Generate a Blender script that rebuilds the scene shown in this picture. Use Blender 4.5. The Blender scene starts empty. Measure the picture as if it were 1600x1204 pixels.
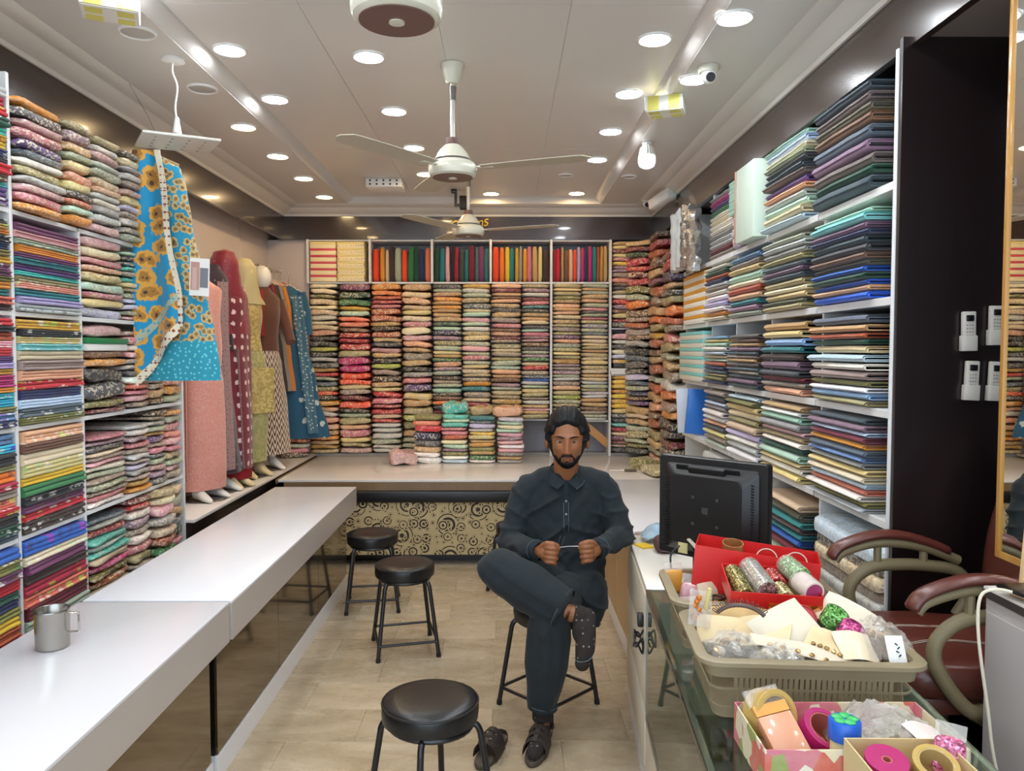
import bpy, bmesh, math, random
from mathutils import Vector, Matrix, noise, Euler

R = math.radians
PI = math.pi
SC = bpy.context.scene
COL = SC.collection
random.seed(11)

# ------------------------------------------------------------------ camera
CAM = Vector((0.0, 0.0, 1.7))
FPX = 1200.0
cam_data = bpy.data.cameras.new('camera')
cam_data.sensor_width = 36.0
cam_data.lens = FPX / 1600.0 * 36.0
cam_data.clip_start = 0.02
cam = bpy.data.objects.new('camera', cam_data)
cam.location = CAM
cam.rotation_euler = (R(90 - 2.58), 0, R(-0.48))
COL.objects.link(cam)
SC.camera = cam

# ------------------------------------------------------------------ world, exposure
world = bpy.data.worlds.new('world')
SC.world = world
world.use_nodes = True
world.node_tree.nodes['Background'].inputs[0].default_value = (0.72, 0.86, 1.0, 1)
world.node_tree.nodes['Background'].inputs[1].default_value = 1.7
SC.view_settings.view_transform = 'Standard'
SC.view_settings.look = 'None'
SC.view_settings.gamma = 1.0
SC.view_settings.use_curve_mapping = False
SC.view_settings.exposure = 1.0
LAMP_COOL = 56.0      # radiance of the white downlights
LAMP_WARM = 40.0      # radiance of the warm downlights

_rot = cam.rotation_euler.to_matrix()
def at(px, py, x=None, y=None, z=None):
    """Place in the room seen at a photo pixel, on one of the room's planes."""
    d = _rot @ Vector(((px - 800) / FPX, -(py - 602) / FPX, -1.0))
    if x is not None: t = (x - CAM.x) / d.x
    elif y is not None: t = (y - CAM.y) / d.y
    else: t = (z - CAM.z) / d.z
    return CAM + d * t

# ------------------------------------------------------------------ colours
def lin(c):
    if isinstance(c, str):
        c = PAL.get(c, c)
        c = c.lstrip('#')
        c = tuple(int(c[i:i + 2], 16) / 255 for i in (0, 2, 4))
    return tuple((v / 12.92 if v <= 0.04045 else ((v + 0.055) / 1.055) ** 2.4) for v in c[:3])

PAL = {
 'cream': 'e6d9b6', 'ivory': 'ebe5d6', 'white': 'f0f0ee', 'beige': 'cdb894', 'tan': 'bd9866', 'straw': 'd8c283',
 'gold': 'b98d40', 'mustard': 'c99a2c', 'yellow': 'e0ba2e', 'amber': 'd58b28', 'orange': 'e5741f', 'vermilion': 'e84a22',
 'rust': 'b0532f', 'brown': '73503a', 'dark brown': '42302a', 'coral': 'e07a5f', 'peach': 'e2ab88', 'salmon': 'dc8f7c',
 'pink': 'e0a3ad', 'rose': 'c87684', 'dusty pink': 'bf9494', 'magenta': 'b82a72', 'crimson': 'a61e38', 'red': 'c22531',
 'maroon': '711f30', 'plum': '713a5e', 'mauve': '937489', 'purple': '5b3b76', 'lilac': 'ab9fc8', 'lavender': 'c0bbdb',
 'navy': '27305a', 'blue': '2a62b8', 'royal blue': '2060d0', 'sky blue': '94bbe0', 'pale blue': 'bccfe0', 'aqua': '86cccf',
 'turquoise': '43b5aa', 'teal': '22777c', 'cyan': '2ab9d0', 'mint': 'b0d2bd', 'sage': 'a0ab93', 'green': '327445',
 'dark green': '204b38', 'olive': '7a7439', 'lime': 'aab53f', 'khaki': 'a3976a', 'grey': '939290', 'silver': 'bfc0be',
 'charcoal': '434449', 'slate': '55636f', 'black': '232225', 'taupe': '96867a', 'denim': '5f84ab', 'dark taupe': '675b58', 'dark olive': '595741', 'dark slate': '3d4b52', 'dusty mauve': '7c6073',
}

# ------------------------------------------------------------------ materials
MATS = {}
class NT:
    """Small wrapper to write node graphs as expressions."""
    def __init__(s, m):
        s.t = m.node_tree
        s.n = s.t.nodes
        s.bsdf = next(n for n in s.n if n.type == 'BSDF_PRINCIPLED')
    def new(s, typ, **kw):
        n = s.n.new(typ)
        for k, v in kw.items(): setattr(n, k, v)
        return n
    def put(s, sock, v):
        if v is None: return
        if isinstance(v, bpy.types.NodeSocket): s.t.links.new(v, sock)
        else:
            if sock.type == 'RGBA' and len(v) == 3: v = (*v, 1)
            sock.default_value = v
    def math(s, op, a, b=None, c=None):
        n = s.new('ShaderNodeMath', operation=op)
        s.put(n.inputs[0], a)
        if b is not None: s.put(n.inputs[1], b)
        if c is not None: s.put(n.inputs[2], c)
        return n.outputs[0]
    def mix(s, f, a, b, blend='MIX'):
        n = s.new('ShaderNodeMix', data_type='RGBA', blend_type=blend)
        s.put(n.inputs[0], f); s.put(n.inputs[6], a); s.put(n.inputs[7], b)
        return n.outputs[2]
    def coord(s, which='Object', scale=(1, 1, 1), loc=None, rot=(0, 0, 0)):
        tc = s.new('ShaderNodeTexCoord')
        mp = s.new('ShaderNodeMapping')
        s.put(mp.inputs['Vector'], tc.outputs[which])
        mp.inputs['Scale'].default_value = scale
        mp.inputs['Rotation'].default_value = rot
        if loc is not None: s.put(mp.inputs['Location'], loc)
        return mp.outputs[0]
    def noise(s, vec, scale, detail=3, rough=0.5, dist=0):
        n = s.new('ShaderNodeTexNoise')
        s.put(n.inputs['Vector'], vec)
        n.inputs['Scale'].default_value = scale; n.inputs['Detail'].default_value = detail
        n.inputs['Roughness'].default_value = rough; n.inputs['Distortion'].default_value = dist
        return n.outputs['Fac'], n.outputs['Color']
    def voro(s, vec, scale, feature='F1', rnd=1.0):
        n = s.new('ShaderNodeTexVoronoi', feature=feature)
        s.put(n.inputs['Vector'], vec)
        n.inputs['Scale'].default_value = scale
        n.inputs['Randomness'].default_value = rnd
        return n
    def ramp(s, f, stops, interp='LINEAR'):
        n = s.new('ShaderNodeValToRGB')
        s.put(n.inputs[0], f)
        cr = n.color_ramp; cr.interpolation = interp
        while len(cr.elements) < len(stops): cr.elements.new(0.5)
        for e, (p, c) in zip(cr.elements, stops):
            e.position = p; e.color = (*c, 1) if len(c) == 3 else c
        return n.outputs[0]
    def bump(s, h, strength=0.3, dist=0.01):
        n = s.new('ShaderNodeBump')
        n.inputs['Strength'].default_value = strength; n.inputs['Distance'].default_value = dist
        s.put(n.inputs['Height'], h)
        s.t.links.new(n.outputs[0], s.bsdf.inputs['Normal'])
    def set(s, **kw):
        for k, v in kw.items(): s.put(s.bsdf.inputs[k.replace('_', ' ')], v)
    def sep(s, vec):
        n = s.new('ShaderNodeSeparateXYZ'); s.put(n.inputs[0], vec)
        return n.outputs
    def comb(s, x, y, z=0.0):
        n = s.new('ShaderNodeCombineXYZ')
        s.put(n.inputs[0], x); s.put(n.inputs[1], y); s.put(n.inputs[2], z)
        return n.outputs[0]

def newmat(name):
    m = bpy.data.materials.new(name); m.use_nodes = True
    MATS[name] = m
    return m, NT(m)

def M(name, col='white', rough=0.5, metal=0.0, coat=0.0, var=None, bump=None, trans=0.0, emis=None, spec=0.5, sheen=0.0, alpha=None, ior=None, vscale=(1, 1, 1)):
    if name in MATS: return MATS[name]
    m, n = newmat(name)
    c = lin(col)
    n.set(Base_Color=(*c, 1), Roughness=rough, Metallic=metal, Specular_IOR_Level=spec)
    if coat: n.set(Coat_Weight=coat, Coat_Roughness=0.08)
    if sheen: n.set(Sheen_Weight=sheen, Sheen_Roughness=0.5)
    if trans: n.set(Transmission_Weight=trans)
    if ior: n.set(IOR=ior)
    if alpha is not None: n.set(Alpha=alpha)
    if emis: n.set(Emission_Color=(*lin(emis[0]), 1), Emission_Strength=emis[1])
    vec = n.coord('Object', vscale) if (var or bump) else None
    if var:
        f, _ = n.noise(vec, var[0], 4)
        d = var[1]
        n.set(Base_Color=n.mix(f, tuple(max(0, v * (1 - d)) for v in c), tuple(min(1, v * (1 + d)) for v in c)))
    if bump:
        f, _ = n.noise(vec, bump[0], 3)
        n.bump(f, bump[1], 0.005)
    return m

# ------------------------------------------------------------------ mesh building
class MB:
    def __init__(s): s.v = []; s.f = []; s.mi = []; s.cur = 0; s.uv = None
    def add(s, vs, fs):
        o = len(s.v)
        s.v += [Vector(p) for p in vs]
        s.f += [tuple(i + o for i in f) for f in fs]
        s.mi += [s.cur] * len(fs)
        return s
    def box(s, c, d, rot=None):
        x, y, z = d[0] / 2, d[1] / 2, d[2] / 2
        vs = [Vector(p) for p in ((-x, -y, -z), (x, -y, -z), (x, y, -z), (-x, y, -z), (-x, -y, z), (x, -y, z), (x, y, z), (-x, y, z))]
        if rot is not None:
            r = rot if isinstance(rot, Matrix) else Euler(rot).to_matrix()
            vs = [r @ p for p in vs]
        c = Vector(c)
        return s.add([p + c for p in vs], [(0, 3, 2, 1), (4, 5, 6, 7), (0, 1, 5, 4), (1, 2, 6, 5), (2, 3, 7, 6), (3, 0, 4, 7)])
    def bx(s, x0, x1, y0, y1, z0, z1): return s.box(((x0 + x1) / 2, (y0 + y1) / 2, (z0 + z1) / 2), (x1 - x0, y1 - y0, z1 - z0))
    def loft(s, rings, caps=True, closed=True):
        n = len(rings[0]); vs = [p for r in rings for p in r]; fs = []
        m = n if closed else n - 1
        for i in range(len(rings) - 1):
            for j in range(m):
                k = (j + 1) % n
                fs.append((i * n + j, i * n + k, (i + 1) * n + k, (i + 1) * n + j))
        if caps and closed:
            fs.append(tuple(reversed(range(n)))); fs.append(tuple((len(rings) - 1) * n + j for j in range(n)))
        return s.add(vs, fs)
    def tube(s, pts, r, n=10, caps=True, flat=1.0):
        pts = [Vector(p) for p in pts]; rings = []; up = None
        for i, p in enumerate(pts):
            t = (pts[min(i + 1, len(pts) - 1)] - pts[max(i - 1, 0)]).normalized()
            if up is None:
                up = Vector((0, 0, 1)) if abs(t.z) < 0.9 else Vector((1, 0, 0))
            a = t.cross(up).normalized(); b = a.cross(t).normalized(); up = b
            rr = r[i] if isinstance(r, (list, tuple)) else r
            rings.append([p + a * (math.cos(q) * rr) + b * (math.sin(q) * rr * flat) for q in (2 * PI * j / n for j in range(n))])
        return s.loft(rings, caps)
    def cyl(s, p0, p1, r0, r1=None, n=16): return s.tube([p0, p1], [r0, r1 if r1 is not None else r0], n)
    def lathe(s, prof, n=24, c=(0, 0, 0), mat=None, caps=True):
        c = Vector(c); rings = []
        for r, z in prof:
            ring = [Vector((math.cos(q) * r, math.sin(q) * r, z)) for q in (2 * PI * j / n for j in range(n))]
            rings.append([(mat @ p if mat else p) + c for p in ring])
        return s.loft(rings, caps)
    def ell(s, c, rad, nu=20, nv=12, rot=None, p=1.0, fn=None):
        c = Vector(c); rings = []
        r = None if rot is None else (rot if isinstance(rot, Matrix) else Euler(rot).to_matrix())
        for i in range(nv + 1):
            th = PI * (0.02 + 0.96 * i / nv); ring = []
            for j in range(nu):
                ph = 2 * PI * j / nu
                d = [math.sin(th) * math.cos(ph), math.sin(th) * math.sin(ph), -math.cos(th)]
                if p != 1.0: d = [math.copysign(abs(q) ** p, q) for q in d]
                q = Vector((d[0] * rad[0], d[1] * rad[1], d[2] * rad[2]))
                if fn: q = fn(q)
                if r: q = r @ q
                ring.append(q + c)
            rings.append(ring)
        return s.loft(rings)
    def prism(s, outline, depth, mat=None):
        """outline in local xy, extruded from z=-depth/2 to depth/2."""
        n = len(outline)
        a = [Vector((x, y, -depth / 2)) for x, y in outline]; b = [Vector((x, y, depth / 2)) for x, y in outline]
        if mat: a = [mat @ p for p in a]; b = [mat @ p for p in b]
        return s.loft([a, b])
    def sheet(s, fn, nu, nv, th=0.0):
        """open surface fn(u,v) with optional thickness along its normal."""
        P = [[Vector(fn(i / nu, j / nv)) for j in range(nv + 1)] for i in range(nu + 1)]
        vs = [p for r in P for p in r]; w = nv + 1; fs = []
        for i in range(nu):
            for j in range(nv): fs.append((i * w + j, (i + 1) * w + j, (i + 1) * w + j + 1, i * w + j + 1))
        if th:
            N = []
            for i in range(nu + 1):
                for j in range(nv + 1):
                    du = P[min(i + 1, nu)][j] - P[max(i - 1, 0)][j]; dv = P[i][min(j + 1, nv)] - P[i][max(j - 1, 0)]
                    q = du.cross(dv); N.append(q.normalized() if q.length > 1e-12 else Vector((0, 0, 1)))
            o = len(vs); vs = vs + [p - q * th for p, q in zip(vs, N)]
            fs = fs + [tuple(reversed([k + o for k in f])) for f in fs]
            ed = [(i * w, (i + 1) * w) for i in range(nu)] + [(nu * w + j, nu * w + j + 1) for j in range(nv)]
            ed += [((i + 1) * w + nv, i * w + nv) for i in range(nu)] + [(j + 1, j) for j in range(nv)]
            fs += [(b, a, a + o, b + o) for a, b in ed]
        return s.add(vs, fs)
    def mesh(s, name, bevel=0.0, smooth=True, angle=38, segs=2, fixn=True):
        me = bpy.data.meshes.new(name)
        me.from_pydata([tuple(p) for p in s.v], [], s.f)
        if any(s.mi):
            me.polygons.foreach_set('material_index', s.mi)
        if bevel or fixn:
            bm = bmesh.new(); bm.from_mesh(me)
            bmesh.ops.recalc_face_normals(bm, faces=bm.faces)
            if bevel:
                ed = [e for e in bm.edges if len(e.link_faces) == 2 and e.calc_face_angle(0) > R(angle)]
                bmesh.ops.bevel(bm, geom=ed, offset=bevel, segments=segs, affect='EDGES', profile=0.5)
            bm.to_mesh(me); bm.free()
        if smooth:
            me.polygons.foreach_set('use_smooth', [True] * len(me.polygons))
            me.set_sharp_from_angle(angle=R(angle))
        me.update()
        return me
    def build(s, name, mat, parent=None, bevel=0.0, smooth=True, angle=38, segs=2, loc=None, rot=None):
        me = s.mesh(name, bevel, smooth, angle, segs)
        return link(name, me, mat, parent, loc, rot)

def link(name, me, mat=None, parent=None, loc=None, rot=None, scale=None, color=None):
    if mat is not None and not me.materials:
        for mm in (mat if isinstance(mat, (list, tuple)) else [mat]): me.materials.append(mm)
    o = bpy.data.objects.new(name, me); COL.objects.link(o)
    if parent: o.parent = parent
    if loc is not None: o.location = loc
    if rot is not None: o.rotation_euler = rot
    if scale is not None: o.scale = scale
    if color is not None: o.color = (*lin(color), 1)
    return o

def tag(o, label=None, cat=None, group=None, kind=None):
    if label: o['label'] = label
    if cat: o['category'] = cat
    if group: o['group'] = group
    if kind: o['kind'] = kind
    return o
def thing(name, label, cat, loc=(0, 0, 0), rz=0, group=None):
    o = bpy.data.objects.new(name, None); COL.objects.link(o)
    o.empty_display_size = 0.05
    o.location = loc; o.rotation_euler = (0, 0, rz)
    return tag(o, label, cat, group)
def copy_tree(o, parent=None):
    c = o.copy(); COL.objects.link(c)
    if parent: c.parent = parent
    for ch in list(o.children): copy_tree(ch, c)
    return c
def struct(o): return tag(o, kind='structure')
def lerp(a, b, t): return a + (b - a) * t
def sstep(a, b, x):
    t = max(0.0, min(1.0, (x - a) / (b - a))); return t * t * (3 - 2 * t)
def nz(x, y, z=0.0): return noise.noise(Vector((x, y, z)))
def catmull(pts, n=6):
    pts = [Vector(p) for p in pts]; out = []
    for i in range(len(pts) - 1):
        p0, p1, p2, p3 = pts[max(i - 1, 0)], pts[i], pts[i + 1], pts[min(i + 2, len(pts) - 1)]
        for k in range(n):
            t = k / n
            out.append(0.5 * ((2 * p1) + (p2 - p0) * t + (2 * p0 - 5 * p1 + 4 * p2 - p3) * t * t + (3 * p1 - p0 - 3 * p2 + p3) * t ** 3))
    out.append(pts[-1]); return out
ORD = ['topmost', 'second', 'third', 'fourth', 'fifth', 'sixth', 'seventh', 'eighth', 'ninth', 'tenth', 'eleventh', 'twelfth', 'thirteenth',
       'fourteenth', 'fifteenth', 'sixteenth', 'seventeenth', 'eighteenth', 'nineteenth', 'twentieth'] 
def ordinal(i):
    if i < 20: return ORD[i]
    n = i + 1
    return f"{n}{'st' if n % 10 == 1 and n != 11 else 'nd' if n % 10 == 2 and n != 12 else 'rd' if n % 10 == 3 and n != 13 else 'th'}"

def remeshed(mb, voxel, smooth_it=4, name='m'):
    """Fuse overlapping closed shapes into one continuous surface."""
    me = bpy.data.meshes.new(name + '_src')
    me.from_pydata([tuple(p) for p in mb.v], [], mb.f)
    bm = bmesh.new(); bm.from_mesh(me); bmesh.ops.recalc_face_normals(bm, faces=bm.faces); bm.to_mesh(me); bm.free()
    o = bpy.data.objects.new(name + '_src', me); COL.objects.link(o)
    md = o.modifiers.new('r', 'REMESH'); md.mode = 'VOXEL'; md.voxel_size = voxel; md.use_smooth_shade = True
    if smooth_it:
        sm = o.modifiers.new('s', 'SMOOTH'); sm.factor = 0.5; sm.iterations = smooth_it
    dg = bpy.context.evaluated_depsgraph_get()
    out = bpy.data.meshes.new_from_object(o.evaluated_get(dg))
    bpy.data.objects.remove(o); bpy.data.meshes.remove(me)
    out.name = name
    return out
# ================================================================== ROOM
XL, XR, YB, YF = -2.28, 1.75, 7.72, -1.3
FASL, FASR, FASB = -2.10, 1.40, 7.35       # faces of the dark fascia
ZF0, ZF1, ZS, ZC = 2.755, 2.97, 3.06, 3.12

# ---- materials
def marble_floor():
    m, n = newmat('floor_tile_marble')
    v = n.coord('Object')
    inf = n.new('ShaderNodeObjectInfo')
    off = n.math('MULTIPLY', inf.outputs['Random'], 40.0)
    mp = n.new('ShaderNodeMapping'); n.put(mp.inputs['Vector'], v); n.put(mp.inputs['Location'], n.comb(off, off, off))
    mp.inputs['Scale'].default_value = (1.0, 2.6, 1.0)
    f1, _ = n.noise(mp.outputs[0], 2.2, 8, 0.62, 0.8)
    f2, _ = n.noise(mp.outputs[0], 9.0, 6, 0.7, 0.3)
    c = n.ramp(f1, [(0.25, lin('98866c')), (0.45, lin('b3a184')), (0.6, lin('c2b196')), (0.8, lin('d0c3aa'))])
    c = n.mix(n.math('MULTIPLY', f2, 0.35), c, (*lin('8d7a62'), 1))
    k = n.math('MULTIPLY_ADD', inf.outputs['Random'], 0.22, 0.88)
    c = n.mix(1.0, c, n.comb(k, k, k), 'MULTIPLY')
    n.set(Base_Color=c, Roughness=n.math('MULTIPLY_ADD', f2, 0.25, 0.16), Specular_IOR_Level=0.5)
    n.bump(f2, 0.05, 0.002)
    return m
def wood_mat(name, ca, cb, rough, coat=0.0, scale=6.0, stretch=(1, 1, 14), axis='z'):
    m, n = newmat(name)
    s = {'z': (scale, scale, scale / 14), 'y': (scale, scale / 14, scale), 'x': (scale / 14, scale, scale)}[axis]
    v = n.coord('Object', s)
    f, _ = n.noise(v, 3.0, 6, 0.6, 0.6)
    n.set(Base_Color=n.mix(f, (*lin(ca), 1), (*lin(cb), 1)), Roughness=rough)
    if coat: n.set(Coat_Weight=coat, Coat_Roughness=0.05)
    return m
MT_FLOOR = marble_floor()
MT_FASCIA = wood_mat('fascia_laminate', '2c211d', '3d2d27', 0.22, 0.5, 8, axis='y')
MT_DARKWOOD = wood_mat('dark_panel_wood', '100d0e', '221414', 0.3, 0.2, 9, axis='z')
MT_WOOD = wood_mat('brown_wood', '6d553c', '8a7152', 0.35, 0.0, 5, axis='z')
MT_OAK = wood_mat('pale_wood', 'a98a62', 'c4a678', 0.45, 0.0, 5, axis='z')
MT_CEIL = M('ceiling_paint', 'd9d4ce', 0.32, var=(1.6, 0.03))
MT_STEP = M('ceiling_step_gloss', 'dfdbd6', 0.12)
MT_CORNICE = M('cornice_paint', 'ded9d2', 0.4)
MT_WALL = M('wall_panel', 'cfc3bd', 0.45, var=(1.2, 0.04))
MT_WHITE = M('white_laminate', 'e9e9ec', 0.22, coat=0.15, var=(3, 0.02))
MT_SHELF = M('shelf_laminate', 'dcdcda', 0.4, var=(4, 0.05))
MT_BRONZE = M('bronze_acrylic', '6e5d42', 0.09, metal=.75, coat=0.5)
MT_BLACKV = M('black_vinyl', '1a1a1b', 0.33, bump=(60, 0.12))
MT_BLACKM = M('black_metal', '17161a', 0.35, spec=0.6, var=(20, 0.3))
MT_CHROME = M('steel', 'c9c8c4', 0.22, metal=1.0, var=(9, 0.12))
MT_GOLD = M('gold_trim', 'd6a637', 0.25, metal=1.0)

# ---- floor of stone tiles
fl = struct(MB().bx(XL - .1, XR + .3, YF - 0.6, YB + .1, -0.12, -0.004).build('floor', M('floor_grout', 'b8a98c', 0.6)))
tile_me = MB().bx(-0.2994, 0.2994, -0.1494, 0.1494, -0.004, 0.0).mesh('tile', bevel=0.0008, segs=1)
tile_me.materials.append(MT_FLOOR)
for j in range(-3, 24):
    for i in range(-4, 5):
        x = -0.96 + 0.6 * i + (0.3 if j % 2 else 0.0) + .3; y = 0.13 + 0.3 * j
        if -1.9 < x < 1.9: link('tile', tile_me, None, fl, (x, y, 0))

# ---- shell
struct(MB().bx(XL - .1, XL, YF, YB + .1, 0, 3.2).build('wall_left', MT_WALL))
struct(MB().bx(XL - .1, XR + .1, YB, YB + .1, 0, 3.2).build('wall_back', MT_WALL))
struct(MB().bx(XR + .02, XR + .12, YF, YB, 0, 3.2).build('wall_right', MT_DARKWOOD))
jl = M('panel_joint', '6a605c', 0.8)
pnl = []
for a, b in ((4.42, 5.55), (5.56, 6.62), (6.63, 7.71)):          # wide panels lining the wall behind the mannequins
    o = MB().bx(XL, XL + .012, a, b, 0.72, 2.95).build('wall_panel', MT_WALL, bpy.data.objects['wall_left'], bevel=0.002, segs=1)
MB().bx(-2.268, -1.88, YB - .32, YB - .3, 0.72, 2.755).build('wall_panel', MT_WALL, bpy.data.objects['wall_back'])

# ceiling: raised middle, lower soffits along the walls, glossy step between
XSL, XSR = -1.40, 0.82
cl = struct(MB().bx(XSL - .1, XSR + .1, YF, YB, ZC + 0.004, ZC + .1).build('ceiling', MT_CEIL))
pan = [(-1.40, -0.85), (-0.85, -0.29), (-0.29, 0.27), (0.27, 0.82)]
for k, (a, b) in enumerate(pan):                                   # long ceiling boards with fine joints
    for q in range(4):
        MB().bx(a + .0015, b - .0015, YF + q * 2.26, YF + q * 2.26 + 2.257, ZC, ZC + .006).build('ceiling_board', MT_CEIL, cl)
MB().bx(XL, XSL - 0.06, YF, YB, ZS, ZS + .15).build('soffit', MT_CEIL, cl)
MB().bx(XSR + 0.06, XR + .1, YF, YB, ZS, ZS + .15).build('soffit', MT_CEIL, cl)
MB().bx(XSL - .06, XSR + .06, 7.25, YB, ZS, ZS + .15).build('soffit', MT_CEIL, cl)
def step(x, s):
    rings = []
    for y in (YF, 1, 3, 5, 7.26):
        ring = []
        for k in range(9):
            q = k / 8
            ring.append(Vector((x + s * 0.075 * q, y, ZC - (ZC - ZS) * math.sin(q * PI / 2) ** 1.0 + 0.0)))
        ring += [Vector((x + s * .075, y, ZC + .08)), Vector((x, y, ZC + .08))]
        rings.append(ring)
    return MB().loft(rings).build('ceiling_step', MT_STEP, cl, angle=60)
step(XSL, -1); step(XSR, 1)
# cornice
def cornice(name, p0, p1, inward):
    prof = [(0, 0), (0.012, 0.0), (0.02, 0.018), (0.055, 0.03), (0.085, 0.05), (0.105, 0.068), (0.125, 0.07), (0.16, 0.074), (0.185, 0.088), (0.185, 0.16), (-.02, 0.16), (-.02, 0)]
    p0, p1, iw = Vector(p0), Vector(p1), Vector(inward)
    rings = [[p + iw * a + Vector((0, 0, b)) for a, b in prof] for p in (p0, p1)]
    return struct(MB().loft(rings).build(name, MT_CORNICE, angle=25))
cornice('trim_1', (FASL, YF, ZF1), (FASL, FASB, ZF1), (1, 0, 0))
cornice('trim_2', (FASR, YF, ZF1), (FASR, FASB, ZF1), (-1, 0, 0))
cornice('trim_3', (FASL, FASB, ZF1), (FASR, FASB, ZF1), (0, -1, 0))
# dark fascia boards under the cornice
struct(MB().bx(FASL - .03, FASL, YF, FASB, ZF0, ZF1 + .02).build('trim_4', MT_FASCIA))
struct(MB().bx(FASR, FASR + .03, YF, FASB, ZF0, ZF1 + .02).build('trim_5', MT_FASCIA))
struct(MB().bx(FASL - .03, FASR + .03, FASB, FASB + .03, ZF0, ZF1 + .02).build('trim_6', MT_FASCIA))
struct(MB().bx(XL, FASL - .03, YF, YB, 2.93, 2.97).build('trim_7', MT_CEIL))
struct(MB().bx(FASR + .03, XR + .1, YF, 2.70, ZF0 + .03, ZF0 + .06).build('trim_8', M('alcove_soffit', '8b7f78', 0.6)))
struct(MB().bx(FASR + .03, XR + .1, 2.70, YB, ZF0 + .03, ZF0 + .06).build('trim_9', MT_DARKWOOD))
# dark end panel of the cloth shelving, facing the entrance
struct(MB().bx(1.376, XR + .02, 2.695, 2.717, 0, ZF0 + .03).build('wall_1', MT_DARKWOOD))
# raised floor behind the display counter
struct(MB().bx(1.12, XR + .02, 0.0, 2.695, 0, .16).build('floor_2', MT_DARKWOOD))

# ---- downlights
MT_LC = M('lamp_cool', 'ffffff', 0.5, emis=('f3f9ff', LAMP_COOL))
MT_LW = M('lamp_warm', 'ffffff', 0.5, emis=('ffd9a0', LAMP_WARM))
MT_OFF = M('lamp_unlit', 'bdb8b2', 0.5)
MT_RING = M('lamp_ring', 'f2f0ec', 0.35)
disc_me = {}
for k, mt in (('c', MT_LC), ('w', MT_LW), ('o', MT_OFF)):
    me = MB().lathe([(0.0005, 0.004), (0.066, 0.004), (0.066, -0.003), (0.055, -0.006), (0.0005, -0.007)], 20).mesh('diffuser'); me.materials.append(mt); disc_me[k] = me
ring_me = MB().lathe([(0.066, 0.006), (0.066, -0.006), (0.070, -0.010), (0.076, -0.008), (0.079, 0.0), (0.079, 0.006)], 28, caps=False).mesh('ring'); ring_me.materials.append(MT_RING)
def downlight(x, y, z, k, label):
    t = thing('downlight', label, 'ceiling light', (x, y, z), 0, 'ceiling downlights')
    link('ring', ring_me, None, t); link('diffuser', disc_me[k], None, t)
    return t
rows = {
 'the row over the counter run': [(-1.30, 3.70, 'c'), (-1.30, 4.41, 'c')],
 'the soffit row above the dress wall': [(-1.59, 4.74, 'w'), (-1.59, 5.44, 'w'), (-1.59, 6.13, 'w'), (-1.60, 6.86, 'w')],
 'the row beside the fans': [(-0.66, 3.78, 'c'), (-0.66, 4.62, 'c'), (-0.64, 5.44, 'w'), (-0.64, 6.24, 'w')],
 'the row ending at the back fascia': [(-0.13, 7.0, 'w')],
 'the row along the cloth shelving': [(0.68, 3.56, 'c'), (0.68, 4.30, 'c'), (0.68, 5.03, 'c'), (0.68, 5.76, 'c'), (0.64, 6.98, 'w')],
 'the soffit row above the bolts': [(0.935, 3.19, 'c'), (0.945, 3.9, 'c')],
}
NTH = ['first', 'second', 'third', 'fourth', 'fifth', 'sixth']
for rname, L in rows.items():
    for i, (x, y, k) in enumerate(L):
        zz = ZS if (x < -1.42 or x > 0.85) else ZC
        downlight(x, y, zz, k, f"{'warm' if k == 'w' else 'white'} glowing round downlight, {NTH[i]} of {rname}")
# the lit rows go on over the entrance, out of the picture
for x, rn in ((-1.30, 'over the counter run'), (-0.66, 'beside the fans'), (0.68, 'along the cloth shelving')):
    for k, y in enumerate((2.9, 2.1, 1.3, 0.4)): downlight(x, y, ZC, 'c', f"white round downlight out towards the entrance, {NTH[k]} {rn}")
for k, y in enumerate((2.4, 1.6, .7)): downlight(0.94, y, ZS, 'c', f"white round soffit downlight out towards the entrance, {NTH[k]} there")
for (px, py, zz, lb) in ((215, 50, ZS, 'unlit grey round ceiling light by the glowing box lamp'), (316, 138, ZS, 'unlit grey round ceiling light beside the pendant lamp'),
                     (555, 221, ZC, 'small unlit recessed ceiling ring under a fan blade'), (884, 273, ZC, 'small unlit ceiling disc near the back fans'), (983, 275, ZS, 'small unlit ceiling disc beyond the bulb')):
    p = at(px, py, z=zz); t = downlight(p.x, p.y, zz, 'o', lb)
    if 'small' in lb: t.scale = (.75, .75, 1)
# ================================================================== COUNTERS
ZT = .73
def left_counter(y0, y1, label, dx=0.0):
    t = thing('shop_counter', label, 'counter', (-1.36 + dx, (y0 + y1) / 2, 0)); L = (y1 - y0) / 2
    MB().bx(-.29, .291, -L, L, ZT - .012, ZT).build('worktop', MT_WHITE, t, bevel=.0015)
    MB().bx(-.285, .29, -L + .001, L - .001, ZT - .155, ZT - .0125).build('apron', M('apron_laminate', 'bdb3ab', .3), t)
    MB().bx(-.25, .205, -L + .02, L - .02, .1, ZT - .156).build('carcass', MT_DARKWOOD, t)
    n = max(1, round((y1 - y0) / .85)); w = (2 * L - .04) / n
    for i in range(n): MB().bx(.206, .218, -L + .02 + w * i + .002, -L + .02 + w * (i + 1) - .002, .105, ZT - .157).build('front_panel', MT_BRONZE, t, bevel=.001, segs=1)
    MB().bx(-.25, .222, -L + .01, L - .01, .0, .1).build('kickboard', MT_WHITE, t)
    return t
left_counter(0.25, 2.94, 'long white topped counter with bronze front, carrying the steel mug')
left_counter(2.958, 5.46, 'white topped counter with bronze front leading to the back platform', .004)
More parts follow.
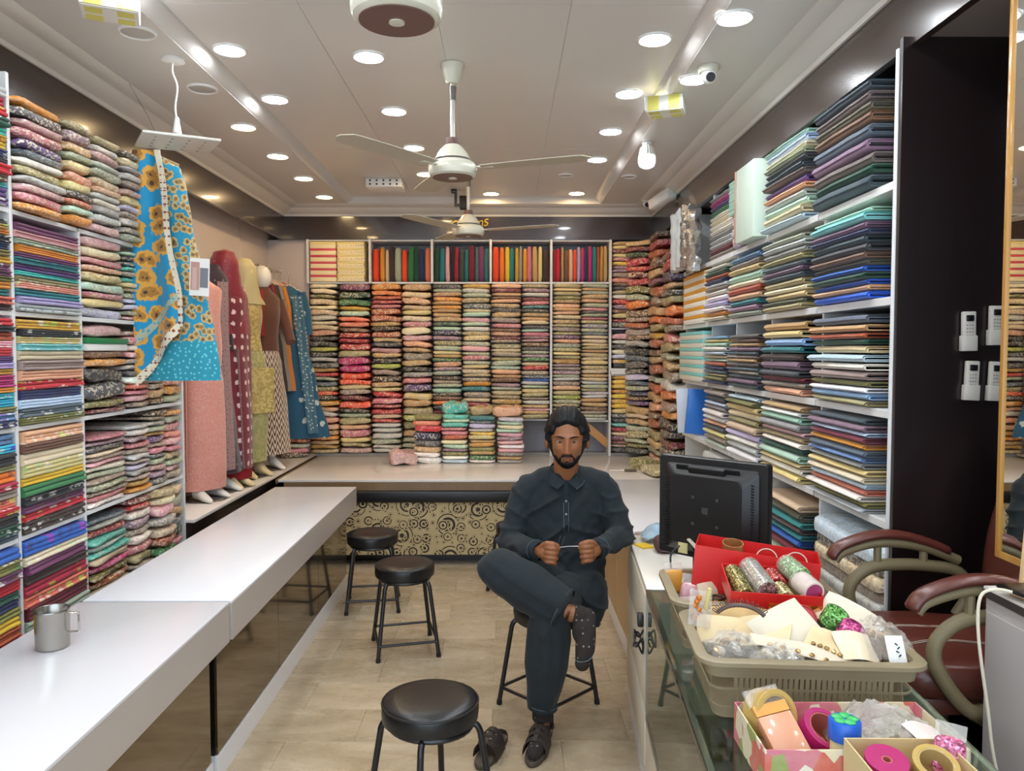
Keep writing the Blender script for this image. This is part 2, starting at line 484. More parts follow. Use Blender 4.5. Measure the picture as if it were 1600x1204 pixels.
# low plinth for the mannequins
t = thing('display_platform', 'low cream platform carrying the dressed mannequins', 'platform', (-1.96, 5.9, 0))
MB().bx(-.30, .15, -1.455, 1.44, .70, .72).build('top', M('platform_top', 'e2dcd4', .25), t, bevel=.002)
MB().bx(-.30, .13, -1.45, 1.43, .0, .699).build('base', MT_DARKWOOD, t)
# back platform
def rings_fabric():
    m, n = newmat('circle_print'); v = n.coord('Object')
    s = n.sep(v); p = n.comb(s[0], s[2], 0.0)
    base = n.mix(n.noise(v, 6, 2)[0], (*lin('b09d74'), 1), (*lin('c9b68c'), 1))
    c = base
    for sc, rmax, fr, seed in ((5.0, .44, 32.0, 0.0), (8.5, .38, 30.0, 5.3), (17.0, .30, 24.0, 9.1)):
        mp = n.new('ShaderNodeMapping'); n.put(mp.inputs['Vector'], p); mp.inputs['Location'].default_value = (seed, seed * .7, 0)
        vo = n.voro(mp.outputs[0], sc, rnd=.75); vo.voronoi_dimensions = '2D'
        d = vo.outputs['Distance']
        inside = n.math('LESS_THAN', d, rmax)
        ring = n.math('GREATER_THAN', n.math('SINE', n.math('MULTIPLY', d, fr)), n.math('MULTIPLY_ADD', n.sep(vo.outputs['Color'])[0], .9, -.2))
        pick = n.math('GREATER_THAN', n.sep(vo.outputs['Color'])[1], .18)
        f = n.math('MULTIPLY', n.math('MULTIPLY', inside, ring), pick)
        fill = n.math('MULTIPLY', inside, pick)
        c = n.mix(fill, c, base)
        c = n.mix(f, c, (*lin('2c241b'), 1))
    n.set(Base_Color=c, Roughness=.75)
    return m
YP = 6.0
t = thing('back_platform', 'white topped sitting platform with black cushion edge and circle print front', 'platform', (-.3, 6.7, 0))
MB().bx(-1.485, 1.66, YP - 6.7, .65, .67, .69).build('top', M('platform_laminate', 'e6e0da', .2, coat=.2), t, bevel=.002)
MB().bx(-1.44, 1.46, YP - 6.7 - .002, YP - 6.7 + .02, .605, .669).build('edge_board', MT_WOOD, t)
MB().bx(-1.505, -1.486, YP - 6.7, .65, .66, .692).build('edge_board', MT_WOOD, t)
MB().bx(-1.44, 1.46, YP - 6.7 - .012, YP - 6.7 + .05, .508, .603).build('cushion', MT_BLACKV, t, bevel=.018, segs=3)
MB().bx(-1.44, 1.46, YP - 6.7 + .015, YP - 6.7 + .05, .09, .507).build('front_panel', rings_fabric(), t)
MB().bx(-1.44, 1.46, YP - 6.7 + .18, .64, .0, .66).build('base', MT_DARKWOOD, t)
# right wing of the platform
t = thing('side_platform', 'white topped wing of the platform beside the seated man', 'platform', (.95, 4.95, 0))
MB().bx(-.30, .275, -1.12, 1.048, .67, .69).build('top', MT_WHITE, t, bevel=.002)
MB().bx(-.27, .25, -1.10, 1.04, .10, .669).build('base', MT_OAK, t)
MB().bx(-.275, .25, -1.10, 1.04, .0, .099).build('kickboard', MT_WHITE, t)
MB().bx(.276, .415, -1.12, 1.048, .645, .668).build('ledge', M('platform_laminate'), t, bevel=.002)
for i in range(3): MB().bx(-.282, -.271, -1.08 + i * .7, -1.08 + i * .7 + .69, .11, .655).build('side_panel', MT_OAK, t, bevel=.002, segs=1)
# ================================================================== CLOTH MATERIALS (colour comes from each object)
def fabric(name, kind):
    m, n = newmat(name)
    inf = n.new('ShaderNodeObjectInfo'); base = inf.outputs['Color']; rnd = inf.outputs['Random']
    off = n.math('MULTIPLY', rnd, 37.0)
    tc = n.new('ShaderNodeTexCoord'); mp = n.new('ShaderNodeMapping')
    n.put(mp.inputs['Vector'], tc.outputs['Object']); n.put(mp.inputs['Location'], n.comb(off, off, off))
    v = mp.outputs[0]
    lite = n.mix(0.75, base, (0.9, 0.86, 0.78, 1)); dark = n.mix(0.7, base, (0.05, 0.03, 0.03, 1))
    pick = n.math('GREATER_THAN', n.math('FRACT', n.math('MULTIPLY', rnd, 7.31)), 0.42)
    second = n.mix(pick, dark, lite)
    if kind == 'print':
        vo = n.voro(v, 26.0); f, _ = n.noise(v, 9.0, 2)
        blob = n.math('LESS_THAN', n.math('ADD', vo.outputs['Distance'], n.math('MULTIPLY', f, 0.45)), 0.62)
        has = n.math('GREATER_THAN', n.math('FRACT', n.math('MULTIPLY', rnd, 13.7)), 0.3)
        z = n.sep(tc.outputs['Object'])[2]
        band = n.math('GREATER_THAN', n.math('FRACT', n.math('MULTIPLY_ADD', z, 28.0, off)), 0.45)
        fac = n.math('MULTIPLY', n.math('MULTIPLY', blob, has), n.math('MULTIPLY', band, 0.8))
        c = n.mix(fac, base, second)
        hue = n.new('ShaderNodeHueSaturation'); n.put(hue.inputs['Color'], base); hue.inputs['Hue'].default_value = 0.62; hue.inputs['Saturation'].default_value = 0.9
        vo2 = n.voro(v, 14.0)
        fl = n.math('MULTIPLY', n.math('MULTIPLY', n.math('LESS_THAN', vo2.outputs['Distance'], 0.32), has), band)
        c = n.mix(fl, c, hue.outputs[0])
        n.set(Base_Color=c, Roughness=0.8, Sheen_Weight=0.15)
        n.bump(n.noise(v, 160, 2)[0], 0.15, 0.002)
    elif kind == 'plain':
        f, _ = n.noise(v, 5.0, 3)
        k = n.math('MULTIPLY_ADD', f, 0.35, 0.82)
        n.set(Base_Color=n.mix(1.0, base, n.comb(k, k, k), 'MULTIPLY'), Roughness=0.85, Sheen_Weight=0.25, Sheen_Roughness=0.4)
        n.bump(n.math('ADD', n.noise(v, 30, 2)[0], n.math('MULTIPLY', n.noise(v, 300, 1)[0], 0.3)), 0.18, 0.004)
    else:                                   # embroidered cloth; 'wrap' adds the clear bag
        vo = n.voro(v, 95.0 if kind == 'wrap' else 120.0)
        sp = n.sep(vo.outputs['Color'])[0]
        spark = n.math('GREATER_THAN', sp, 0.72); dk = n.math('LESS_THAN', sp, 0.22)
        f, _ = n.noise(v, 16.0, 3, 0.6)
        mot = n.math('MULTIPLY', n.math('GREATER_THAN', f, 0.54), 0.35)
        base = n.mix(1.0, base, (1.25, 1.22, 1.18, 1), 'MULTIPLY')
        amt = n.math('MULTIPLY_ADD', n.math('FRACT', n.math('MULTIPLY', rnd, 5.13)), 0.75, 0.25)
        c = n.mix(mot, base, n.mix(0.55, base, second))
        c = n.mix(n.math('MULTIPLY', n.math('MULTIPLY', spark, amt), 0.8), c, (0.86, 0.74, 0.5, 1))
        c = n.mix(n.math('MULTIPLY', dk, n.math('MULTIPLY', amt, 0.5)), c, n.mix(0.75, base, (0.08, 0.04, 0.03, 1)))
        if kind == 'wrap':
            n.set(Base_Color=c, Roughness=0.5, Coat_Weight=1.0, Coat_Roughness=0.12, Coat_IOR=1.75)
            w, _ = n.noise(v, 12, 4, 0.65, 1.8)
            nb = n.new('ShaderNodeBump'); nb.inputs['Strength'].default_value = 1.0; nb.inputs['Distance'].default_value = 0.05
            n.put(nb.inputs['Height'], w); n.put(n.bsdf.inputs['Coat Normal'], nb.outputs[0])
            n.bump(w, 0.3, 0.006)
        else:
            n.set(Base_Color=c, Roughness=0.55, Coat_Weight=0.2, Coat_Roughness=0.25, Sheen_Weight=0.2)
            n.bump(n.math('ADD', n.noise(v, 40, 3)[0], sp), 0.25, 0.003)
    return m
FB_PRINT = fabric('printed_cotton', 'print')
FB_PLAIN = fabric('plain_suiting', 'plain')
FB_WRAP = fabric('bagged_embroidery', 'wrap')
FB_EMB = fabric('embroidered_cloth', 'emb')

# ================================================================== CLOTH SHAPES (front is -y, width along x, z from 0)
NOM = {}
def variants(kind, fn, nom, mat, n):
    out = []
    for i in range(n):
        random.seed(hash_(kind) + i)
        me = fn(i); me.materials.append(mat); out.append(me)
    NOM[kind] = (out, nom)
def hash_(s): return sum(ord(c) * (i + 3) for i, c in enumerate(s))
def cloth_profile(layers, D, H):
    pts = [(D / 2, 0.0), (D / 2, H)]
    h = H / layers
    for l in range(layers - 1, -1, -1):
        push = random.uniform(-0.006, 0.004)
        for k in range(6):
            a = PI / 2 - PI * k / 5
            pts.append((-D / 2 + h * .5 + push - math.cos(a) * h * 0.62 + 0.004, l * h + h / 2 + math.sin(a) * h * 0.475))
    return pts
def folded_cloth(i):
    W, D, H = NOMD['cloth']; mb = MB(); pr = cloth_profile(2 + i % 2, D, H)
    s = random.uniform(0, 50); rings = []
    for k in range(8):
        x = -W / 2 + W * k / 7
        rings.append([Vector((x, y + 0.006 * nz(x * 9 + s, z * 40, s) * (1 if y < 0 else 0), z + 0.0025 * nz(x * 7, s, y * 3))) for y, z in pr])
    return mb.loft(rings).mesh('folded_cloth', angle=70)
def pillow(i, kind='packet', p=0.5, lump=0.02):
    W, D, H = NOMD[kind]; s = random.uniform(0, 90)
    def fn(q):
        a = nz(q.x * 9 + s, q.y * 9, q.z * 14) ; b = nz(q.x * 22, q.y * 22 + s, q.z * 22)
        edge = 1 - 0.35 * max(0, abs(q.x) / (W / 2) - .6) / .4
        cr = 0.0
        if kind == 'packet':
            cr = -.10 * (1 - min(1, abs(nz(q.x * 13 + s, q.y * 13, q.z * 10)) * 4)) - .07 * (1 - min(1, abs(nz(q.x * 24, q.y * 24 + s, q.z * 24)) * 4))
        return Vector((q.x * (1 + cr * .25) + .012 * b, q.y * (1 + cr * .3) + 0.012 * a, (q.z * edge * (1 + cr * 1.2) + (lump * a + .006 * b) * H / .06) + 0.006 * math.sin(q.x * 8 + s)))
    mb = MB().ell((0, 0, H / 2), (W / 2, D / 2, H / 2), (40 if kind == 'packet' else 26), (14 if kind == 'packet' else 10), p=p, fn=fn)
    return mb.mesh(kind, angle=80)
def bolt(i):
    W, D, H = NOMD['bolt']; t = random.uniform(.0042, .006); turns = max(1.6, (H / 2 - t) / (t + 0.0022)); s = random.uniform(0, 60)
    N = int(18 * turns); path = []
    for k in range(N + 1):
        a = 2 * PI * k / 18 + PI * random.choice((0, 0)); rr = H / 2 - t / 2 - (t + .0022) * k / 18
        if rr < .004: break
        ca, sa = math.cos(a), math.sin(a)
        y = -ca * rr + (-(D / 2 - H / 2) if ca > 0.02 else (D / 2 - H / 2) if ca < -0.02 else 0)
        path.append((y, sa * rr + H / 2))
    def off(path, o):
        out = []
        for k, (y, z) in enumerate(path):
            y0, z0 = path[max(k - 1, 0)]; y1, z1 = path[min(k + 1, len(path) - 1)]
            dx, dz = y1 - y0, z1 - z0; L = math.hypot(dx, dz) or 1
            out.append((y - dz / L * o, z + dx / L * o))
        return out
    outer, inner = off(path, t / 2), off(path, -t / 2)
    ring2 = outer + inner[::-1]; n = len(ring2); h = len(path)
    rings = []
    for k in range(7):
        x = -W / 2 + W * k / 6
        inset = 0.0
        rings.append([Vector((x + (0.012 * nz(s, j * .15, 3) if k in (0, 6) else 0), y + 0.006 * nz(x * 6 + s, z * 9, 1), z + 0.004 * nz(x * 5, s, y * 4) * (1 if z > H * .3 else .3))) for j, (y, z) in enumerate(ring2)])
    mb = MB().loft(rings, caps=False)
    for base in (0, 6 * n):
        fs = []
        for j in range(h - 1): fs.append((base + j, base + j + 1, base + n - 2 - j, base + n - 1 - j))
        mb.f += fs; mb.mi += [0] * len(fs)
    return mb.mesh('bolt', angle=60)
def standing_roll(i):
    W, D, H = NOMD['roll']; s = random.uniform(0, 90)
    def fn(q):
        tw = .006 * nz(q.z * 6 + s, s, 1); slack = .05 * nz(s, 2, 3)
        return Vector((q.x * (1 - .15 * sstep(.1, .5, q.z / H)) + tw + slack * q.z * .5 + .003 * nz(q.x * 30, q.y * 30, q.z * 18 + s), q.y + .004 * nz(q.z * 14, s, q.x * 20), q.z))
    return MB().ell((0, 0, H / 2), (W / 2, D / 2, H / 2), 18, 10, p=.38, fn=fn).mesh('roll', angle=70)
NOMD = {'cloth': (.42, .36, .036), 'packet': (.28, .32, .065), 'suit': (.27, .32, .05), 'bolt': (.6, .34, .042), 'roll': (.062, .22, .36), 'thinbolt': (.55, .34, .026)}
variants('cloth', folded_cloth, NOMD['cloth'], FB_PRINT, 6)
variants('packet', lambda i: pillow(i, 'packet', .25, .02), NOMD['packet'], FB_WRAP, 8)
variants('suit', lambda i: pillow(i, 'suit', .27, .009), NOMD['suit'], FB_EMB, 8)
variants('bolt', bolt, NOMD['bolt'], FB_PLAIN, 8)
variants('roll', standing_roll, NOMD['roll'], FB_PLAIN, 6)

def put(kind, name, color, x, y, z, rz, w, d, h, label, cat, group, tilt=0.0, dirs=1):
    ms, nom = NOM[kind]
    me = random.choice(ms)
    o = link(name, me, None, None, (x, y, z), (tilt, 0, rz), (w / nom[0], d / nom[1], h / nom[2]), color)
    return tag(o, label, cat, group)

def vary(c, amt=0.06):
    r = lin(c); k = 1 + random.uniform(-amt, amt) * 2
    return tuple(max(0.0, min(1.0, v * k * (1 + random.uniform(-amt, amt)))) for v in r)
def stack(kind, name, items, cx, cy, z0, z1, rz, w, d, where, what, cat, group, jit=.008, wt=None, rot=1.5):
    """items listed from the top; every one is an object of its own."""
    random.seed(hash_(where + name))
    n = len(items); ws = [random.uniform(.75, 1.3) for _ in items]
    if wt: ws = [a * b for a, b in zip(ws, wt)]
    tot = sum(ws); z = z0; H = z1 - z0
    for i in range(n - 1, -1, -1):
        h = H * ws[i] / tot
        c = items[i]
        dx, dy = random.uniform(-jit, jit), random.uniform(-jit, jit)
        o = put(kind, name, c, cx + dx, cy + dy, z + .0006, rz + R(random.uniform(-rot, rot)), w * random.uniform(.95, 1.0), d * random.uniform(.96, 1.0), h - .0012,
            f"{c} {what}, {ordinal(i)}{'' if i == 0 else ' from top'}, {where}", cat, group)
        o.color = (*vary(c), 1)
        z += h
def L_(s): return [a.strip() for a in s.split(',')]

# ================================================================== LEFT SHELVING (printed cottons, bagged suits)
XS = -1.85
lu = thing('shelving_unit', 'tall white open shelving of printed cloth beside the mannequins', 'shelving', (-2.07, 3.4, 0))
def board(par, x0, x1, y0, y1, z0, z1, name='shelf_board', mat=None, base=None):
    b = base or par.location
    return MB().bx(x0 - b[0], x1 - b[0], y0 - b[1], y1 - b[1], z0 - b[2], z1 - b[2]).build(name, mat or MT_SHELF, par, bevel=.0015, segs=1)
for z in (2.235, 1.85, 1.41, .985, .55):
    board(lu, XL + .005, XS - .015, 2.0, 2.925, z - .018, z); board(lu, XL + .005, XS - .015, 2.943, 3.385, z - .018, z)
    board(lu, XL + .005, XS - .015, 3.403, 4.43, z - .018, z)
for y, z1 in ((2.934, 2.74), (3.394, 2.217), (4.44, 2.30)):
    board(lu, XL + .005, XS - .012, y - .009, y + .009, 0.0, z1, 'divider')
board(lu, XL + .002, XL + .004, 1.99, 4.44, 0, 2.74, 'back_panel', M('shelf_back', '5d565a', 0.7))
SH = ['top shelf', 'second shelf', 'third shelf', 'fourth shelf', 'fifth shelf']
ZR = [(2.237, 2.67), (1.852, 2.19), (1.412, 1.822), (.987, 1.385), (.552, .955)]
colA = ['silver, crimson, red, dark green, turquoise, mustard, yellow, navy, charcoal, red, brown, turquoise, purple, purple',
        'charcoal, gold, amber, black, navy, olive, mustard, plum, plum, olive, amber, teal, coral, dark brown',
        'red, black, rust, pink, red, purple, lilac, mustard, magenta, magenta, amber, cyan, cyan, olive, denim, navy',
        'denim, cyan, black, khaki, orange, crimson, taupe, coral, red, black, dark green, slate',
        'blue, olive, plum, red, dark green, navy, olive, yellow, rust, red, maroon']
colB = ['', 'plum, dusty pink, sage, amber, plum, teal, purple, turquoise, khaki, salmon, teal, lilac, silver',
        'mustard, black, straw, aqua, beige, taupe, peach, red, navy, pale blue, slate, olive',
        'peach, brown, cream, straw, yellow, green, black, plum, red, dark brown',
        'blue, cream, plum, dark brown, crimson, coral, maroon, sage, pale blue']
for r, (a, b) in enumerate(ZR):
    stack('cloth', 'folded_cloth', L_(colA[r]), XS - .175, 2.70, a, b, R(90), .43, .36, f'{SH[r]} of the cut-off column', 'folded printed cloth', 'cloth', 'printed cotton cloths', .006)
    if colB[r]:
        stack('cloth', 'folded_cloth', L_(colB[r]), XS - .175, 3.165, a, b, R(90), .435, .36, f'{SH[r]} above the mug', 'folded printed cloth', 'cloth', 'printed cotton cloths', .006)
# bagged suits: top shelf over the mug column, then the column next to the hanging suit
def bags(items, y0, y1, z0, z1, where, front=XS, kind='packet', name='bagged_suit', d=.36):
    stack(kind, name, L_(items), front - d / 2, (y0 + y1) / 2, z0, z1, R(90), y1 - y0, d, where, 'bagged suit', 'cloth', 'bagged suits on the dress side shelving')
bags('amber, charcoal, dusty pink, rose, purple, slate, ivory, khaki, silver, dusty pink, rose, amber', 2.94, 3.262, *ZR[0], 'top shelf above the mug', XS + .03)
bags('khaki, mauve, tan, sage, straw, salmon, straw, charcoal, coral, mint, amber', 3.268, 3.472, *ZR[0], 'top shelf, second pile', XS + .03)
bags('khaki, silver, dusty pink, silver, sage, beige, peach, silver, ivory, grey, silver, dusty pink', 3.478, 3.732, *ZR[0], 'top shelf, third pile', XS + .03)
bags('charcoal, beige, grey, silver, taupe, dusty pink, straw, lavender, taupe, silver, grey, sage', 3.738, 3.995, *ZR[0], 'top shelf, pile by the hanging suit', XS + .03)
bags('dusty pink, cream, rose, peach, straw, mint, rose, straw, lavender', 3.408, 3.80, 1.852, 2.215, 'second shelf, pile of puffy pastels')
bags('mint, charcoal, slate, turquoise, taupe, turquoise, straw, beige, sage, lavender, lavender, sage, pink', 3.806, 4.03, 1.852, 2.19, 'second shelf, narrow pastel pile')
bags('pink, grey, dusty pink, silver, taupe, brown', 4.036, 4.23, 1.852, 2.15, 'second shelf behind the hanging suit')
bags('dusty pink, rose, ivory, pink, taupe, silver, charcoal, white, coral, rose, pink, taupe', 3.81, 4.03, 1.412, 1.80, 'third shelf beside the dark packets')
bags('charcoal, green, black, crimson, lime, mint, silver, taupe, taupe, tan, brown', 4.036, 4.22, 1.412, 1.80, 'third shelf by the shawl tip')
bags('taupe, khaki, brown, salmon, amber, sage', 4.226, 4.42, 1.412, 1.70, 'third shelf, last pile')
bags('rose, mauve, charcoal, cream, taupe, pink, ivory, sage, taupe, sage, taupe, rose, white', 3.408, 3.80, .987, 1.31, 'fourth shelf, wide pile')
bags('silver, white, mauve, rose, taupe, silver, taupe, lavender, grey, taupe, gold, amber', 3.81, 4.03, .987, 1.33, 'fourth shelf, pile of papers and suits')
bags('dark brown, taupe, grey, sage, mustard, purple, taupe, rose, slate, sage, dusty pink, mauve, charcoal', 4.036, 4.22, .987, 1.385, 'fourth shelf beside the pink trousers')
bags('amber, sage, rose, salmon, pink, rose, khaki, sage, dusty pink, taupe', 4.226, 4.42, .987, 1.37, 'fourth shelf, pile by pink trousers')
bags('slate, grey, crimson, turquoise, silver, turquoise, beige, magenta, olive, rust, beige, crimson', 3.408, 3.80, .552, .93, 'fifth shelf behind the counter, wide pile')
bags('maroon, red, ivory, mauve, taupe, ivory, rose, khaki, taupe, ivory', 3.81, 4.03, .552, .96, 'fifth shelf behind the counter, second pile')
bags('khaki, cream, pink, grey, beige, rust, green, taupe', 4.036, 4.22, .552, .965, 'fifth shelf behind the counter, third pile', XS + .05)
bags('beige, sage, tan, slate, dark green, rose, brown', 4.226, 4.42, .552, .945, 'fifth shelf behind the counter, end pile')
# flat boxes and dark packets on the third shelf
def flat_pack(name, color, y0, y1, z0, z1, mat, label, lid=None, front=XS):
    t = thing(name, label, 'box', (front - .17, (y0 + y1) / 2, z0))
    w, h = y1 - y0, z1 - z0
    o = MB().bx(-.165, .165, -w / 2, w / 2, 0.0006, h * (.55 if lid else 1) - .0006).build('body', mat, t, bevel=.004)
    o.color = (*lin(color), 1)
    if lid:
        o = MB().bx(-.17, .17, -w / 2 - .003, w / 2 + .003, h * .55, h - .001).build('lid', lid, t, bevel=.003)
    return t
GLOSSBOX = M('green_card', '1f7a44', 0.35, coat=.3); WHITECARD = M('white_card', 'e8e6e0', 0.5)
put('packet', 'bagged_suit', 'dusty pink', XS - .18, 3.61, 1.762, R(90), .34, .34, .05, 'pinkish bagged suit lying on the green lidded box', 'cloth', 'bagged suits on the dress side shelving')
flat_pack('shirt_box', 'white', 3.43, 3.79, 1.70, 1.76, WHITECARD, 'white card box with a bright green lid on the third shelf', GLOSSBOX)
for k, (c, z0, z1, l) in enumerate((('brown', 1.665, 1.70, 'brown bagged suit just under the green lidded box'), ('amber', 1.625, 1.665, 'amber brown bagged suit above the black packets'), ('black', 1.545, 1.625, 'thick black bagged suit under the amber one'),
                       ('charcoal', 1.475, 1.545, 'crumpled dark grey bagged suit below the black one'), ('olive', 1.435, 1.475, 'dark olive bagged suit near the third shelf board'), ('maroon', 1.413, 1.435, 'thin maroon bagged suit resting on the third shelf board'))):
    random.seed(40 + k)
    put('packet', 'bagged_suit', c, XS - .18 + .01 * (k % 2), 3.605, z0 + .0005, R(90 + (k % 3) - 1), .36, .35, z1 - z0 - .001, l, 'cloth', 'bagged suits on the dress side shelving')

# ================================================================== BACK WALL SHELVING
YS = 7.35
bu = thing('shelving_unit', 'white back wall shelving packed with suits under a row of cloth rolls', 'shelving', (-0.45, 7.5, 0.69))
def xb(px): return (px - 790) * YS / 1200 + 0.0
def zb(py): return 1.7 - (py - 548) * YS / 1200
for px in (484, 580, 676, 767, 861, 953):
    full = px in (861, 953)
    board(bu, xb(px) - .011, xb(px) + .011, YS - .02, 7.70, .69 if full else 2.34, 2.755, 'divider')
    if not full: board(bu, xb(px) - .006, xb(px) + .006, YS + .33, 7.70, .69, 2.339, 'divider')
for a, b in ((484, 580), (580, 676), (676, 767), (767, 861), (861, 953)):
    board(bu, xb(a) + .012, xb(b) - .012, YS + .01, 7.70, 2.338, 2.356)
    board(bu, xb(a) + .012, xb(b) - .012, YS + .01, 7.70, 2.74, 2.755)
board(bu, xb(861) + .012, xb(953) - .012, YS + .01, 7.70, 1.018, 1.034)
board(bu, xb(676) + .012, xb(861) - .03, YS + .01, 7.70, 1.03, 1.046)
board(bu, xb(953) + .012, 1.26, YS + .01, 7.70, 1.905, 1.918); board(bu, xb(953) + .012, 1.26, YS + .01, 7.70, 1.46, 1.474)
board(bu, xb(484), 1.30, YS - .005, YS + .02, .69, .72, 'plinth', M('plinth_metal', '8d8a85', 0.4))
board(bu, xb(484), 1.38, 7.701, 7.712, .69, 2.755, 'back_panel', M('back_shelf_panel', 'b9b4b8', 0.6))
S = {
 1: 'cream, cream, olive, beige, cream, beige, silver, cream, beige, peach, black, black, lime, charcoal, silver, charcoal, gold, red, sage, slate, olive, vermilion, charcoal, amber, peach, silver, salmon, peach, tan, amber, tan, gold, tan',
 2: 'plum, dark green, green, mustard, mint, coral, coral, brown, red, crimson, red, khaki, magenta, magenta, vermilion, vermilion, straw, taupe, maroon, vermilion, black, sage, khaki, peach, rose, straw, khaki, dusty pink',
 3: 'amber, orange, rust, crimson, rose, rust, rust, gold, dark brown, rust, tan, charcoal, dusty pink, tan, black, lime, taupe, dark brown, tan, straw, red, rose, crimson, red, beige, red, silver, silver, silver, sage, silver, silver',
 4: 'tan, beige, peach, beige, straw, cream, rose, cream, pink, peach, tan, taupe, tan, black, grey, rose, purple, straw, tan, khaki, lime, olive, tan, sage, sage, silver',
 5: 'charcoal, sage, tan, amber, tan, amber, tan, tan, tan, dark green, mint, navy, mauve, khaki, sage, straw, tan, green, peach, mauve, sage, dark brown, taupe, sage, mint, dark brown, brown, orange, charcoal, maroon, charcoal',
 6: 'gold, silver, sage, khaki, slate, beige, mint, pink, mint, silver, khaki, straw, sage, pink, sage, rose, sage, straw, beige, khaki, taupe, amber, teal, taupe, beige, crimson, rust, sage, grey',
 7: 'peach, maroon, tan, brown, peach, tan, charcoal, tan, taupe, rose, brown, peach, maroon, taupe, khaki, beige, taupe, khaki, sage, mint, peach, tan, brown, mauve, sage, beige, khaki, gold, olive, rose, peach',
 8: 'khaki, mauve, silver, maroon, rose, teal, charcoal, tan, tan, beige, charcoal, mint, rose, plum, dusty pink, brown, charcoal, sage, mauve, green, beige, red, taupe, slate, blue, silver, sage, straw, khaki, taupe, silver, tan, pink, tan, khaki',
 9: 'khaki, straw, khaki, olive, tan, peach, tan, peach, beige, tan, khaki, taupe, khaki, purple, peach, sage, khaki, straw, khaki, gold, mauve, taupe, mauve, sage, silver, taupe, peach, khaki, lime, sage, khaki, sage, khaki, mauve',
 10: 'sage, tan, sage, tan, peach, sage, rose, charcoal, sage, rose, khaki, grey, sage, slate, beige, beige, straw, khaki, tan, khaki, beige, straw, khaki, beige, tan, beige, silver, sage, khaki, silver, silver, tan, tan, brown, taupe, sage, silver',
}
edges = [484, 529, 580, 628, 676, 722, 767, 815, 861, 908, 953]
for k in range(1, 11):
    a, b = edges[k - 1], edges[k]
    bottom = .722 if k <= 4 else 1.048 if k <= 8 else 1.036
    x0, x1 = xb(a) + (.013 if a in (861,) else .001), xb(b) - (.013 if b in (861, 953) else .001)
    its = L_(S[k]); pk = k <= 4
    where = 'pile below the striped boxes' if k == 1 else 'pile below the dotted boxes' if k == 2 else f'pile {["third", "fourth", "fifth", "sixth", "seventh", "eighth", "ninth", "tenth"][k - 3]} along from striped boxes'
    stack('packet' if pk else 'suit', 'suit_packet' if pk else 'folded_suit', its, (x0 + x1) / 2, YS + .138, bottom, 2.335, 0, x1 - x0 + .001, .34, where,
          'bagged suit' if pk else 'folded embroidered suit', 'cloth', 'bagged suits on the back wall' if pk else 'folded suits on the back wall', .006)
xc0, xc1 = xb(953) + .014, xb(953) + .29
for its, z0, z1, lab in (('tan, straw, maroon, straw, rose, yellow, mauve, mauve, taupe, salmon, brown, charcoal, khaki, ivory, red, mauve, brown, straw, crimson, charcoal', 1.92, 2.735, 'upper corner pile beside the red rolls'),
                         ('pink, silver, charcoal, cream, lavender', 1.62, 1.86, 'corner pile over the white carton'),
                         ('mustard, yellow, yellow, amber, yellow, mustard, yellow, straw, slate, charcoal, turquoise, crimson, beige, plum, maroon, taupe, charcoal', .724, 1.457, 'corner pile under the white carton')):
    stack('suit', 'folded_suit', L_(its), (xc0 + xc1) / 2, YS + .14, z0, z1, 0, xc1 - xc0, .33, lab, 'folded embroidered suit', 'cloth', 'folded suits on the back wall', .006)
t = thing('sequin_box', 'small black box of gold sequins in the corner shelves', 'box', (xb(975), YS + .14, 1.533))
MB().bx(-.10, .10, -.15, .15, .001, .05).build('body', M('sequin_card', '2a2416', 0.4), t, bevel=.003)
o = MB().bx(-.102, .102, -.152, .152, .05, .083).build('lid', FB_EMB, t, bevel=.003); o.color = (*lin('mustard'), 1)
t = thing('carton', 'small white carton with a row of dots in the corner shelves', 'box', (xb(976), YS + .13, 1.475))
MB().bx(-.14, .14, -.15, .15, .001, .03).build('body', WHITECARD, t, bevel=.002); MB().bx(-.142, .142, -.152, .152, .03, .057).build('lid', WHITECARD, t, bevel=.002)
# corner and side wall piles
for its, cx, cy, rz, w, z0, z1, lab in (
    ('tan, maroon, dark green, crimson, red, maroon, crimson, olive, sage, orange, brown, taupe, rust, taupe, brown, grey, black, slate, charcoal, black', 1.335, 7.33, -45, .30, 1.48, 2.735, 'angled corner pile, upper half'),
    ('lavender, slate, sage, navy, brown, purple, tan, beige, tan, sage, khaki, sage, olive, charcoal', 1.335, 7.33, -45, .30, .724, 1.475, 'angled corner pile, lower half'),
    ('dark brown, crimson, rust, brown, tan, plum, rust, taupe, tan, orange, khaki, mustard, rust, brown, tan, rust, sage, rust, tan, peach, brown, rust, khaki, tan, sage, salmon', 1.455, 6.82, -90, .42, .695, 2.735, 'side wall pile next to the corner'),
    ('maroon, crimson, navy, tan, charcoal, khaki, orange, rust, taupe, rose, khaki, sage, tan, taupe, silver, orange, taupe, amber, black, charcoal, maroon, charcoal, dark brown, peach', 1.475, 6.36, -90, .42, .695, 2.50, 'side wall pile next to the cartons')):
    stack('packet', 'suit_packet', L_(its), cx, cy, z0, z1, R(rz), w, .32, lab, 'bagged suit', 'cloth', 'bagged suits in the corner', .012, rot=4)
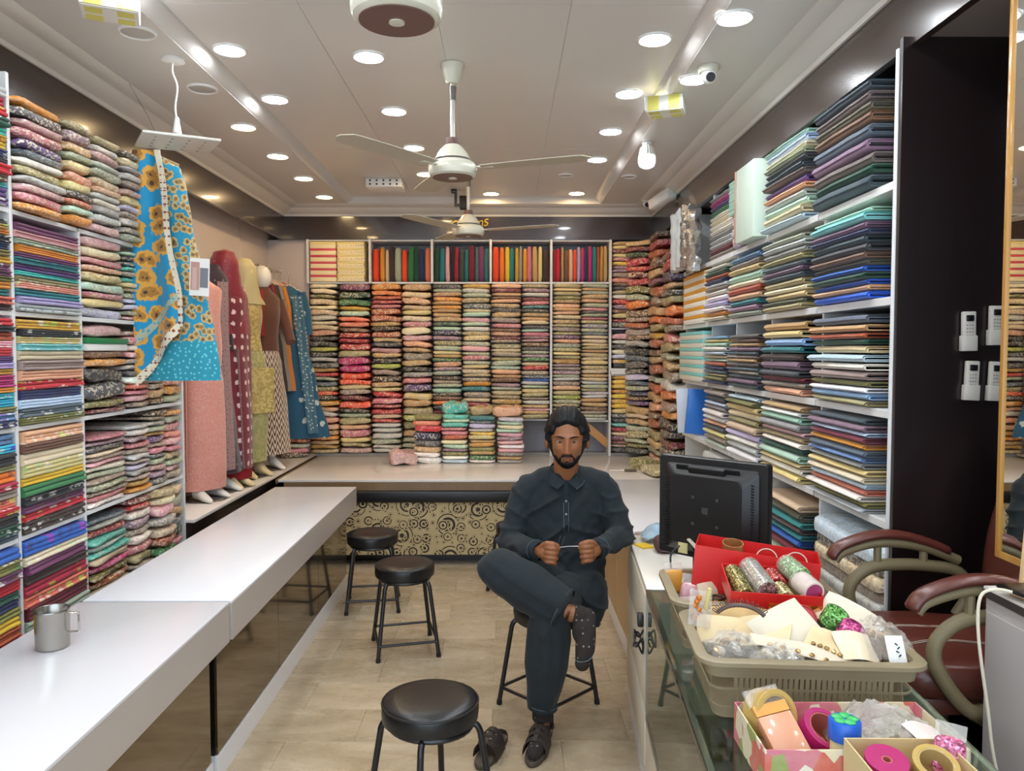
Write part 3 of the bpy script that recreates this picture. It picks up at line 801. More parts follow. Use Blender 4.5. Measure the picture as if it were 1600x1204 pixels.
# rolls standing in the top openings
ROLLS = [(580, 676, 'vermilion, amber, beige, dark brown, sage, vermilion, green, dark green, navy, coral'),
         (676, 767, 'dark green, teal, pink, black, crimson, charcoal, teal, maroon, slate, plum, teal'),
         (767, 861, 'vermilion, orange, yellow, teal, mustard, grey, amber, rose, tan, straw, dark brown'),
         (861, 953, 'crimson, red, tan, brown, peach, vermilion, lilac, magenta, navy, magenta, teal, rust, gold, tan')]
for c, (a, b, its) in enumerate(ROLLS):
    its = L_(its); random.seed(300 + c); ws = [random.uniform(.7, 1.3) for _ in its]; x = xb(a) + .02; W = xb(b) - xb(a) - .04
    for i, q in enumerate(its):
        w = W * ws[i] / sum(ws)
        o = put('roll', 'cloth_roll', q, x + w / 2, YS + .13, 2.3575, R(random.uniform(-3, 3)), w - .002, .22, random.uniform(.31, .355),
                f"upright {q} cloth roll, {'first' if i == 0 else ordinal(i)} in the {NTH[c]} opening from the boxes", 'cloth', 'cloth rolls standing over the back shelves')
        x += w
# gift boxes
def strip_mat(name, a, b, kind):
    m, n = newmat(name); v = n.coord('Object')
    if kind == 'dots':
        vo = n.voro(n.coord('Object', (1, 1, 1.0)), 42.0, rnd=.35)
        z = n.sep(v)[2]
        band = n.math('MULTIPLY', n.math('GREATER_THAN', z, .018), n.math('LESS_THAN', z, .045))
        f = n.math('MULTIPLY', n.math('LESS_THAN', vo.outputs['Distance'], .22), band)
    else: f = 0.0
    n.set(Base_Color=n.mix(f, (*lin(a), 1), (*lin(b), 1)), Roughness=.45)
    return m
BX_CREAM = M('cream_card', 'ecdcb0', .45); BX_RED = M('red_card_edge', 'd2445c', .45); BX_DOT = strip_mat('dotted_card', 'ecdcb0', '8a6a5a', 'dots'); BX_LID = M('yellow_card', 'ecd98c', .45)
for col, (a, b, n_) in enumerate(((487, 528, 6), (529, 572, 6))):
    x0, x1 = xb(a), xb(b); h = (2.732 - 2.358) / n_
    for i in range(n_):
        z = 2.3575 + h * i
        t = thing('gift_box', f"cream gift box with {'a red edge' if col == 0 else 'a dotted band'}, {ordinal(n_ - 1 - i)}{'' if i == n_ - 1 else ' from top'} of its pile", 'box', ((x0 + x1) / 2, YS + .15, z), R(random.uniform(-1, 1)), 'gift boxes on the back shelves')
        w = (x1 - x0) / 2 - .004
        if col == 0:
            MB().bx(-w, w, -.16, .15, .0005, h * .68).build('body', BX_CREAM, t, bevel=.002); MB().bx(-w - .002, w + .002, -.163, .152, h * .68, h - .001).build('lid', BX_RED if i < n_ - 1 else BX_LID, t, bevel=.002)
        else:
            MB().bx(-w, w, -.16, .15, .0005, h * .75).build('body', BX_DOT, t, bevel=.002); MB().bx(-w - .002, w + .002, -.163, .152, h * .75, h - .001).build('lid', BX_LID, t, bevel=.002)
# piles standing on the back platform
ZP = .69
for nme, its, a, b, yf, z1, lab in (('f0', 'olive, coral, red, navy, charcoal, tan, white, white', 645, 689, 6.86, 1.12, 'platform pile next to the pink pillow'),
                    ('f1', 'turquoise, mint, turquoise, rose, rose, rust, cream, mint, mauve, olive, white, pale blue', 689, 731, 6.86, 1.13, 'platform pile with mint bag on top'),
                    ('f2', 'teal, slate, lavender, silver, yellow, straw, tan, gold, olive, gold, green, white', 732, 774, 6.86, 1.11, 'third platform pile from the pillow'),
                    ('f3', 'lavender, mint, cream, mint, pink, mauve, pink, white, pink, grey, tan, grey', 776, 818, 6.86, 1.10, 'platform pile beside the seated man')):
    x0, x1 = (a - 790) * 6.86 / 1200, (b - 790) * 6.86 / 1200
    stack('suit', 'folded_suit', L_(its), (x0 + x1) / 2, 7.03, ZP + .001, z1, 0, x1 - x0 - .003, .33, lab, 'folded suit', 'cloth', 'folded suits on the back platform', .008, rot=4)
put('packet', 'suit_packet', 'dusty pink', (625 - 790) * 6.72 / 1200, 6.83, ZP + .001, R(15), .25, .24, .12, 'puffy dusty pink bagged suit lying on the back platform', 'cloth', 'bagged suits on the back wall')
put('packet', 'suit_packet', 'turquoise', (709 - 790) * 6.9 / 1200, 7.05, 1.131, R(5), .25, .26, .10, 'crumpled mint plastic bag on top of a platform pile', 'cloth', 'bagged suits on the back wall')
put('packet', 'suit_packet', 'peach', (790 - 790) * 6.9 / 1200 + .02, 7.08, 1.101, R(-4), .28, .26, .09, 'shiny peach bagged suit on the pile by the man', 'cloth', 'bagged suits on the back wall')
put('packet', 'suit_packet', 'tan', (752 - 790) * 6.9 / 1200, 7.1, 1.111, R(-4), .22, .22, .08, 'tan bagged suit on the third platform pile', 'cloth', 'bagged suits on the back wall')
t = thing('wooden_plank', 'short tan wooden plank leaning in the empty niche', 'plank', (xb(936), YS + .12, 1.035 - .33))
o = MB().box((0, 0, 0), (.30, .05, .075)).build('board', wood_mat('plank_wood', 'c98d52', 'dba769', .5, 0, 5, axis='x'), t, bevel=.003)
o.location = (0, 0, .175); o.rotation_euler = (0, R(41), 0)

# ================================================================== RIGHT SHELVING (plain bolts)
XR_S = 1.37
ru = thing('shelving_unit', 'white wall shelving full of plain folded suiting cloth', 'shelving', (1.56, 4.3, 0))
RY = [(2.735, 3.40), (3.418, 4.055), (4.073, 4.68), (4.698, 5.235), (5.253, 5.98)]
RZ = [(2.305, 2.72), (1.895, 2.25), (1.485, 1.845), (1.08, 1.445), (.66, 1.03)]
for y0, y1 in RY:
    for z0, z1 in RZ:
        board(ru, XR_S + .012, 1.74, y0, y1, z0 - .03, z0)
for y in [2.726] + [(RY[i][1] + RY[i + 1][0]) / 2 for i in range(4)] + [5.989]:
    board(ru, XR_S + (.04 if y > 2.8 else -.0), 1.74, y - .008, y + .008, .16, 2.755, 'divider')
board(ru, 1.741, 1.75, 2.73, 6.0, .16, 2.755, 'back_panel', M('shelf_back_sage', 'a9b3a2', .6))
RC = [
 ['dark slate, dark taupe, dark olive, brown, slate, dusty mauve, dark taupe, dark green, dark slate', 'mint, aqua, dusty mauve, navy, dark slate, charcoal, brown, dark olive, blue, dark green, royal blue, peach, royal blue',
  'slate, tan, rust, dark green, beige, pale blue, ivory, taupe, olive, white, sky blue, khaki', 'dark slate, dusty mauve, pale blue, maroon, amber, slate, denim, grey, straw, cream, pale blue, coral, ivory, olive, silver', ''],
 ['mint, pale blue, cream, sage, charcoal, dark slate, dark taupe, purple, peach, silver, mint, beige, pale blue', 'sage, silver, grey, khaki, slate, dusty mauve, dark slate, khaki, cream, straw, dark olive, khaki',
  'tan, straw, sky blue, teal, dark brown, dusty mauve, charcoal, maroon, taupe, peach', 'tan, white, mint, grey, dusty pink, khaki, ivory, dark green, mint, straw, ivory, straw', 'beige, dark olive, teal, dark taupe, teal, blue, maroon, sage, navy'],
 ['', 'denim, taupe, straw, mint, cream, rust, peach, teal, mauve, sage', 'dark taupe, brown, tan, dusty mauve, dark slate, taupe, tan, dark taupe, slate, taupe, slate, dusty mauve, dark slate',
  'pale blue, olive, straw, cream, khaki, beige, lavender, ivory, silver, white', 'silver, ivory, taupe, navy, grey, teal'],
 ['', 'ivory, dark green, rust, navy, white, taupe, ivory, white, lavender, white, amber, cream', 'sky blue, straw, mint, ivory, pale blue, beige, mint, rust, navy, slate, khaki, olive, navy',
  'taupe, black, pale blue, grey, ivory, silver, peach, charcoal, straw, taupe, sage', 'silver, beige, charcoal, khaki'],
]
BG = [.15, .10, .06, .04]
COLN = ['column beside the dark panel', 'second column from the dark panel', 'third column from the dark panel', 'fourth column from the dark panel']
for c in range(4):
    for r in range(5):
        if not RC[c][r]: continue
        y0, y1 = RY[c]; z0, z1 = RZ[r]; its = L_(RC[c][r])
        fill = .985 if (c, r) not in ((2, 2), (3, 2), (1, 4)) else .86
        stack('bolt', 'cloth_bolt', its, XR_S + .145, y1 - .008 - (y1 - y0 - BG[c]) / 2, z0 + .0005, z0 + (z1 - z0) * fill, R(-90), y1 - y0 - BG[c], .34, f'{SH[r]}, {COLN[c]}', 'folded plain cloth', 'cloth', 'plain cloth on the suiting shelves', .012, rot=1.3)
# clear-bagged flat shirts on the lowest visible shelf beside the chair
def flat_bag(name, color, x0, x1, y0, y1, z, h, mat, label, tilt=0.0):
    s = random.uniform(0, 50); W, D = y1 - y0, x1 - x0
    def fn(q): return Vector((q.x + .006 * nz(q.y * 6, s, 1), q.y, q.z + .010 * nz(q.x * 7 + s, q.y * 7, 2) - .02 * sstep(.3, .5, -q.x / D)))
    o = MB().ell((0, 0, h / 2), (D / 2, W / 2, h / 2), 30, 8, p=.16, fn=fn).build(name, mat, None, angle=70, loc=((x0 + x1) / 2, (y0 + y1) / 2, z))
    o.color = (*lin(color), 1)
    return tag(o, label, 'clothing', 'bagged shirts on the low shelf')
zc = .662
for k, (c, h, l) in enumerate((('black', .03, 'black bagged shirt lying lowest on the shelf by the chair'), ('pale blue', .045, 'pale blue bagged shirt near the bottom of the chair side shelf'), ('silver', .04, 'silvery bagged shirt in the middle of the chair side shelf'),
                     ('taupe', .05, 'greyish mauve bagged shirt on the chair side shelf'), ('beige', .05, 'beige bagged shirt on the chair side shelf'), ('charcoal', .045, 'dark bagged shirt with gold edge on the chair side shelf'), ('pale blue', .06, 'pale blue bagged shirt topmost on the chair side shelf'))):
    random.seed(70 + k)
    flat_bag('bagged_shirt', c, XR_S - .01 + .015 * (k % 2), XR_S + .34, 2.76, 3.38, zc, h - .001, FB_WRAP, l); zc += h
# boxes, bags and files on the far columns
def carton(name, x0, x1, y0, y1, z0, z1, mat, label, lid=None, group=None, cat='box'):
    t = thing(name, label, cat, ((x0 + x1) / 2, (y0 + y1) / 2, z0), 0, group); a, b, h = (x1 - x0) / 2, (y1 - y0) / 2, z1 - z0
    MB().bx(-a, a, -b, b, .0005, h * .6).build('body', mat, t, bevel=.002); MB().bx(-a - .002, a, -b - .0015, b + .0015, h * .6, h - .0006).build('lid', lid or mat, t, bevel=.002)
    return t
for i in range(6):
    h = .36 / 6
    carton('shirt_carton', XR_S, XR_S + .3, 5.30, 5.92, 1.8955 + h * i, 1.8955 + h * (i + 1), M('white_carton', 'e9e4d8', .5), f'white and orange carton, {ordinal(5 - i)}{"" if i == 5 else " from top"} of the carton pile', M('orange_carton', 'dd9a2e', .5), 'orange lidded cartons')
for i in range(6):
    h = .352 / 6
    carton('shirt_carton', XR_S - .02, XR_S + .3, 5.27, 5.95, 1.4855 + h * i, 1.4855 + h * (i + 1), M('beige_carton', 'd8d3c2', .5), f'beige and aqua carton, {ordinal(5 - i)}{"" if i == 5 else " from top"} of the aqua pile', M('aqua_carton', '7fc9c4', .5), 'aqua lidded cartons')
for i, c in enumerate(('taupe', 'maroon', 'silver', 'silver', 'grey', 'ivory', 'ivory', 'cream', 'ivory', 'green', 'purple', 'magenta', 'grey')):
    h = .41 / 13
    o = put('bolt', 'cloth_bolt', c, XR_S + .16, 4.97, 2.3055 + h * i, R(-90), .50, .30, h - .001, f'{c} folded plain cloth, {ordinal(12 - i)}{"" if i == 12 else " from top"}, top shelf next to silver bags', 'cloth', 'plain cloth on the suiting shelves')
for i in range(4):
    h = .2 / 4
    carton('shirt_carton', XR_S - .02, XR_S + .28, 4.42, 4.67, 2.505 + h * i, 2.505 + h * (i + 1), M('mint_carton', '9cc7b7', .5), f'mint green carton, {ordinal(3 - i)}{"" if i == 3 else " from top"} of the mint pile', None, 'mint cartons on the top shelf')
for i in range(3):
    h = .198 / 3
    random.seed(i); put('packet', 'suit_packet', 'lavender', XR_S + .14, 4.545, 2.306 + h * i, R(-90), .25, .30, h - .001, f'silvery lavender bagged cloth, {ordinal(2 - i)}{"" if i == 2 else " from top"} under the mint cartons', 'cloth', 'bagged suits in the corner')
t = thing('display_box', 'large flat pale green box standing upright on the top shelf', 'box', (XR_S + .10, 4.25, 2.306))
MB().bx(-.16, .13, -.16, .145, .0, .41).build('front_cover', M('pale_green_board', 'cfe0cf', .5), t, bevel=.004)
MB().bx(-.165, .13, .146, .165, .0, .41).build('spine', M('copper_board', 'b98a72', .4), t, bevel=.003)
MAT_BAG = M('silver_foil', 'cfd3d6', .18, metal=.85, bump=(26, .9))
MAT_CLEAR = M('clear_polythene', 'e8edf0', .12, trans=.55, alpha=.75, bump=(20, .6))
for i in range(4):
    y0 = 5.30 + i * .165
    def fn(u, v, i=i): return (XR_S - .03 - .03 * math.sin(u * PI) + .02 * nz(u * 5, v * 8, i), y0 + .155 * u + .012 * nz(v * 4, i, u), 2.30 + .43 * v - (.0 if i else .05))
    tag(MB().sheet(fn, 8, 14, .05).build('garment_bag', MAT_BAG if i < 2 else M('frosted_bag', 'c5c9c8', .25, bump=(30, .8)), None, angle=80), ['crumpled silver foil garment bag beside the mint cartons', 'second crumpled silver garment bag on the top shelf', 'frosted white garment bag on the top shelf', 'greyish garment bag hanging next to the corner suits'][i], 'garment bag', 'garment bags on the top shelf')
t = thing('file_folder', 'blue plastic folder standing in a white compartment by the corner', 'folder', (XR_S + .06, 5.62, 1.082))
MB().box((0, 0, .17), (.2, .03, .33), (0, R(5), 0)).build('cover', M('blue_plastic', '2e72c8', .3, bump=(40, .4)), t, bevel=.002)
MB().box((.01, .02, .16), (.18, .008, .31), (0, R(5), 0)).build('sheet', WHITECARD, t)
t = thing('file_folder', 'translucent white folder standing beside the blue one', 'folder', (XR_S + .04, 5.80, 1.082))
MB().box((0, 0, .17), (.22, .02, .335), (0, R(-3), 0)).build('cover', M('milky_plastic', 'cfd6e4', .3), t, bevel=.002)
t = thing('paper_bag', 'folded tan paper bag on the low shelf by the corner', 'bag', (XR_S + .1, 5.55, .662))
MB().sheet(lambda u, v: (-.17 + .34 * u, -.25 + .5 * v, .10 + .05 * nz(u * 3, v * 3, 5)), 8, 8, .05).build('sheet', M('tan_paper', 'c7a25c', .6), t)
# ================================================================== CEILING THINGS
MT_FANW = M('fan_enamel', 'd9d5c2', .25, coat=.3, var=(8, .05)); MT_FANB = M('fan_brown', '6f5048', .45); MT_BLADE = M('fan_blade', 'b9b09c', .4, var=(5, .08))
fan_parts = {}
def fan(x, y, z, angs, label, ang0=0):
    t = thing('ceiling_fan', label, 'ceiling fan', (x, y, ZC - .001), 0, 'ceiling fans in a line')
    b = z - ZC
    def sh(key, fn):
        if key not in fan_parts: fan_parts[key] = fn()
        return fan_parts[key]
    rodL = -b - .2
    def mk(name, prof, mat, n=32, off=0.0):
        me = MB().lathe([(r, zz + off) for r, zz in prof], n).mesh(name, angle=35); me.materials.append(mat); return me
    link('canopy', sh('can', lambda: mk('canopy', [(.001, -.001), (.058, -.001), (.06, -.008), (.034, -.085), (.026, -.095), (.001, -.096)], MT_FANW)), None, t)
    o = MB().cyl((0, 0, -.09), (0, 0, b + .185), .0125, n=14).build('downrod', M('fan_rod', 'c8c4bb', .3, metal=.3), t)
    MB().cyl((0, 0, -.11), (0, 0, -.175), .019, .017, n=12).build('hanger_clamp', M('clamp_steel', '77736c', .4, metal=.8), t)
    h = link('motor_housing', sh('mot', lambda: mk('motor_housing', [(.001, .16), (.036, .16), (.05, .15), (.075, .118), (.088, .09), (.09, .086)], MT_FANW)), None, t, (0, 0, b))
    link('housing_band', sh('band', lambda: mk('housing_band', [(.088, .087), (.091, .087), (.091, .080), (.088, .080)], M('band_dark', '3a352c', .4))), None, t, (0, 0, b))
    link('motor_bowl', sh('bowl', lambda: mk('motor_bowl', [(.001, .08), (.09, .08), (.112, .068), (.122, .05), (.122, .024), (.116, .008), (.104, .0), (.001, .0)], MT_FANW)), None, t, (0, 0, b))
    o = link('bottom_plate', sh('plate', lambda: mk('bottom_plate', [(.001, .001), (.100, .001), (.100, -.003), (.02, -.003), (.001, -.003)], MT_FANB)), None, t, (0, 0, b))
    link('hub_cap', sh('cap', lambda: mk('hub_cap', [(.001, 0), (.021, 0), (.021, -.004), (.001, -.005)], MT_FANW, 20)), None, o, (0, 0, -.003))
    link('collar', sh('col', lambda: mk('collar', [(.001, .192), (.034, .192), (.036, .162), (.001, .16)], MT_FANB, 20)), None, t, (0, 0, b))
    def bl():
        mb = MB(); rings = []
        for k in range(15):
            s = k / 14; r = .15 + .54 * s
            w = .058 + .022 * math.sin(min(1, s * 1.25) * PI * .5) - .012 * s
            if s > .9: w *= math.sqrt(max(0.02, 1 - ((s - .9) / .1) ** 2))
            tw = R(3) * (1 - .5 * s); zc = .045 + .02 * s
            rings.append([Vector((r, math.cos(tw) * u * w, zc + math.sin(tw) * u * w + v)) for u, v in ((-1, -.002), (0, -.004), (1, -.002), (1, .002), (0, .000), (-1, .002))])
        return mb.loft(rings).mesh('blade', angle=50)
    def br():
        mb = MB(); mb.box((.155, 0, .045), (.11, .035, .008), (0, 0, 0)); return mb.mesh('blade_bracket', bevel=.002)
    for a in angs:
        me = sh('blade', bl); 
        if not me.materials: me.materials.append(MT_BLADE)
        o = link('blade', me, None, t, (0, 0, b), (0, 0, R(a)))
        me = sh('br', br)
        if not me.materials: me.materials.append(MT_FANW)
        link('bracket', me, None, o)
    return t
p = at(622, 32, y=2.08); fan(-.288, 2.08, p.z - .0, (), 'cream ceiling fan directly overhead, only its motor bowl showing')
fan(-.263, 3.88, 2.565, (228, 348, 108), 'cream ceiling fan hanging in the middle of the room')
fan(-.283, 5.90, 2.575, (232, 352, 112), 'cream ceiling fan in front of the back fascia')

# pendant with a square reflector plate
x, y = -1.55, 3.66
t = thing('pendant_lamp', 'white corded pendant lamp with a flat square plate', 'lamp', (x, y, ZS - .001))
MB().lathe([(.001, 0), (.05, 0), (.052, -.012), (.03, -.02), (.001, -.02)], 24).build('canopy', MT_RING, t)
MB().tube(catmull([(0, 0, -.018), (-.004, 0, -.06), (.014, 0, -.11), (.016, 0, -.15), (.006, 0, -.22), (.012, 0, -.28)]), .0045, 8).build('cord', MT_RING, t)
MB().lathe([(.001, -.267), (.008, -.267), (.018, -.327), (.02, -.342), (.001, -.343)], 18, (.012, 0, 0)).build('holder', MT_RING, t)
MB().lathe([(.001, -.342), (.021, -.342), (.024, -.377), (.001, -.379)], 18, (.012, 0, 0)).build('bulb_neck', M('bulb_grey', 'a5a49c', .4), t)
o = MB().box((0, 0, 0), (.33, .33, .012)).build('plate', M('plate_white', 'd5d1c6', .35), t, bevel=.003); o.location = (.012, 0, -.385); o.rotation_euler = (R(2), R(-1), R(31))
for i in range(4):
    for j in range(4):
        MB().lathe([(.001, -.0061), (.006, -.0061), (.006, -.009), (.001, -.009)], 10, (-.105 + .07 * i, -.105 + .07 * j, 0)).build('led_dot', M('led_off', '9b978c', .4), o)

def yellow_box_mat(name):
    m, n = newmat(name); v = n.coord('Object')
    s = n.sep(v)
    fx = n.math('LESS_THAN', n.math('ABSOLUTE', n.math('SUBTRACT', n.math('ABSOLUTE', s[0]), .055)), .03)
    fy = n.math('GREATER_THAN', n.math('FRACT', n.math('MULTIPLY', s[1], 14.0)), .25)
    n.set(Base_Color=n.mix(n.math('MULTIPLY', fx, fy), (*lin('e6e3da'), 1), (*lin('dcd36a'), 1)), Roughness=.5)
    return m
YB_M = yellow_box_mat('yellow_white_card')
for (px, py, lab, rz, lit) in ((172, 16, 'yellow and white box lamp with one glowing side, above the shelving', 24, True), (1040, 172, 'yellow and white cardboard box fixed to the soffit', -20, False)):
    p = at(px, py, z=ZS - .06)
    t = thing('box_lamp', lab, 'lamp', (p.x, p.y, ZS - .001), R(rz))
    MB().bx(-.10, .10, -.075, .075, -.075, -.0).build('carton', YB_M, t, bevel=.002)
    MB().bx(-.095, .095, -.070, .070, -.079, -.076).build('bottom_flap', YB_M, t)
    if lit: MB().bx(.1, .103, -.07, .07, -.07, -.004).build('light_panel', M('lamp_panel', 'ffffff', .5, emis=('f5faff', 5.0)), t)
# big LED bulb on the soffit
p = at(1011, 222, z=ZS)
t = thing('led_bulb', 'large white LED bulb hanging from the soffit', 'lamp', (p.x, p.y, ZS - .001)); t.scale = (.86,) * 3
MB().lathe([(.001, 0), (.035, 0), (.037, -.018), (.02, -.022), (.001, -.022)], 22).build('socket', MT_RING, t)
rings = []
mb = MB()
for r, z in ((.028, -.02), (.05, -.045), (.058, -.09), (.058, -.1)):
    rings.append([Vector((math.cos(q) * r * (1 + (.05 if j % 2 else -.02)), math.sin(q) * r * (1 + (.05 if j % 2 else -.02)), z)) for j, q in enumerate(2 * PI * j / 32 for j in range(32))])
mb.loft(rings).build('heat_sink', M('bulb_white', 'dedbd2', .4), t, angle=20)
MB().lathe([(.062, -.1), (.066, -.11), (.066, -.155), (.055, -.182), (.03, -.196), (.001, -.2)], 28).build('diffuser', M('bulb_frost', 'f2f6f8', .3, emis=('eef6ff', .5)), t)
# security cameras
def dome(px, py, z, lab, sc=1.0, dx=0):
    p = at(px, py, z=z); t = thing('security_camera', lab, 'camera', (p.x, p.y, z - .001)); t.scale = (sc,) * 3
    MB().lathe([(.001, 0), (.05, 0), (.052, -.01), (.044, -.03), (.001, -.03)], 26).build('base', MT_FANW, t)
    MB().ell((0, -.004, -.045), (.038, .038, .036), 20, 12).build('ball', MT_RING, t)
    MB().cyl((0, -.028, -.055), (0, -.046, -.064), .022, n=18).build('lens', M('lens_dark', '20242e', .1, coat=.6), t)
dome(1107, 104, ZS, 'white dome camera on the soffit above the bolts'); dome(1010, 311, ZS, 'small white dome camera in the far ceiling corner', .9)
# emergency light box
p = at(603, 283, z=ZC)
t = thing('emergency_light', 'square white perforated lamp box on the ceiling', 'lamp', (p.x, p.y, ZC - .001))
MB().bx(-.15, .15, -.12, .12, -.07, 0).build('body', MT_RING, t, bevel=.008)
for i in range(5):
    for j in range(2): MB().bx(-.12 + .055 * i, -.105 + .055 * i, -.122, -.119, -.055 + .03 * j, -.04 + .03 * j).build('slot', M('slot_dark', '4a4540', .6), t)
# black bracket
p = at(712, 296, z=ZC)
t = thing('ceiling_bracket', 'black ceiling bracket with a small projector box', 'bracket', (p.x, p.y, ZC - .001))
MB().bx(-.04, .01, -.03, .03, -.03, 0).build('mount', MT_BLACKM, t, bevel=.004); MB().bx(-.012, .012, -.012, .012, -.15, -.03).build('arm', MT_BLACKM, t); MB().bx(.012, .035, -.01, .01, -.145, -.125).build('joint', MT_BLACKM, t)
MB().bx(.035, .115, -.05, .05, -.17, -.06).build('body', M('projector_black', '2b2320', .5), t, bevel=.006)
# white corner device on the fascia
p = at(1042, 312, x=FASR - .06)
t = thing('bullet_camera', 'white boxy camera mounted at the far fascia corner', 'camera', (FASR - .005, p.y, p.z))
MB().box((-.10, -.02, 0), (.09, .26, .085), (R(-14), 0, R(28))).build('body', MT_RING, t, bevel=.01); MB().cyl((-.08, -.02, 0), (0, .02, .02), .014, n=10).build('bracket', MT_RING, t)
MB().box((-.02, -.1, .01), (.02, .12, .035)).build('adaptor', M('mint_plastic', 'b9d6c6', .4), t, bevel=.003)
MB().tube(catmull([(-.02, -.1, .03), (-.05, -.05, .1), (-.10, .0, .12), (-.09, .02, .16)]), .003, 6).build('cable', MT_BLACKM, t)
# gilt lettering on the back fascia
def lettering(txt, px, py, h, lab, rot):
    cu = bpy.data.curves.new('letter', 'FONT'); cu.body = txt; cu.size = h; cu.extrude = .006; cu.shear = .35; cu.space_character = .85
    o = bpy.data.objects.new('letter_tmp', cu); COL.objects.link(o)
    me = bpy.data.meshes.new_from_object(o.evaluated_get(bpy.context.evaluated_depsgraph_get())); bpy.data.objects.remove(o)
    p = at(px, py, y=FASB - .007)
    return tag(link('sign_letter', me, MT_GOLD, None, (p.x, FASB - .007, p.z), (R(90), R(-rot), 0)), lab, 'lettering', 'gilt sign letters')
lettering('C', 703, 360, .11, 'gilt letter C on the dark back fascia', 14)
lettering('n', 746, 355, .12, 'gilt letter n on the dark back fascia', 14)
lettering('s', 755, 354, .14, 'gilt letter s on the dark back fascia', 14)
# ================================================================== STOOLS
def make_stool():
    t = thing('stool', 'x', 'stool', (0, 0, 0))
    MB().lathe([(.001, .424), (.158, .424), (.166, .430), (.169, .455), (.168, .478), (.166, .486), (.162, .491), (.156, .496), (.12, .503), (.06, .507), (.001, .508)], 40).build('seat', MT_BLACKV, t, angle=45)
    MB().tube([(math.cos(2 * PI * k / 32) * .167, math.sin(2 * PI * k / 32) * .167, .487) for k in range(33)], .0035, 6, caps=False).build('piping', MT_BLACKV, t)
    MB().tube([(math.cos(2 * PI * k / 32) * .14, math.sin(2 * PI * k / 32) * .152, .416) for k in range(33)], .0105, 8, caps=False).build('seat_ring', MT_BLACKM, t)
    leg = MB().tube(catmull([(.135, 0, .414), (.160, 0, .408), (.174, 0, .385), (.182, 0, .34), (.236, 0, .012), (.237, 0, .004)], 5), .0115, 10).mesh('leg', angle=50); leg.materials.append(MT_BLACKM)
    tip = MB().cyl((.236, 0, .001), (.2345, 0, .022), .0135, .013, n=12).mesh('foot_tip'); tip.materials.append(M('rubber', '111111', .7))
    rail = MB().tube([(.23 - .0, 0, 0), (0, .23, 0)], .008, 8).mesh('rail'); rail.materials.append(MT_BLACKM)
    for k in range(4):
        a = R(45 + 90 * k)
        o = link('leg', leg, None, t, None, (0, 0, a)); link('foot_tip', tip, None, o)
        link('rail', rail, None, t, (0, 0, .085), (0, 0, a))
    return t
stool0 = make_stool()
spots = [(-.575, 4.33, 14, 'black vinyl stool standing in the middle of the aisle'), (-.885, 5.07, 8, 'black vinyl stool tucked at the end of the counter'), (-.262, 2.62, 40, 'black vinyl stool beside the empty sandal, its feet cut off by the frame'),
         (.205, 3.63, 45, 'black stool with the seated man on it'), (.10, 5.32, 30, 'black stool mostly hidden behind the seated man')]
for i, (x, y, rz, lab) in enumerate(spots):
    o = stool0 if i == 0 else copy_tree(stool0)
    o.location = (x, y, 0); o.rotation_euler = (0, 0, R(rz)); tag(o, lab, 'stool', 'round black stools')

# ================================================================== STEEL MUG
t = thing('steel_mug', 'brushed steel mug with a square handle on the white counter', 'mug', (-1.485, 2.49, ZT + .0005), R(8))
MB().lathe([(.001, .0), (.046, .0), (.05, .004), (.052, .12), (.0535, .124), (.0525, .127), (.0505, .124), (.0485, .008), (.001, .006)], 40).build('cup', M('mug_steel', 'a5a19a', .26, metal=1.0, var=(9, .15)), t, angle=40)
MB().tube([(.05, 0, .112), (.078, 0, .112), (.082, 0, .108), (.082, 0, .052), (.078, 0, .048), (.05, 0, .048)], .006, 8, flat=.5).build('handle', MT_CHROME, t)

# ================================================================== GLASS DISPLAY COUNTER (slightly turned)
GLASS = M('counter_glass', 'dfeee6', .03, trans=1.0, ior=1.45)
GLASSEDGE = M('glass_edge', '6f8a7c', .15, trans=.3)
ALU = M('aluminium', 'a7a39b', .35, metal=.9)
CREAM = M('cream_board', 'd9cdb8', .45, var=(6, .05))
GZ = .80
gx, gy, ga = .60, 3.72, R(4.4)          # far corner on the aisle side
gc = thing('display_counter', 'glass display counter with cream panels, carrying baskets and a monitor', 'counter', (gx, gy, 0), -ga + PI)
# local: +y runs towards the entrance, -x runs away from the aisle
W_ = .62
MB().bx(-W_, 0, 0, .86, GZ - .018, GZ).build('worktop', M('cream_top', 'e4dfd4', .25), gc, bevel=.002)
MB().bx(-W_ + .01, -.012, .012, .86, .10, GZ - .019).build('cabinet_body', CREAM, gc)
for z0, z1 in ((.11, .33), (.335, .555), (.56, .77)): MB().bx(-.011, .004, .02, .85, z0, z1).build('drawer_front', CREAM, gc, bevel=.002)
MB().bx(-W_, 0.0, .0, 2.9, .0, .099).build('plinth', MT_WHITE, gc)
MB().bx(-W_, .0, .862, 2.9, .10, .30).build('lower_panel', CREAM, gc)
MB().bx(-W_ + .005, -.01, .865, 2.9, .302, .315).build('inner_floor', M('grey_board', '6c6a60', .5), gc)
MB().bx(-W_ + .03, -.03, .87, 2.88, .545, .552).build('glass_shelf', GLASS, gc)
MB().bx(-.006, .0, .865, 2.9, .33, GZ - .012).build('front_glass', GLASS, gc)
MB().bx(-W_, .004, .862, 2.9, GZ - .010, GZ).build('top_glass', GLASS, gc, bevel=.001, segs=1)
MB().bx(-.012, .002, .862, 2.9, .30, .33).build('rail', ALU, gc); MB().bx(-.014, .003, .862, 2.9, GZ - .026, GZ - .0105).build('rail', ALU, gc)
MB().bx(-.014, .003, .862, .876, .33, GZ - .026).build('corner_post', ALU, gc)
MB().bx(-W_, -W_ + .012, .865, 2.9, .30, GZ - .012).build('back_board', CREAM, gc)
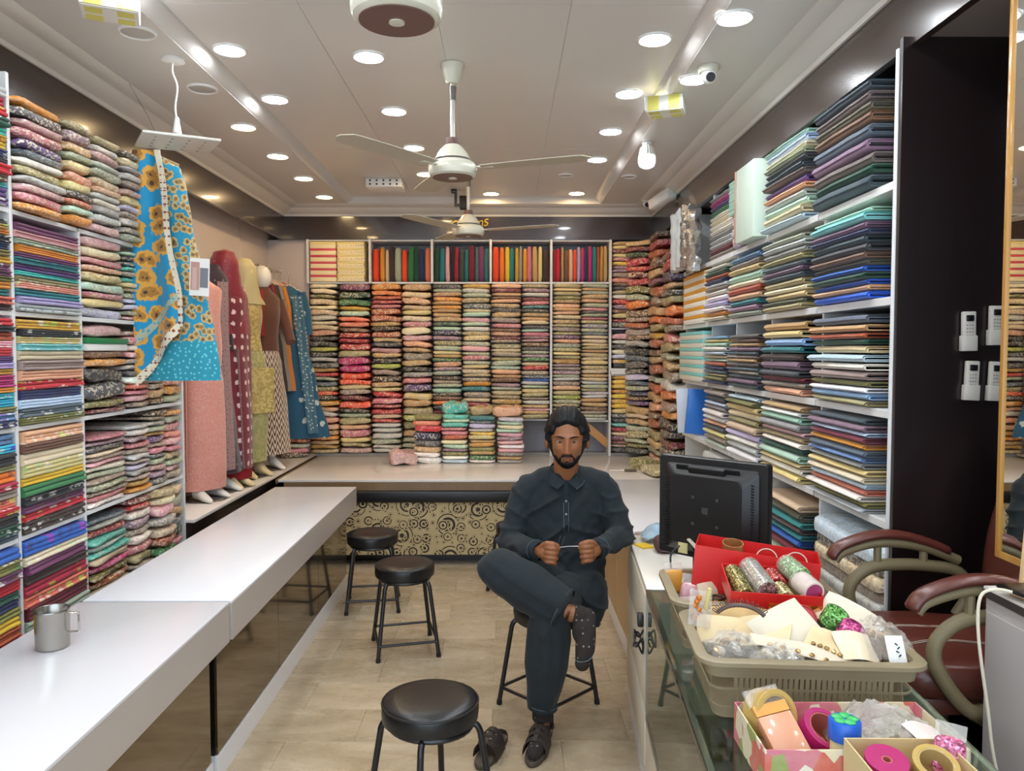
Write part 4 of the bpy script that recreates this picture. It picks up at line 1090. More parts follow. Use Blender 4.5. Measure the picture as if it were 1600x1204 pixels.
def G(u, v, z=GZ):
    """point on the counter: u away from the aisle, v towards the entrance"""
    return gc.matrix_basis @ Vector((-u, v, z))
GR = -ga   # turn of things set square on it
# coiled cable hanging on the panel
t = thing('cable_coil', 'black coiled cable hanging on the display counter side', 'cable', tuple(G(-.012, .80, .62)), GR)
MB().tube(catmull([(-.012 + .018 * math.cos(k * 1.3), .05 * math.sin(k * 1.3), -.04 * (k % 2) - .004 * k) for k in range(12)], 5), .004, 6).build('coil', MT_BLACKM, t)
MB().box((-.004, .02, .035), (.022, .035, .05)).build('plug', MT_BLACKM, t, bevel=.004)

# ================================================================== MONITOR (seen from behind)
PLB = M('black_plastic', '1b1a1a', .38, bump=(200, .05)); PLD = M('black_gloss', '141313', .25)
t = thing('computer_monitor', 'black computer monitor seen from behind on the display counter', 'monitor', (.775, 2.865, GZ), R(-44) + PI)
# local frame: screen faces -y, back faces +y
mw, mh, z0 = .228, .195, .105
def rr_(w, h, r, y, n=5):
    pts = []
    for cx, cz, a0 in ((w - r, h - r, 0), (-w + r, h - r, 90), (-w + r, -h + r, 180), (w - r, -h + r, 270)):
        for k in range(n): a = R(a0 + 90 * k / (n - 1)); pts.append(Vector((cx + math.cos(a) * r, y, z0 + mh + cz + math.sin(a) * r)))
    return pts
MB().loft([rr_(mw, mh, .012, -.025), rr_(mw, mh, .014, -.005), rr_(mw - .004, mh - .004, .014, .004)]).build('bezel', PLB, t, bevel=.0)
MB().loft([rr_(mw - .03, mh - .025, .02, .003), rr_(mw - .033, mh - .028, .02, .012), rr_(mw - .075, mh - .06, .03, .045), rr_(mw - .08, mh - .065, .03, .048)]).build('rear_shell', PLB, t, angle=25)
MB().bx(-.19, .19, -.027, -.0255, z0 + .03, z0 + 2 * mh - .025).build('screen', M('dark_screen', '08090b', .1), t)
MB().box((0, .034, z0 + 2 * mh - .045), (.15, .022, .034), (R(-25), 0, 0)).build('grip_recess', M('recess_black', '070707', .6), t, bevel=.003)
for s in (-1, 1):
    for k in range(9): MB().box((s * .105 + .006 * (k - 4), .0305, z0 + 2 * mh - .045), (.0025, .006, .034), (R(-22), 0, R(0))).build('vent_slot', M('vent_black', '050505', .8), t)
for k in range(26): MB().box((-(mw - .052), .030, z0 + .05 + k * .0105), (.034, .004, .0035), (0, 0, R(-38))).build('vent_slot', M('vent_black'), t)
for k in range(26): MB().box(((mw - .052), .030, z0 + .05 + k * .0105), (.034, .004, .0035), (0, 0, R(38))).build('vent_slot', M('vent_black'), t)
for sx in (-.05, .05):
    for sz in (-.05, .05): MB().cyl((sx, .047, z0 + mh + sz), (sx, .0505, z0 + mh + sz), .006, n=12).build('screw', M('screw_grey', '5c5a58', .4, metal=.6), t)
MB().bx(-.013, .013, .048, .0495, z0 + mh - .008, z0 + mh + .016).build('badge', M('plate_grey', '3a3a3a', .4), t)
MB().bx(-.05, .05, .0, .05, 0.012, .2).build('neck', PLD, t, bevel=.006); MB().bx(-.12, .12, -.09, .1, .0005, .014).build('foot', PLD, t, bevel=.004)
MB().box((.09, .05, .15), (.04, .002, .04), (0, 0, 0)).build('sticker', M('cream_label', 'd6c98e', .6), t)
MB().tube(catmull([(.10, .045, .16), (.13, .07, .12), (.12, .08, .04), (.16, .06, .01)]), .004, 8).build('cable', MT_BLACKM, t)
MB().tube(catmull([(.06, .06, .19), (.02, .075, .17), (-.04, .09, .12), (-.09, .09, .08)]), .009, 8, flat=.5).build('cable', M('cream_cable', 'bdb59f', .5), t)

# small things on the far end of that counter
t = tag(MB().sheet(lambda u, v: Vector(G(.06 + .13 * u, .05 + .13 * v, GZ + .005)) + Vector((0, 0, .055 * math.sin(u * PI) * math.sin(v * PI) + .02 * nz(u * 5, v * 5, 2) + .015)), 12, 12, .012).build('plastic_bag', M('blue_bag', 'a9c6d6', .15, trans=.3, bump=(40, .8)), None), 'crumpled pale blue plastic bag by the man\'s elbow', 'bag')
def bundle(name, cx, cy, z, rx, ry, rz, mat, seed, lab, cat):
    def fn(q): 
        k = 1 + .35 * nz(q.x * 14 + seed, q.y * 14, q.z * 14); return Vector((q.x * k, q.y * k, max(-rz * .8, q.z * k)))
    return tag(MB().ell((0, 0, rz * .8), (rx, ry, rz), 24, 14, fn=fn).build(name, mat, None, angle=70, loc=(cx, cy, z)), lab, cat)
p = G(.14, .30); bundle('cloth_bundle', p.x, p.y, GZ + .001, .05, .06, .045, M('brown_jersey', '5b3f3c', .9, bump=(50, .3)), 3.0, 'crumpled dark brown cloth beside the monitor', 'cloth')
p = G(.055, .22); t = thing('note_pad', 'small yellow note pad under the brown cloth', 'note pad', (p.x, p.y, GZ + .0005), R(20)); MB().bx(-.03, .03, -.04, .04, 0, .006).build('sheets', M('yellow_paper', 'e3b91e', .6), t)
p = G(.24, .07); t = thing('clear_box', 'low clear plastic box with pink papers near the monitor', 'box', (p.x, p.y, GZ + .0005), GR); MB().bx(-.08, .08, -.05, .05, 0, .05).build('tray', M('clear_plastic', 'eef2f2', .08, trans=.9, ior=1.3), t, bevel=.003); MB().bx(-.07, .07, -.042, .042, .004, .03).build('papers', M('pink_paper', 'd8b3a5', .7), t)
p = G(.33, .78); t = thing('tape_pack', 'blue and red packet lying below the monitor', 'packet', (p.x, p.y, GZ + .0005), GR); MB().bx(-.06, .06, -.05, .05, 0, .035).build('carton', M('blue_pack', '2f6fb2', .4), t, bevel=.003); MB().bx(-.02, .03, -.051, -.0495, .008, .03).build('label', M('red_pack', 'b52f45', .4), t)
# folded shawls on the side shelf next to the man
for k, (c, lb) in enumerate((('taupe', 'brownish folded shawl lying on the ledge by the man'), ('beige', 'second folded beige shawl under the brown one'))):
    put('bolt', 'folded_shawl', c, .735, 3.79, .692 + .045 * (1 - k), R(-80), .2, .13, .043, lb, 'cloth', 'folded shawls by the man')
# craft knife on the wing
t = thing('screwdriver', 'brown handled screwdriver lying on the white wing', 'tool', (*at(985, 735, z=.70).xy, .6905), R(-8))
MB().lathe([(.001, -.05), (.011, -.05), (.013, 0), (.010, .05), (.001, .052)], 12, (0, 0, .013), Matrix.Rotation(R(90), 3, 'Y')).build('handle', M('tool_handle', '5d5137', .5), t)
MB().cyl((-.05, 0, .013), (-.17, 0, .008), .0035, .003, n=8).build('shaft', MT_CHROME, t)

# ================================================================== OFFICE CHAIR
LEATHER = M('brown_leather', '5a2a20', .35, coat=.2, bump=(90, .15), var=(5, .2)); ARM = M('khaki_plastic', '7d7052', .5); STITCH = M('stitch', 'b6a493', .8)
t = thing('office_chair', 'brown leather office chair with looped khaki arms behind the counter', 'chair', (1.37, 2.36, .16))
S0 = .64                # seat height over the raised floor
def seat_fn(q): return Vector((q.x, q.y, q.z + .012 * nz(q.x * 6, q.y * 6, 2) - .02 * sstep(.1, .26, -q.x) * (1 if q.z > 0 else 0)))
st_ = MB().ell((0, 0, S0 - .045), (.25, .245, .06), 32, 12, p=.35, fn=seat_fn).build('seat', LEATHER, t, angle=80)
MB().ell((.0, 0, S0 - .115), (.235, .23, .03), 28, 8, p=.3).build('seat_base', LEATHER, t)
for yy in (-.08, -.07, .07, .08): MB().tube([(-.2 + .4 * k / 8, yy, S0 + .0165 - .02 * sstep(.1, .26, .2 - .4 * k / 8) + .012 * nz((-.2 + .05 * k) * 6, yy * 6, 2)) for k in range(9)], .0016, 5).build('stitching', STITCH, st_)
rings = []
for k in range(11):
    s = k / 10; z = S0 - .02 + .62 * s; w = .235 - .03 * s - .05 * sstep(.85, 1, s); xb_ = .285 + .10 * s - .05 * math.sin(s * PI)
    rings.append([Vector((xb_ + math.cos(q) * .045 * (1 - .3 * sstep(.8, 1, s)), math.copysign(abs(math.sin(q)) ** .5, math.sin(q)) * w, z)) for q in (2 * PI * j / 20 for j in range(20))])
MB().loft(rings).build('backrest', LEATHER, t, angle=70)
for s in (-1, 1):
    y = s * .265
    a = MB().tube(catmull([(.20, y, S0 - .02), (.24, y, S0 + .06), (.2, y, S0 + .135), (.1, y, S0 + .155), (0, y, S0 + .16), (-.1, y, S0 + .15), (-.165, y, S0 + .10), (-.175, y, S0 + .04), (-.14, y, S0 - .03), (-.08, y, S0 - .10), (-.02, y, S0 - .125)], 5), .021, 10).build('arm_loop', ARM, t, angle=60)
    MB().tube(catmull([(-.23, y, S0 + .175), (-.2, y, S0 + .205), (-.1, y, S0 + .235), (0, y, S0 + .235), (.1, y, S0 + .215), (.2, y, S0 + .175)], 5), .022, 10, flat=.8).build('arm_rail', ARM, t, angle=60)
    MB().tube(catmull([(-.245, y, S0 + .18), (-.21, y, S0 + .225), (-.1, y, S0 + .262), (0, y, S0 + .262), (.1, y, S0 + .235), (.17, y, S0 + .205)], 5), [.018] + [.03] * 24 + [.012], 12, flat=.55).build('arm_pad', LEATHER, t, angle=60)
    for xx in (-.08, .08): MB().cyl((xx, y, S0 + .15), (xx, y, S0 + .225), .014, n=8).build('arm_strut', ARM, t)
    MB().cyl((-.02, y, S0 - .125), (-.02, y * .75, S0 - .135), .03, n=12).build('arm_bolt', ARM, t)
MB().cyl((0, 0, .07), (0, 0, S0 - .14), .024, n=16).build('gas_lift', ARM, t)
for k in range(5):
    a = R(72 * k + 20); d = Vector((math.cos(a), math.sin(a), 0))
    o = MB().tube([d * .02 + Vector((0, 0, .1)), d * .15 + Vector((0, 0, .085)), d * .21 + Vector((0, 0, .06))], [.025, .02, .015], 8).build('base_leg', ARM, t)
    MB().ell(d * .205 + Vector((0, 0, .026)), (.024, .024, .025), 12, 8).build('caster', PLB, o)

# ================================================================== SIDE CABINET, MIRROR, CABLES
CAB = M('grey_laminate', 'b5aeaa', .4, var=(3, .03))
cb = thing('side_cabinet', 'pale grey cabinet under the gold framed mirror', 'cabinet', (1.52, 1.35, .16))
MB().bx(-.22, .22, -.9, .69, 0, .875).build('body', CAB, cb, bevel=.002)
MB().bx(-.225, .22, -.9, .695, .876, .905).build('top', M('cabinet_top', 'cfc9c0', .35), cb, bevel=.002)
MB().bx(-.2265, -.2255, -.9, .695, .877, .898).build('edge_strip', M('dark_edge', '3b3431', .4), cb)
MB().bx(-.2245, -.2205, -.1, .68, .06, .84).build('door', CAB, cb, bevel=.001, segs=1)
mr = thing('wall_mirror', 'tall mirror with a thin gilt wooden frame on the cabinet', 'mirror', (1.462, 2.25, 1.09), R(-.8))
MB().bx(0, .006, -1.2, -.015, .02, 1.62).build('mirror_glass', M('mirror_silver', 'f2f2f0', .01, metal=1.0), mr)
FRM = wood_mat('gilt_wood', '9a6a2a', 'c4913f', .35, .3, 6, axis='z')
MB().bx(-.007, .02, -.015, .0, .0, 1.63).build('frame_stile', FRM, mr, bevel=.002); MB().bx(-.007, .02, -1.215, -1.2, .0, 1.63).build('frame_stile', FRM, mr, bevel=.002)
MB().bx(-.004, .02, -1.2, -.0151, .0, .019).build('frame_rail', FRM, mr); MB().bx(-.004, .02, -1.2, -.0151, 1.621, 1.64).build('frame_rail', FRM, mr)
MB().bx(.007, .016, -1.2, -.016, .02, 1.62).build('backing', MT_OAK, mr)
t = thing('wood_batten', 'pale wooden batten standing against the mirror frame', 'batten', (1.40, 2.03, 1.066)); MB().box((0, 0, .085), (.016, .018, .17), (0, R(4), 0)).build('strip', M('pale_batten', 'd8b98a', .5), t, bevel=.001)
t = thing('tablet_phone', 'black phone lying on the cabinet with a white charging cable', 'phone', (1.36, 1.93, 1.066), R(8))
MB().bx(-.07, .1, -.055, .055, .016, .026).build('body', PLD, t, bevel=.003); MB().bx(-.04, .09, -.045, .045, .0, .0155).build('holder', M('pale_batten'), t)
MB().tube(catmull([(-.07, .0, .02), (-.10, .02, .022), (-.135, .03, .0), (-.145, .02, -.10), (-.13, .0, -.28), (-.125, -.02, -.40), (-.095, -.05, -.58), (-.07, -.07, -.70)], 8), .0042, 8).build('charging_cable', M('white_cable', 'd8cdb6', .5), t)
t = thing('power_adaptor', 'white plug adaptor and cable beside the cabinet', 'adaptor', (1.27, 1.86, .50))
MB().ell((0, 0, 0), (.028, .03, .045), 16, 10, p=.7).build('body', MT_RING, t); MB().tube(catmull([(0, .02, .04), (-.05, .04, .075), (-.1, .06, .05), (-.12, .06, 0), (-.12, .05, -.1)]), .005, 8).build('cable', M('white_cable'), t)
# air conditioner remotes in holders on the dark panel
RM = M('remote_white', 'cfc8bd', .4); RD = M('remote_display', '17171a', .2); RB = M('remote_button', '9a938a', .5); RR = M('remote_red', 'a8272c', .5)
for k, (px, py, rz, lab) in enumerate(((1514, 516, -1, 'white remote in the upper row, farther from the mirror'), (1556, 507, 0, 'white remote in the upper row, cut by the mirror frame'), (1517, 593, 2, 'white remote in the lower row, farther from the mirror'), (1554, 594, 2, 'white remote in the lower row, cut by the mirror frame'))):
    p = at(px, py, y=2.68)
    t = thing('remote_control', lab, 'remote control', (p.x, 2.694, p.z - .066)); t.rotation_euler = (0, R(rz), 0)
    MB().bx(-.023, .023, -.022, -.004, .0, .132).build('body', RM, t, bevel=.004)
    MB().bx(-.0135, .0135, -.0235, -.0215, .098, .119).build('display', RD, t, bevel=.003)
    for i in range(3):
        for j in range(5): MB().bx(-.0125 + .0095 * i, -.007 + .0095 * i, -.0235, -.0215, .034 + .012 * j, .0385 + .012 * j).build('button', RB, t)
    MB().bx(-.013, .012, -.0232, -.0215, .018, .0215).build('red_print', RR, t); MB().bx(-.010, -.004, -.0232, -.0215, .0225, .0265).build('red_print', RR, t)
    MB().bx(-.026, .026, -.026, -.0005, -.006, .048).build('holder', RM, t, bevel=.002)
# goods on the ledge between the wing and the bolts
random.seed(5)
put('suit', 'folded_suit', 'khaki', 1.25, 6.2, .691, R(-80), .34, .22, .07, 'khaki patterned cloth piece lying on the ledge by the corner', 'cloth', 'cloth on the ledge')
put('suit', 'folded_suit', 'olive', 1.2, 6.55, .691, R(-60), .22, .2, .10, 'crumpled olive patterned cloth at the ledge end', 'cloth', 'cloth on the ledge')
carton('shirt_carton', 1.236, 1.36, 5.10, 5.68, .669, .73, M('pale_mint_carton', 'b7cbb9', .5), 'long pale mint carton lying on the ledge behind the monitor')
# ================================================================== BASKETS AND TRINKETS ON THE GLASS
BASK = M('grey_basket_plastic', '8f8164', .4, var=(10, .06))
def basket(u0, u1, v0, v1, h, label):
    cu, cv = (u0 + u1) / 2, (v0 + v1) / 2
    p = G(cu, cv); t = thing('plastic_basket', label, 'basket', (p.x, p.y, GZ + .0005), GR)
    a, b = (u1 - u0) / 2, (v1 - v0) / 2       # local x away from aisle, local -y towards entrance
    def rect(a, b, r, z, n=5):
        pts = []
        for sx, sy, a0 in ((1, 1, 0), (-1, 1, 90), (-1, -1, 180), (1, -1, 270)):
            for k in range(n): q = R(a0 + 90 * k / (n - 1)); pts.append(Vector((sx * (a - r) + math.cos(q) * r, sy * (b - r) + math.sin(q) * r, z)))
        return pts
    tp = .86
    MB().loft([rect(a, b, .05, h - .014), rect(a + .006, b + .006, .055, h - .012), rect(a + .006, b + .006, .055, h - .002), rect(a, b, .05, h), rect(a - .022, b - .022, .035, h), rect(a - .024, b - .024, .035, h - .014)], caps=False).build('rim', BASK, t, angle=50)
    MB().loft([rect(a * tp, b * tp, .03, 0), rect(a * tp, b * tp, .03, .006)]).build('base', BASK, t)
    def band(z0, z1):
        k0 = tp + (.955 - tp) * z0 / h; k1 = tp + (.955 - tp) * z1 / h
        return MB().loft([rect(a * k0, b * k0, .035, z0), rect(a * k1, b * k1, .035, z1), rect(a * k1 - .003, b * k1 - .003, .032, z1), rect(a * k0 - .003, b * k0 - .003, .032, z0), rect(a * k0, b * k0, .035, z0)], caps=False).build('band', BASK, t, angle=40)
    band(.004, .028); band(h * .5 - .003, h * .5 + .003); band(h - .045, h - .012)
    zs0, zs1 = .027, h - .044
    me = MB().bx(-.0045, .0045, -.0012, .0012, 0, zs1 - zs0).mesh('slat'); me.materials.append(BASK)
    k0 = tp + (.955 - tp) * zs0 / h; k1 = tp + (.955 - tp) * zs1 / h
    for sy in (-1, 1):
        n = int(2 * a * .86 / .0165)
        for i in range(n + 1):
            x = (-a + .06 + (2 * a - .12) * i / n) * k0
            tl = math.atan2(b * (k1 - k0) , zs1 - zs0)
            link('slat', me, None, t, (x, sy * (b * k0 - .0015), zs0), (-sy * tl, 0, 0))
    for sx in (-1, 1):
        n = int(2 * b * .8 / .0165)
        for i in range(n + 1):
            y = (-b + .06 + (2 * b - .12) * i / n) * k0
            tl = math.atan2(a * (k1 - k0), zs1 - zs0)
            link('slat', me, None, t, (sx * (a * k0 - .0015), y, zs0), (0, sx * tl, R(90)))
    return t
basket(.02, .56, 1.52, 1.90, .15, 'grey slotted plastic basket heaped with hair clips and bangles')
basket(.015, .53, 1.10, 1.47, .15, 'grey slotted plastic basket holding the long red box')

def obj(name, mb, mat, parent=None, **k): return mb.build(name, mat, parent, **k)
REDC = M('red_card', 'd21f1c', .4, coat=.25); REDIN = M('red_card_inner', 'b51d1c', .5); KRAFT = M('kraft_card', 'b89a62', .7)
GLIT_O = fabric('glitter_olive', 'emb'); 
def glitter(name, col, sc=260.0, metal=.5):
    if name in MATS: return MATS[name]
    m, n = newmat(name); v = n.coord('Object'); vo = n.voro(v, sc); s = n.sep(vo.outputs['Color'])[0]
    c = n.ramp(s, [(0.0, tuple(q * .25 for q in lin(col))), (.6, lin(col)), (.9, tuple(min(1, q * 2 + .15) for q in lin(col)))])
    n.set(Base_Color=c, Roughness=.25, Metallic=metal); n.bump(s, .6, .003); return m
CLEARBAG = None
def film(name='clear_film', col='f3ebe0', al=.3):
    if name in MATS: return MATS[name]
    m, n = newmat(name); v = n.coord('Object')
    f, _ = n.noise(v, 28, 4, .65, 1.0)
    n.set(Base_Color=(*lin(col), 1), Roughness=.08, Alpha=al, Specular_IOR_Level=1.0, Coat_Weight=.6, Coat_Roughness=.04)
    n.bump(f, 1.0, .02); return m
FILM = film()
def gp(u, v, z=0.0): 
    p = G(u, v); return (p.x, p.y, GZ + z)
def open_box(name, loc, rot, a, b, h, label, mat, inner, floor=None, th=.003, cat='box', out=None):
    t = thing(name, label, cat, loc); t.rotation_euler = rot
    for nm, (x0, x1, y0, y1) in (('side', (-a, -a + th, -b, b)), ('side', (a - th, a, -b, b)), ('end', (-a + th, a - th, -b, -b + th)), ('end', (-a + th, a - th, b - th, b))):
        MB().bx(x0, x1, y0, y1, 0, h).build(nm + '_wall', out if (out and nm == 'end' and y0 < 0) else mat, t)
    MB().bx(-a + th, a - th, -b + th, b - th, .0, .003).build('bottom', floor or inner, t)
    return t
# long red box lying across the rear basket
TA = GR + R(-14)
ra = open_box('red_box', gp(.30, 1.235, .115), (R(0), R(5), TA), .19, .08, .145, 'long open red box with bangles, propped in the rear basket', REDC, REDIN)
MB().bx(-.186, -.1855, -.06, .06, .012, .06).build('paper_label', WHITECARD, ra)
for k in range(3): MB().bx(-.1868, -.1861, -.035 + .02 * k, -.025 + .02 * k, .026, .046).build('handwriting', M('ink', '22201f', .7), ra)
MB().bx(-.12, .14, -.0765, -.0752, .004, .032).build('printed_strip', glitter('orange_print', 'd8661f', 60, 0), ra)
MB().bx(-.06, .06, -.0775, -.0768, .008, .026).build('black_frame_print', M('print_black', '1c1715', .6), ra)
def bangle(name, r, w, th, mat, loc, rot, label, group='loose bangles', n=1):
    t = thing(name, label, 'bangle', loc, 0, group); t.rotation_euler = rot
    prof = [(r, -w / 2), (r, w / 2), (r - th, w / 2), (r - th, -w / 2), (r, -w / 2)]
    MB().lathe(prof, 36, caps=False).build('ring', mat, t, bevel=.0)
    return t
GOLDM = glitter('gold_bangle', 'b98d52', 120); TANM = M('tan_bangle', 'b58a55', .3, metal=.5, var=(60, .3))
bangle('bangle', .034, .03, .003, TANM, gp(.235, 1.235, .262), (R(12), 0, 0), 'tan patterned bangle standing highest in the long red box')
bangle('bangle', .034, .028, .003, M('pale_bangle', 'cbbba2', .25, coat=.5), gp(.335, 1.27, .232), (R(70), 0, TA), 'clear bangle leaning in the middle of the long red box'); bangle('bangle', .034, .028, .003, M('pale_bangle'), gp(.42, 1.295, .228), (R(70), 0, TA), 'clear bangle leaning at the far end of the long red box')
# lower red box on the rims
TB = GR + R(-3)
rb = open_box('red_box', gp(.295, 1.455, .175), (R(9), R(1.5), TB), .128, .095, .05, 'shallow open red box full of wrapped bangle rolls', REDC, KRAFT, KRAFT)
MB().bx(-.02, .125, -.0985, -.0955, .002, .022).build('printed_strip', glitter('orange_print', 'd8661f', 60, 0), rb)
def bangle_roll(label, mat, lx, ly, lz, L, r, rz, wrap=False, mat2=None):
    """a column of bangles lying on its side, in red box coordinates"""
    M4 = rb.matrix_basis
    loc = M4 @ Vector((lx, ly, lz))
    t = thing('bangle_roll', label, 'bangle', loc, 0, 'bangle rolls'); t.rotation_euler = (R(9), 0, TB + rz)
    n = max(4, int(L / .006)); prof = []
    for i in range(n + 1):
        y = -L / 2 + L * i / n; prof += [(r * .96, y), (r, y + L / n * .5)]
    prof = prof[:-1]
    MX = Matrix.Rotation(R(90), 3, 'X')
    MB().lathe([(r * .8, -L / 2)] + prof + [(r * .8, L / 2)], 28, mat=MX, caps=False).build('bangles', mat, t, angle=60)
    MB().lathe([(.001, -L / 2 + .002), (r * .8, -L / 2 + .002), (r * .8, L / 2 - .002), (.001, L / 2 - .002)], 24, mat=MX).build('core', mat2 or mat, t)
    if wrap:
        def fn(q): return q * (1 + .05 * nz(q.x * 40, q.y * 40, q.z * 40))
        MB().lathe([(r * 1.05, -L / 2 - .006), (r * 1.08, 0), (r * 1.05, L / 2 + .006)], 24, mat=MX, caps=False).build('wrapper', FILM, t)
    return t
bangle_roll('olive glitter bangle roll in the shallow red box', glitter('olive_glitter', '8f8145'), -.088, .0, .03, .165, .026, R(6))
bangle_roll('silver glittering wrapped bangle roll in the shallow red box', glitter('silver_glitter', 'c9c4b8', 180, .8), -.032, .008, .045, .16, .031, R(8), True)
bangle_roll('red beaded bangle roll behind the gold rings', glitter('red_glitter', 'b23a34', 200, .2), .022, .04, .03, .07, .026, R(8))
bangle_roll('pale gold bangle roll in the middle of the shallow red box', glitter('pale_gold', 'c9b27a', 200, .5), .03, -.04, .026, .07, .024, R(8))
bangle_roll('green and white wrapped bangle roll sticking out of the red box', glitter('green_glitter', '5d9a45', 200, .1), .078, .045, .06, .09, .03, R(16), True)
bangle_roll('white bangle roll with pink inside, in front of the green one', M('white_pink', 'e2cfc6', .4), .098, -.035, .05, .075, .032, R(16), True, M('pink_core', 'a83a68', .5))
# heap in the front basket: cards, bags, clips
def card(label, u, v, z, a, b, rot, mat, name='jewellery_card', curl=.01, print_mat=None, group='jewellery cards'):
    s = u * 31 + v * 17
    t = thing(name, label, 'card', gp(u, v, z), 0, group); t.rotation_euler = (rot[0], rot[1], rot[2] + GR)
    MB().sheet(lambda p, q: (-a + 2 * a * p, -b + 2 * b * q, curl * math.sin(p * PI) + curl * .6 * nz(p * 2 + s, q * 2, 1)), 8, 8, .0012).build('sheet', mat, t, angle=60)
    if print_mat:
        for k in range(5): MB().ell((-a * .6 + a * .28 * k, -b * .72, curl * math.sin((.2 + .14 * k) * PI) + .004), (.007, .007, .004), 10, 6).build('ornament', print_mat, t)
    return t
CC = M('cream_jewel_card', 'dcc598', .5, var=(12, .12)); WC = M('white_jewel_card', 'e2d5bd', .45, var=(12, .1)); KC = M('tan_envelope', 'd1ae74', .6)
card('large white card standing tilted in the front basket', .29, 1.68, .145, .085, .075, (R(38), R(-18), R(24)), WC, print_mat=GOLDM)
card('cream card lying under the white one with gold beads', .20, 1.66, .135, .10, .06, (R(20), R(-12), R(-25)), CC, print_mat=GOLDM)
card('cream card at the rear of the front basket', .13, 1.63, .125, .075, .05, (R(28), R(4), R(-8)), CC)
card('rounded tan envelope leaning at the back of the front basket', .19, 1.575, .14, .085, .035, (R(50), 0, R(-8)), KC, 'paper_envelope', .02)
card('long white card drooping over the basket front', .28, 1.80, .14, .12, .03, (R(8), R(10), R(-14)), WC, print_mat=GOLDM)
card('cream beaded card slanting behind the green bangles', .47, 1.58, .16, .07, .05, (R(35), R(18), R(-38)), WC, print_mat=GOLDM)
card('cream card in the middle of the front basket', .375, 1.75, .14, .06, .045, (R(18), R(14), R(-30)), CC, print_mat=GOLDM)
card('cream plastic sleeve in front of the pink bangles', .435, 1.76, .14, .05, .045, (R(30), R(8), R(8)), M('cream_sleeve', 'ecdcbc', .25, coat=.5))
tg = card('small white tag with handwritten marks at the basket corner', .505, 1.83, .165, .022, .032, (R(62), 0, R(4)), WHITECARD, 'price_tag', .001, group='price tags')
for k in range(4): MB().box((.006 - .004 * (k % 2), -.016 + .009 * k, .0025), (.008, .003, .0006), (0, 0, R(35 * (-1) ** k))).build('handwriting', M('ink'), tg)
def bagheap(label, u, v, z, a, b, h, seed, mat=None, name='plastic_bag', group='clear bags of trinkets', core=None):
    t = thing(name, label, 'bag', gp(u, v, z), GR, group)
    def fn(p, q):
        e = math.sin(p * PI) ** .6 * math.sin(q * PI) ** .6
        return (-a + 2 * a * p + .012 * nz(p * 6, q * 6, seed), -b + 2 * b * q + .012 * nz(p * 6, q * 6, seed + 4), h * e * (.75 + .6 * abs(nz(p * 5 + seed, q * 5, 2))) + .01 * nz(p * 14, q * 14, seed))
    MB().sheet(fn, 22, 18).build('film', mat or FILM, t, angle=25)
    for k in range(7):
        random.seed(seed * 10 + k); x, y = random.uniform(-.6, .6) * a, random.uniform(-.5, .5) * b
        MB().ell((x, y, h * .3), (.018, .014, .010), 10, 6, rot=(random.random(), random.random(), random.random() * 3)).build('trinket', core or random.choice((GOLDM, glitter('silver_glitter', 'c9c4b8', 180, .8), WC)), t)
    return t
bagheap('shiny clear bag at the aisle corner of the front basket', .12, 1.79, .12, .075, .07, .07, 3)
bagheap('flat clear bag of silver beads at the basket front', .22, 1.83, .125, .06, .045, .045, 5)
bagheap('clear bag crumpled over the far rim of the front basket', .52, 1.70, .13, .06, .11, .07, 8)
# comb with loop teeth
t = thing('hair_comb', 'dark brown hair comb with looped teeth in the front basket', 'hair comb', gp(.155, 1.715, .178), GR); t.rotation_euler = (R(55), 0, GR + R(-10))
MB().tube([(.07 * math.cos(R(150 - 10 * k)), .05 * math.sin(R(150 - 10 * k)), 0) for k in range(13)], .006, 8).build('spine', M('comb_brown', '4a3426', .35), t)
for k in range(12):
    q = R(148 - 10 * k); c = Vector((.07 * math.cos(q), .05 * math.sin(q), 0)); d = Vector((math.cos(q), math.sin(q), 0)); s = Vector((-d.y, d.x, 0))
    MB().tube([c + s * .003, c + d * .014 + s * .003, c + d * .016, c + d * .014 - s * .003, c - s * .003], .0014, 5).build('tooth', M('comb_brown'), t)
def roll_at(label, u, v, z, L, r, rot, mat, core=None):
    t = thing('bangle_roll', label, 'bangle', gp(u, v, z), 0, 'bangle rolls'); t.rotation_euler = rot
    n = max(4, int(L / .006)); prof = [(r * .8, 0)]
    for i in range(n): prof += [(r * .96, L * i / n), (r, L * (i + .5) / n)]
    MB().lathe(prof + [(r * .8, L)], 28, caps=False).build('bangles', mat, t, angle=60); MB().lathe([(.001, .002), (r * .8, .002), (r * .8, L - .002), (.001, L - .002)], 20).build('core', core or mat, t)
    return t
roll_at('bright green glitter bangle roll in the front basket', .415, 1.63, .155, .045, .034, (R(25), R(20), 0), glitter('green_glitter', '5d9a45', 200, .1))
roll_at('magenta bangle roll under the green one', .44, 1.685, .14, .04, .033, (R(30), R(18), 0), glitter('magenta_glitter', 'b52e72', 200, .1))
roll_at('coral red bangle roll behind the white card', .345, 1.60, .15, .03, .036, (R(30), R(10), 0), M('coral_bangle', 'b8474a', .35))
t = thing('earring_pack', 'orange beaded earrings in a clear pack at the basket rear', 'earrings', gp(.065, 1.62, .14), GR)
MB().box((0, 0, .045), (.07, .003, .10), (R(-20), R(15), R(20))).build('sleeve', FILM, t)
for k in range(6): MB().ell((-.015 + .006 * (k % 3), .0, .02 + .011 * k), (.008, .008, .009), 10, 6).build('bead', M('orange_bead', 'c8762a', .3, metal=.3), t)
t = thing('yellow_clip', 'pale yellow hair clip standing in the front basket', 'hair clip', gp(.085, 1.615, .175), GR); MB().box((0, 0, .03), (.012, .008, .08), (R(10), R(8), 0)).build('bar', M('yellow_clip_mat', 'd9c883', .4), t, bevel=.003)
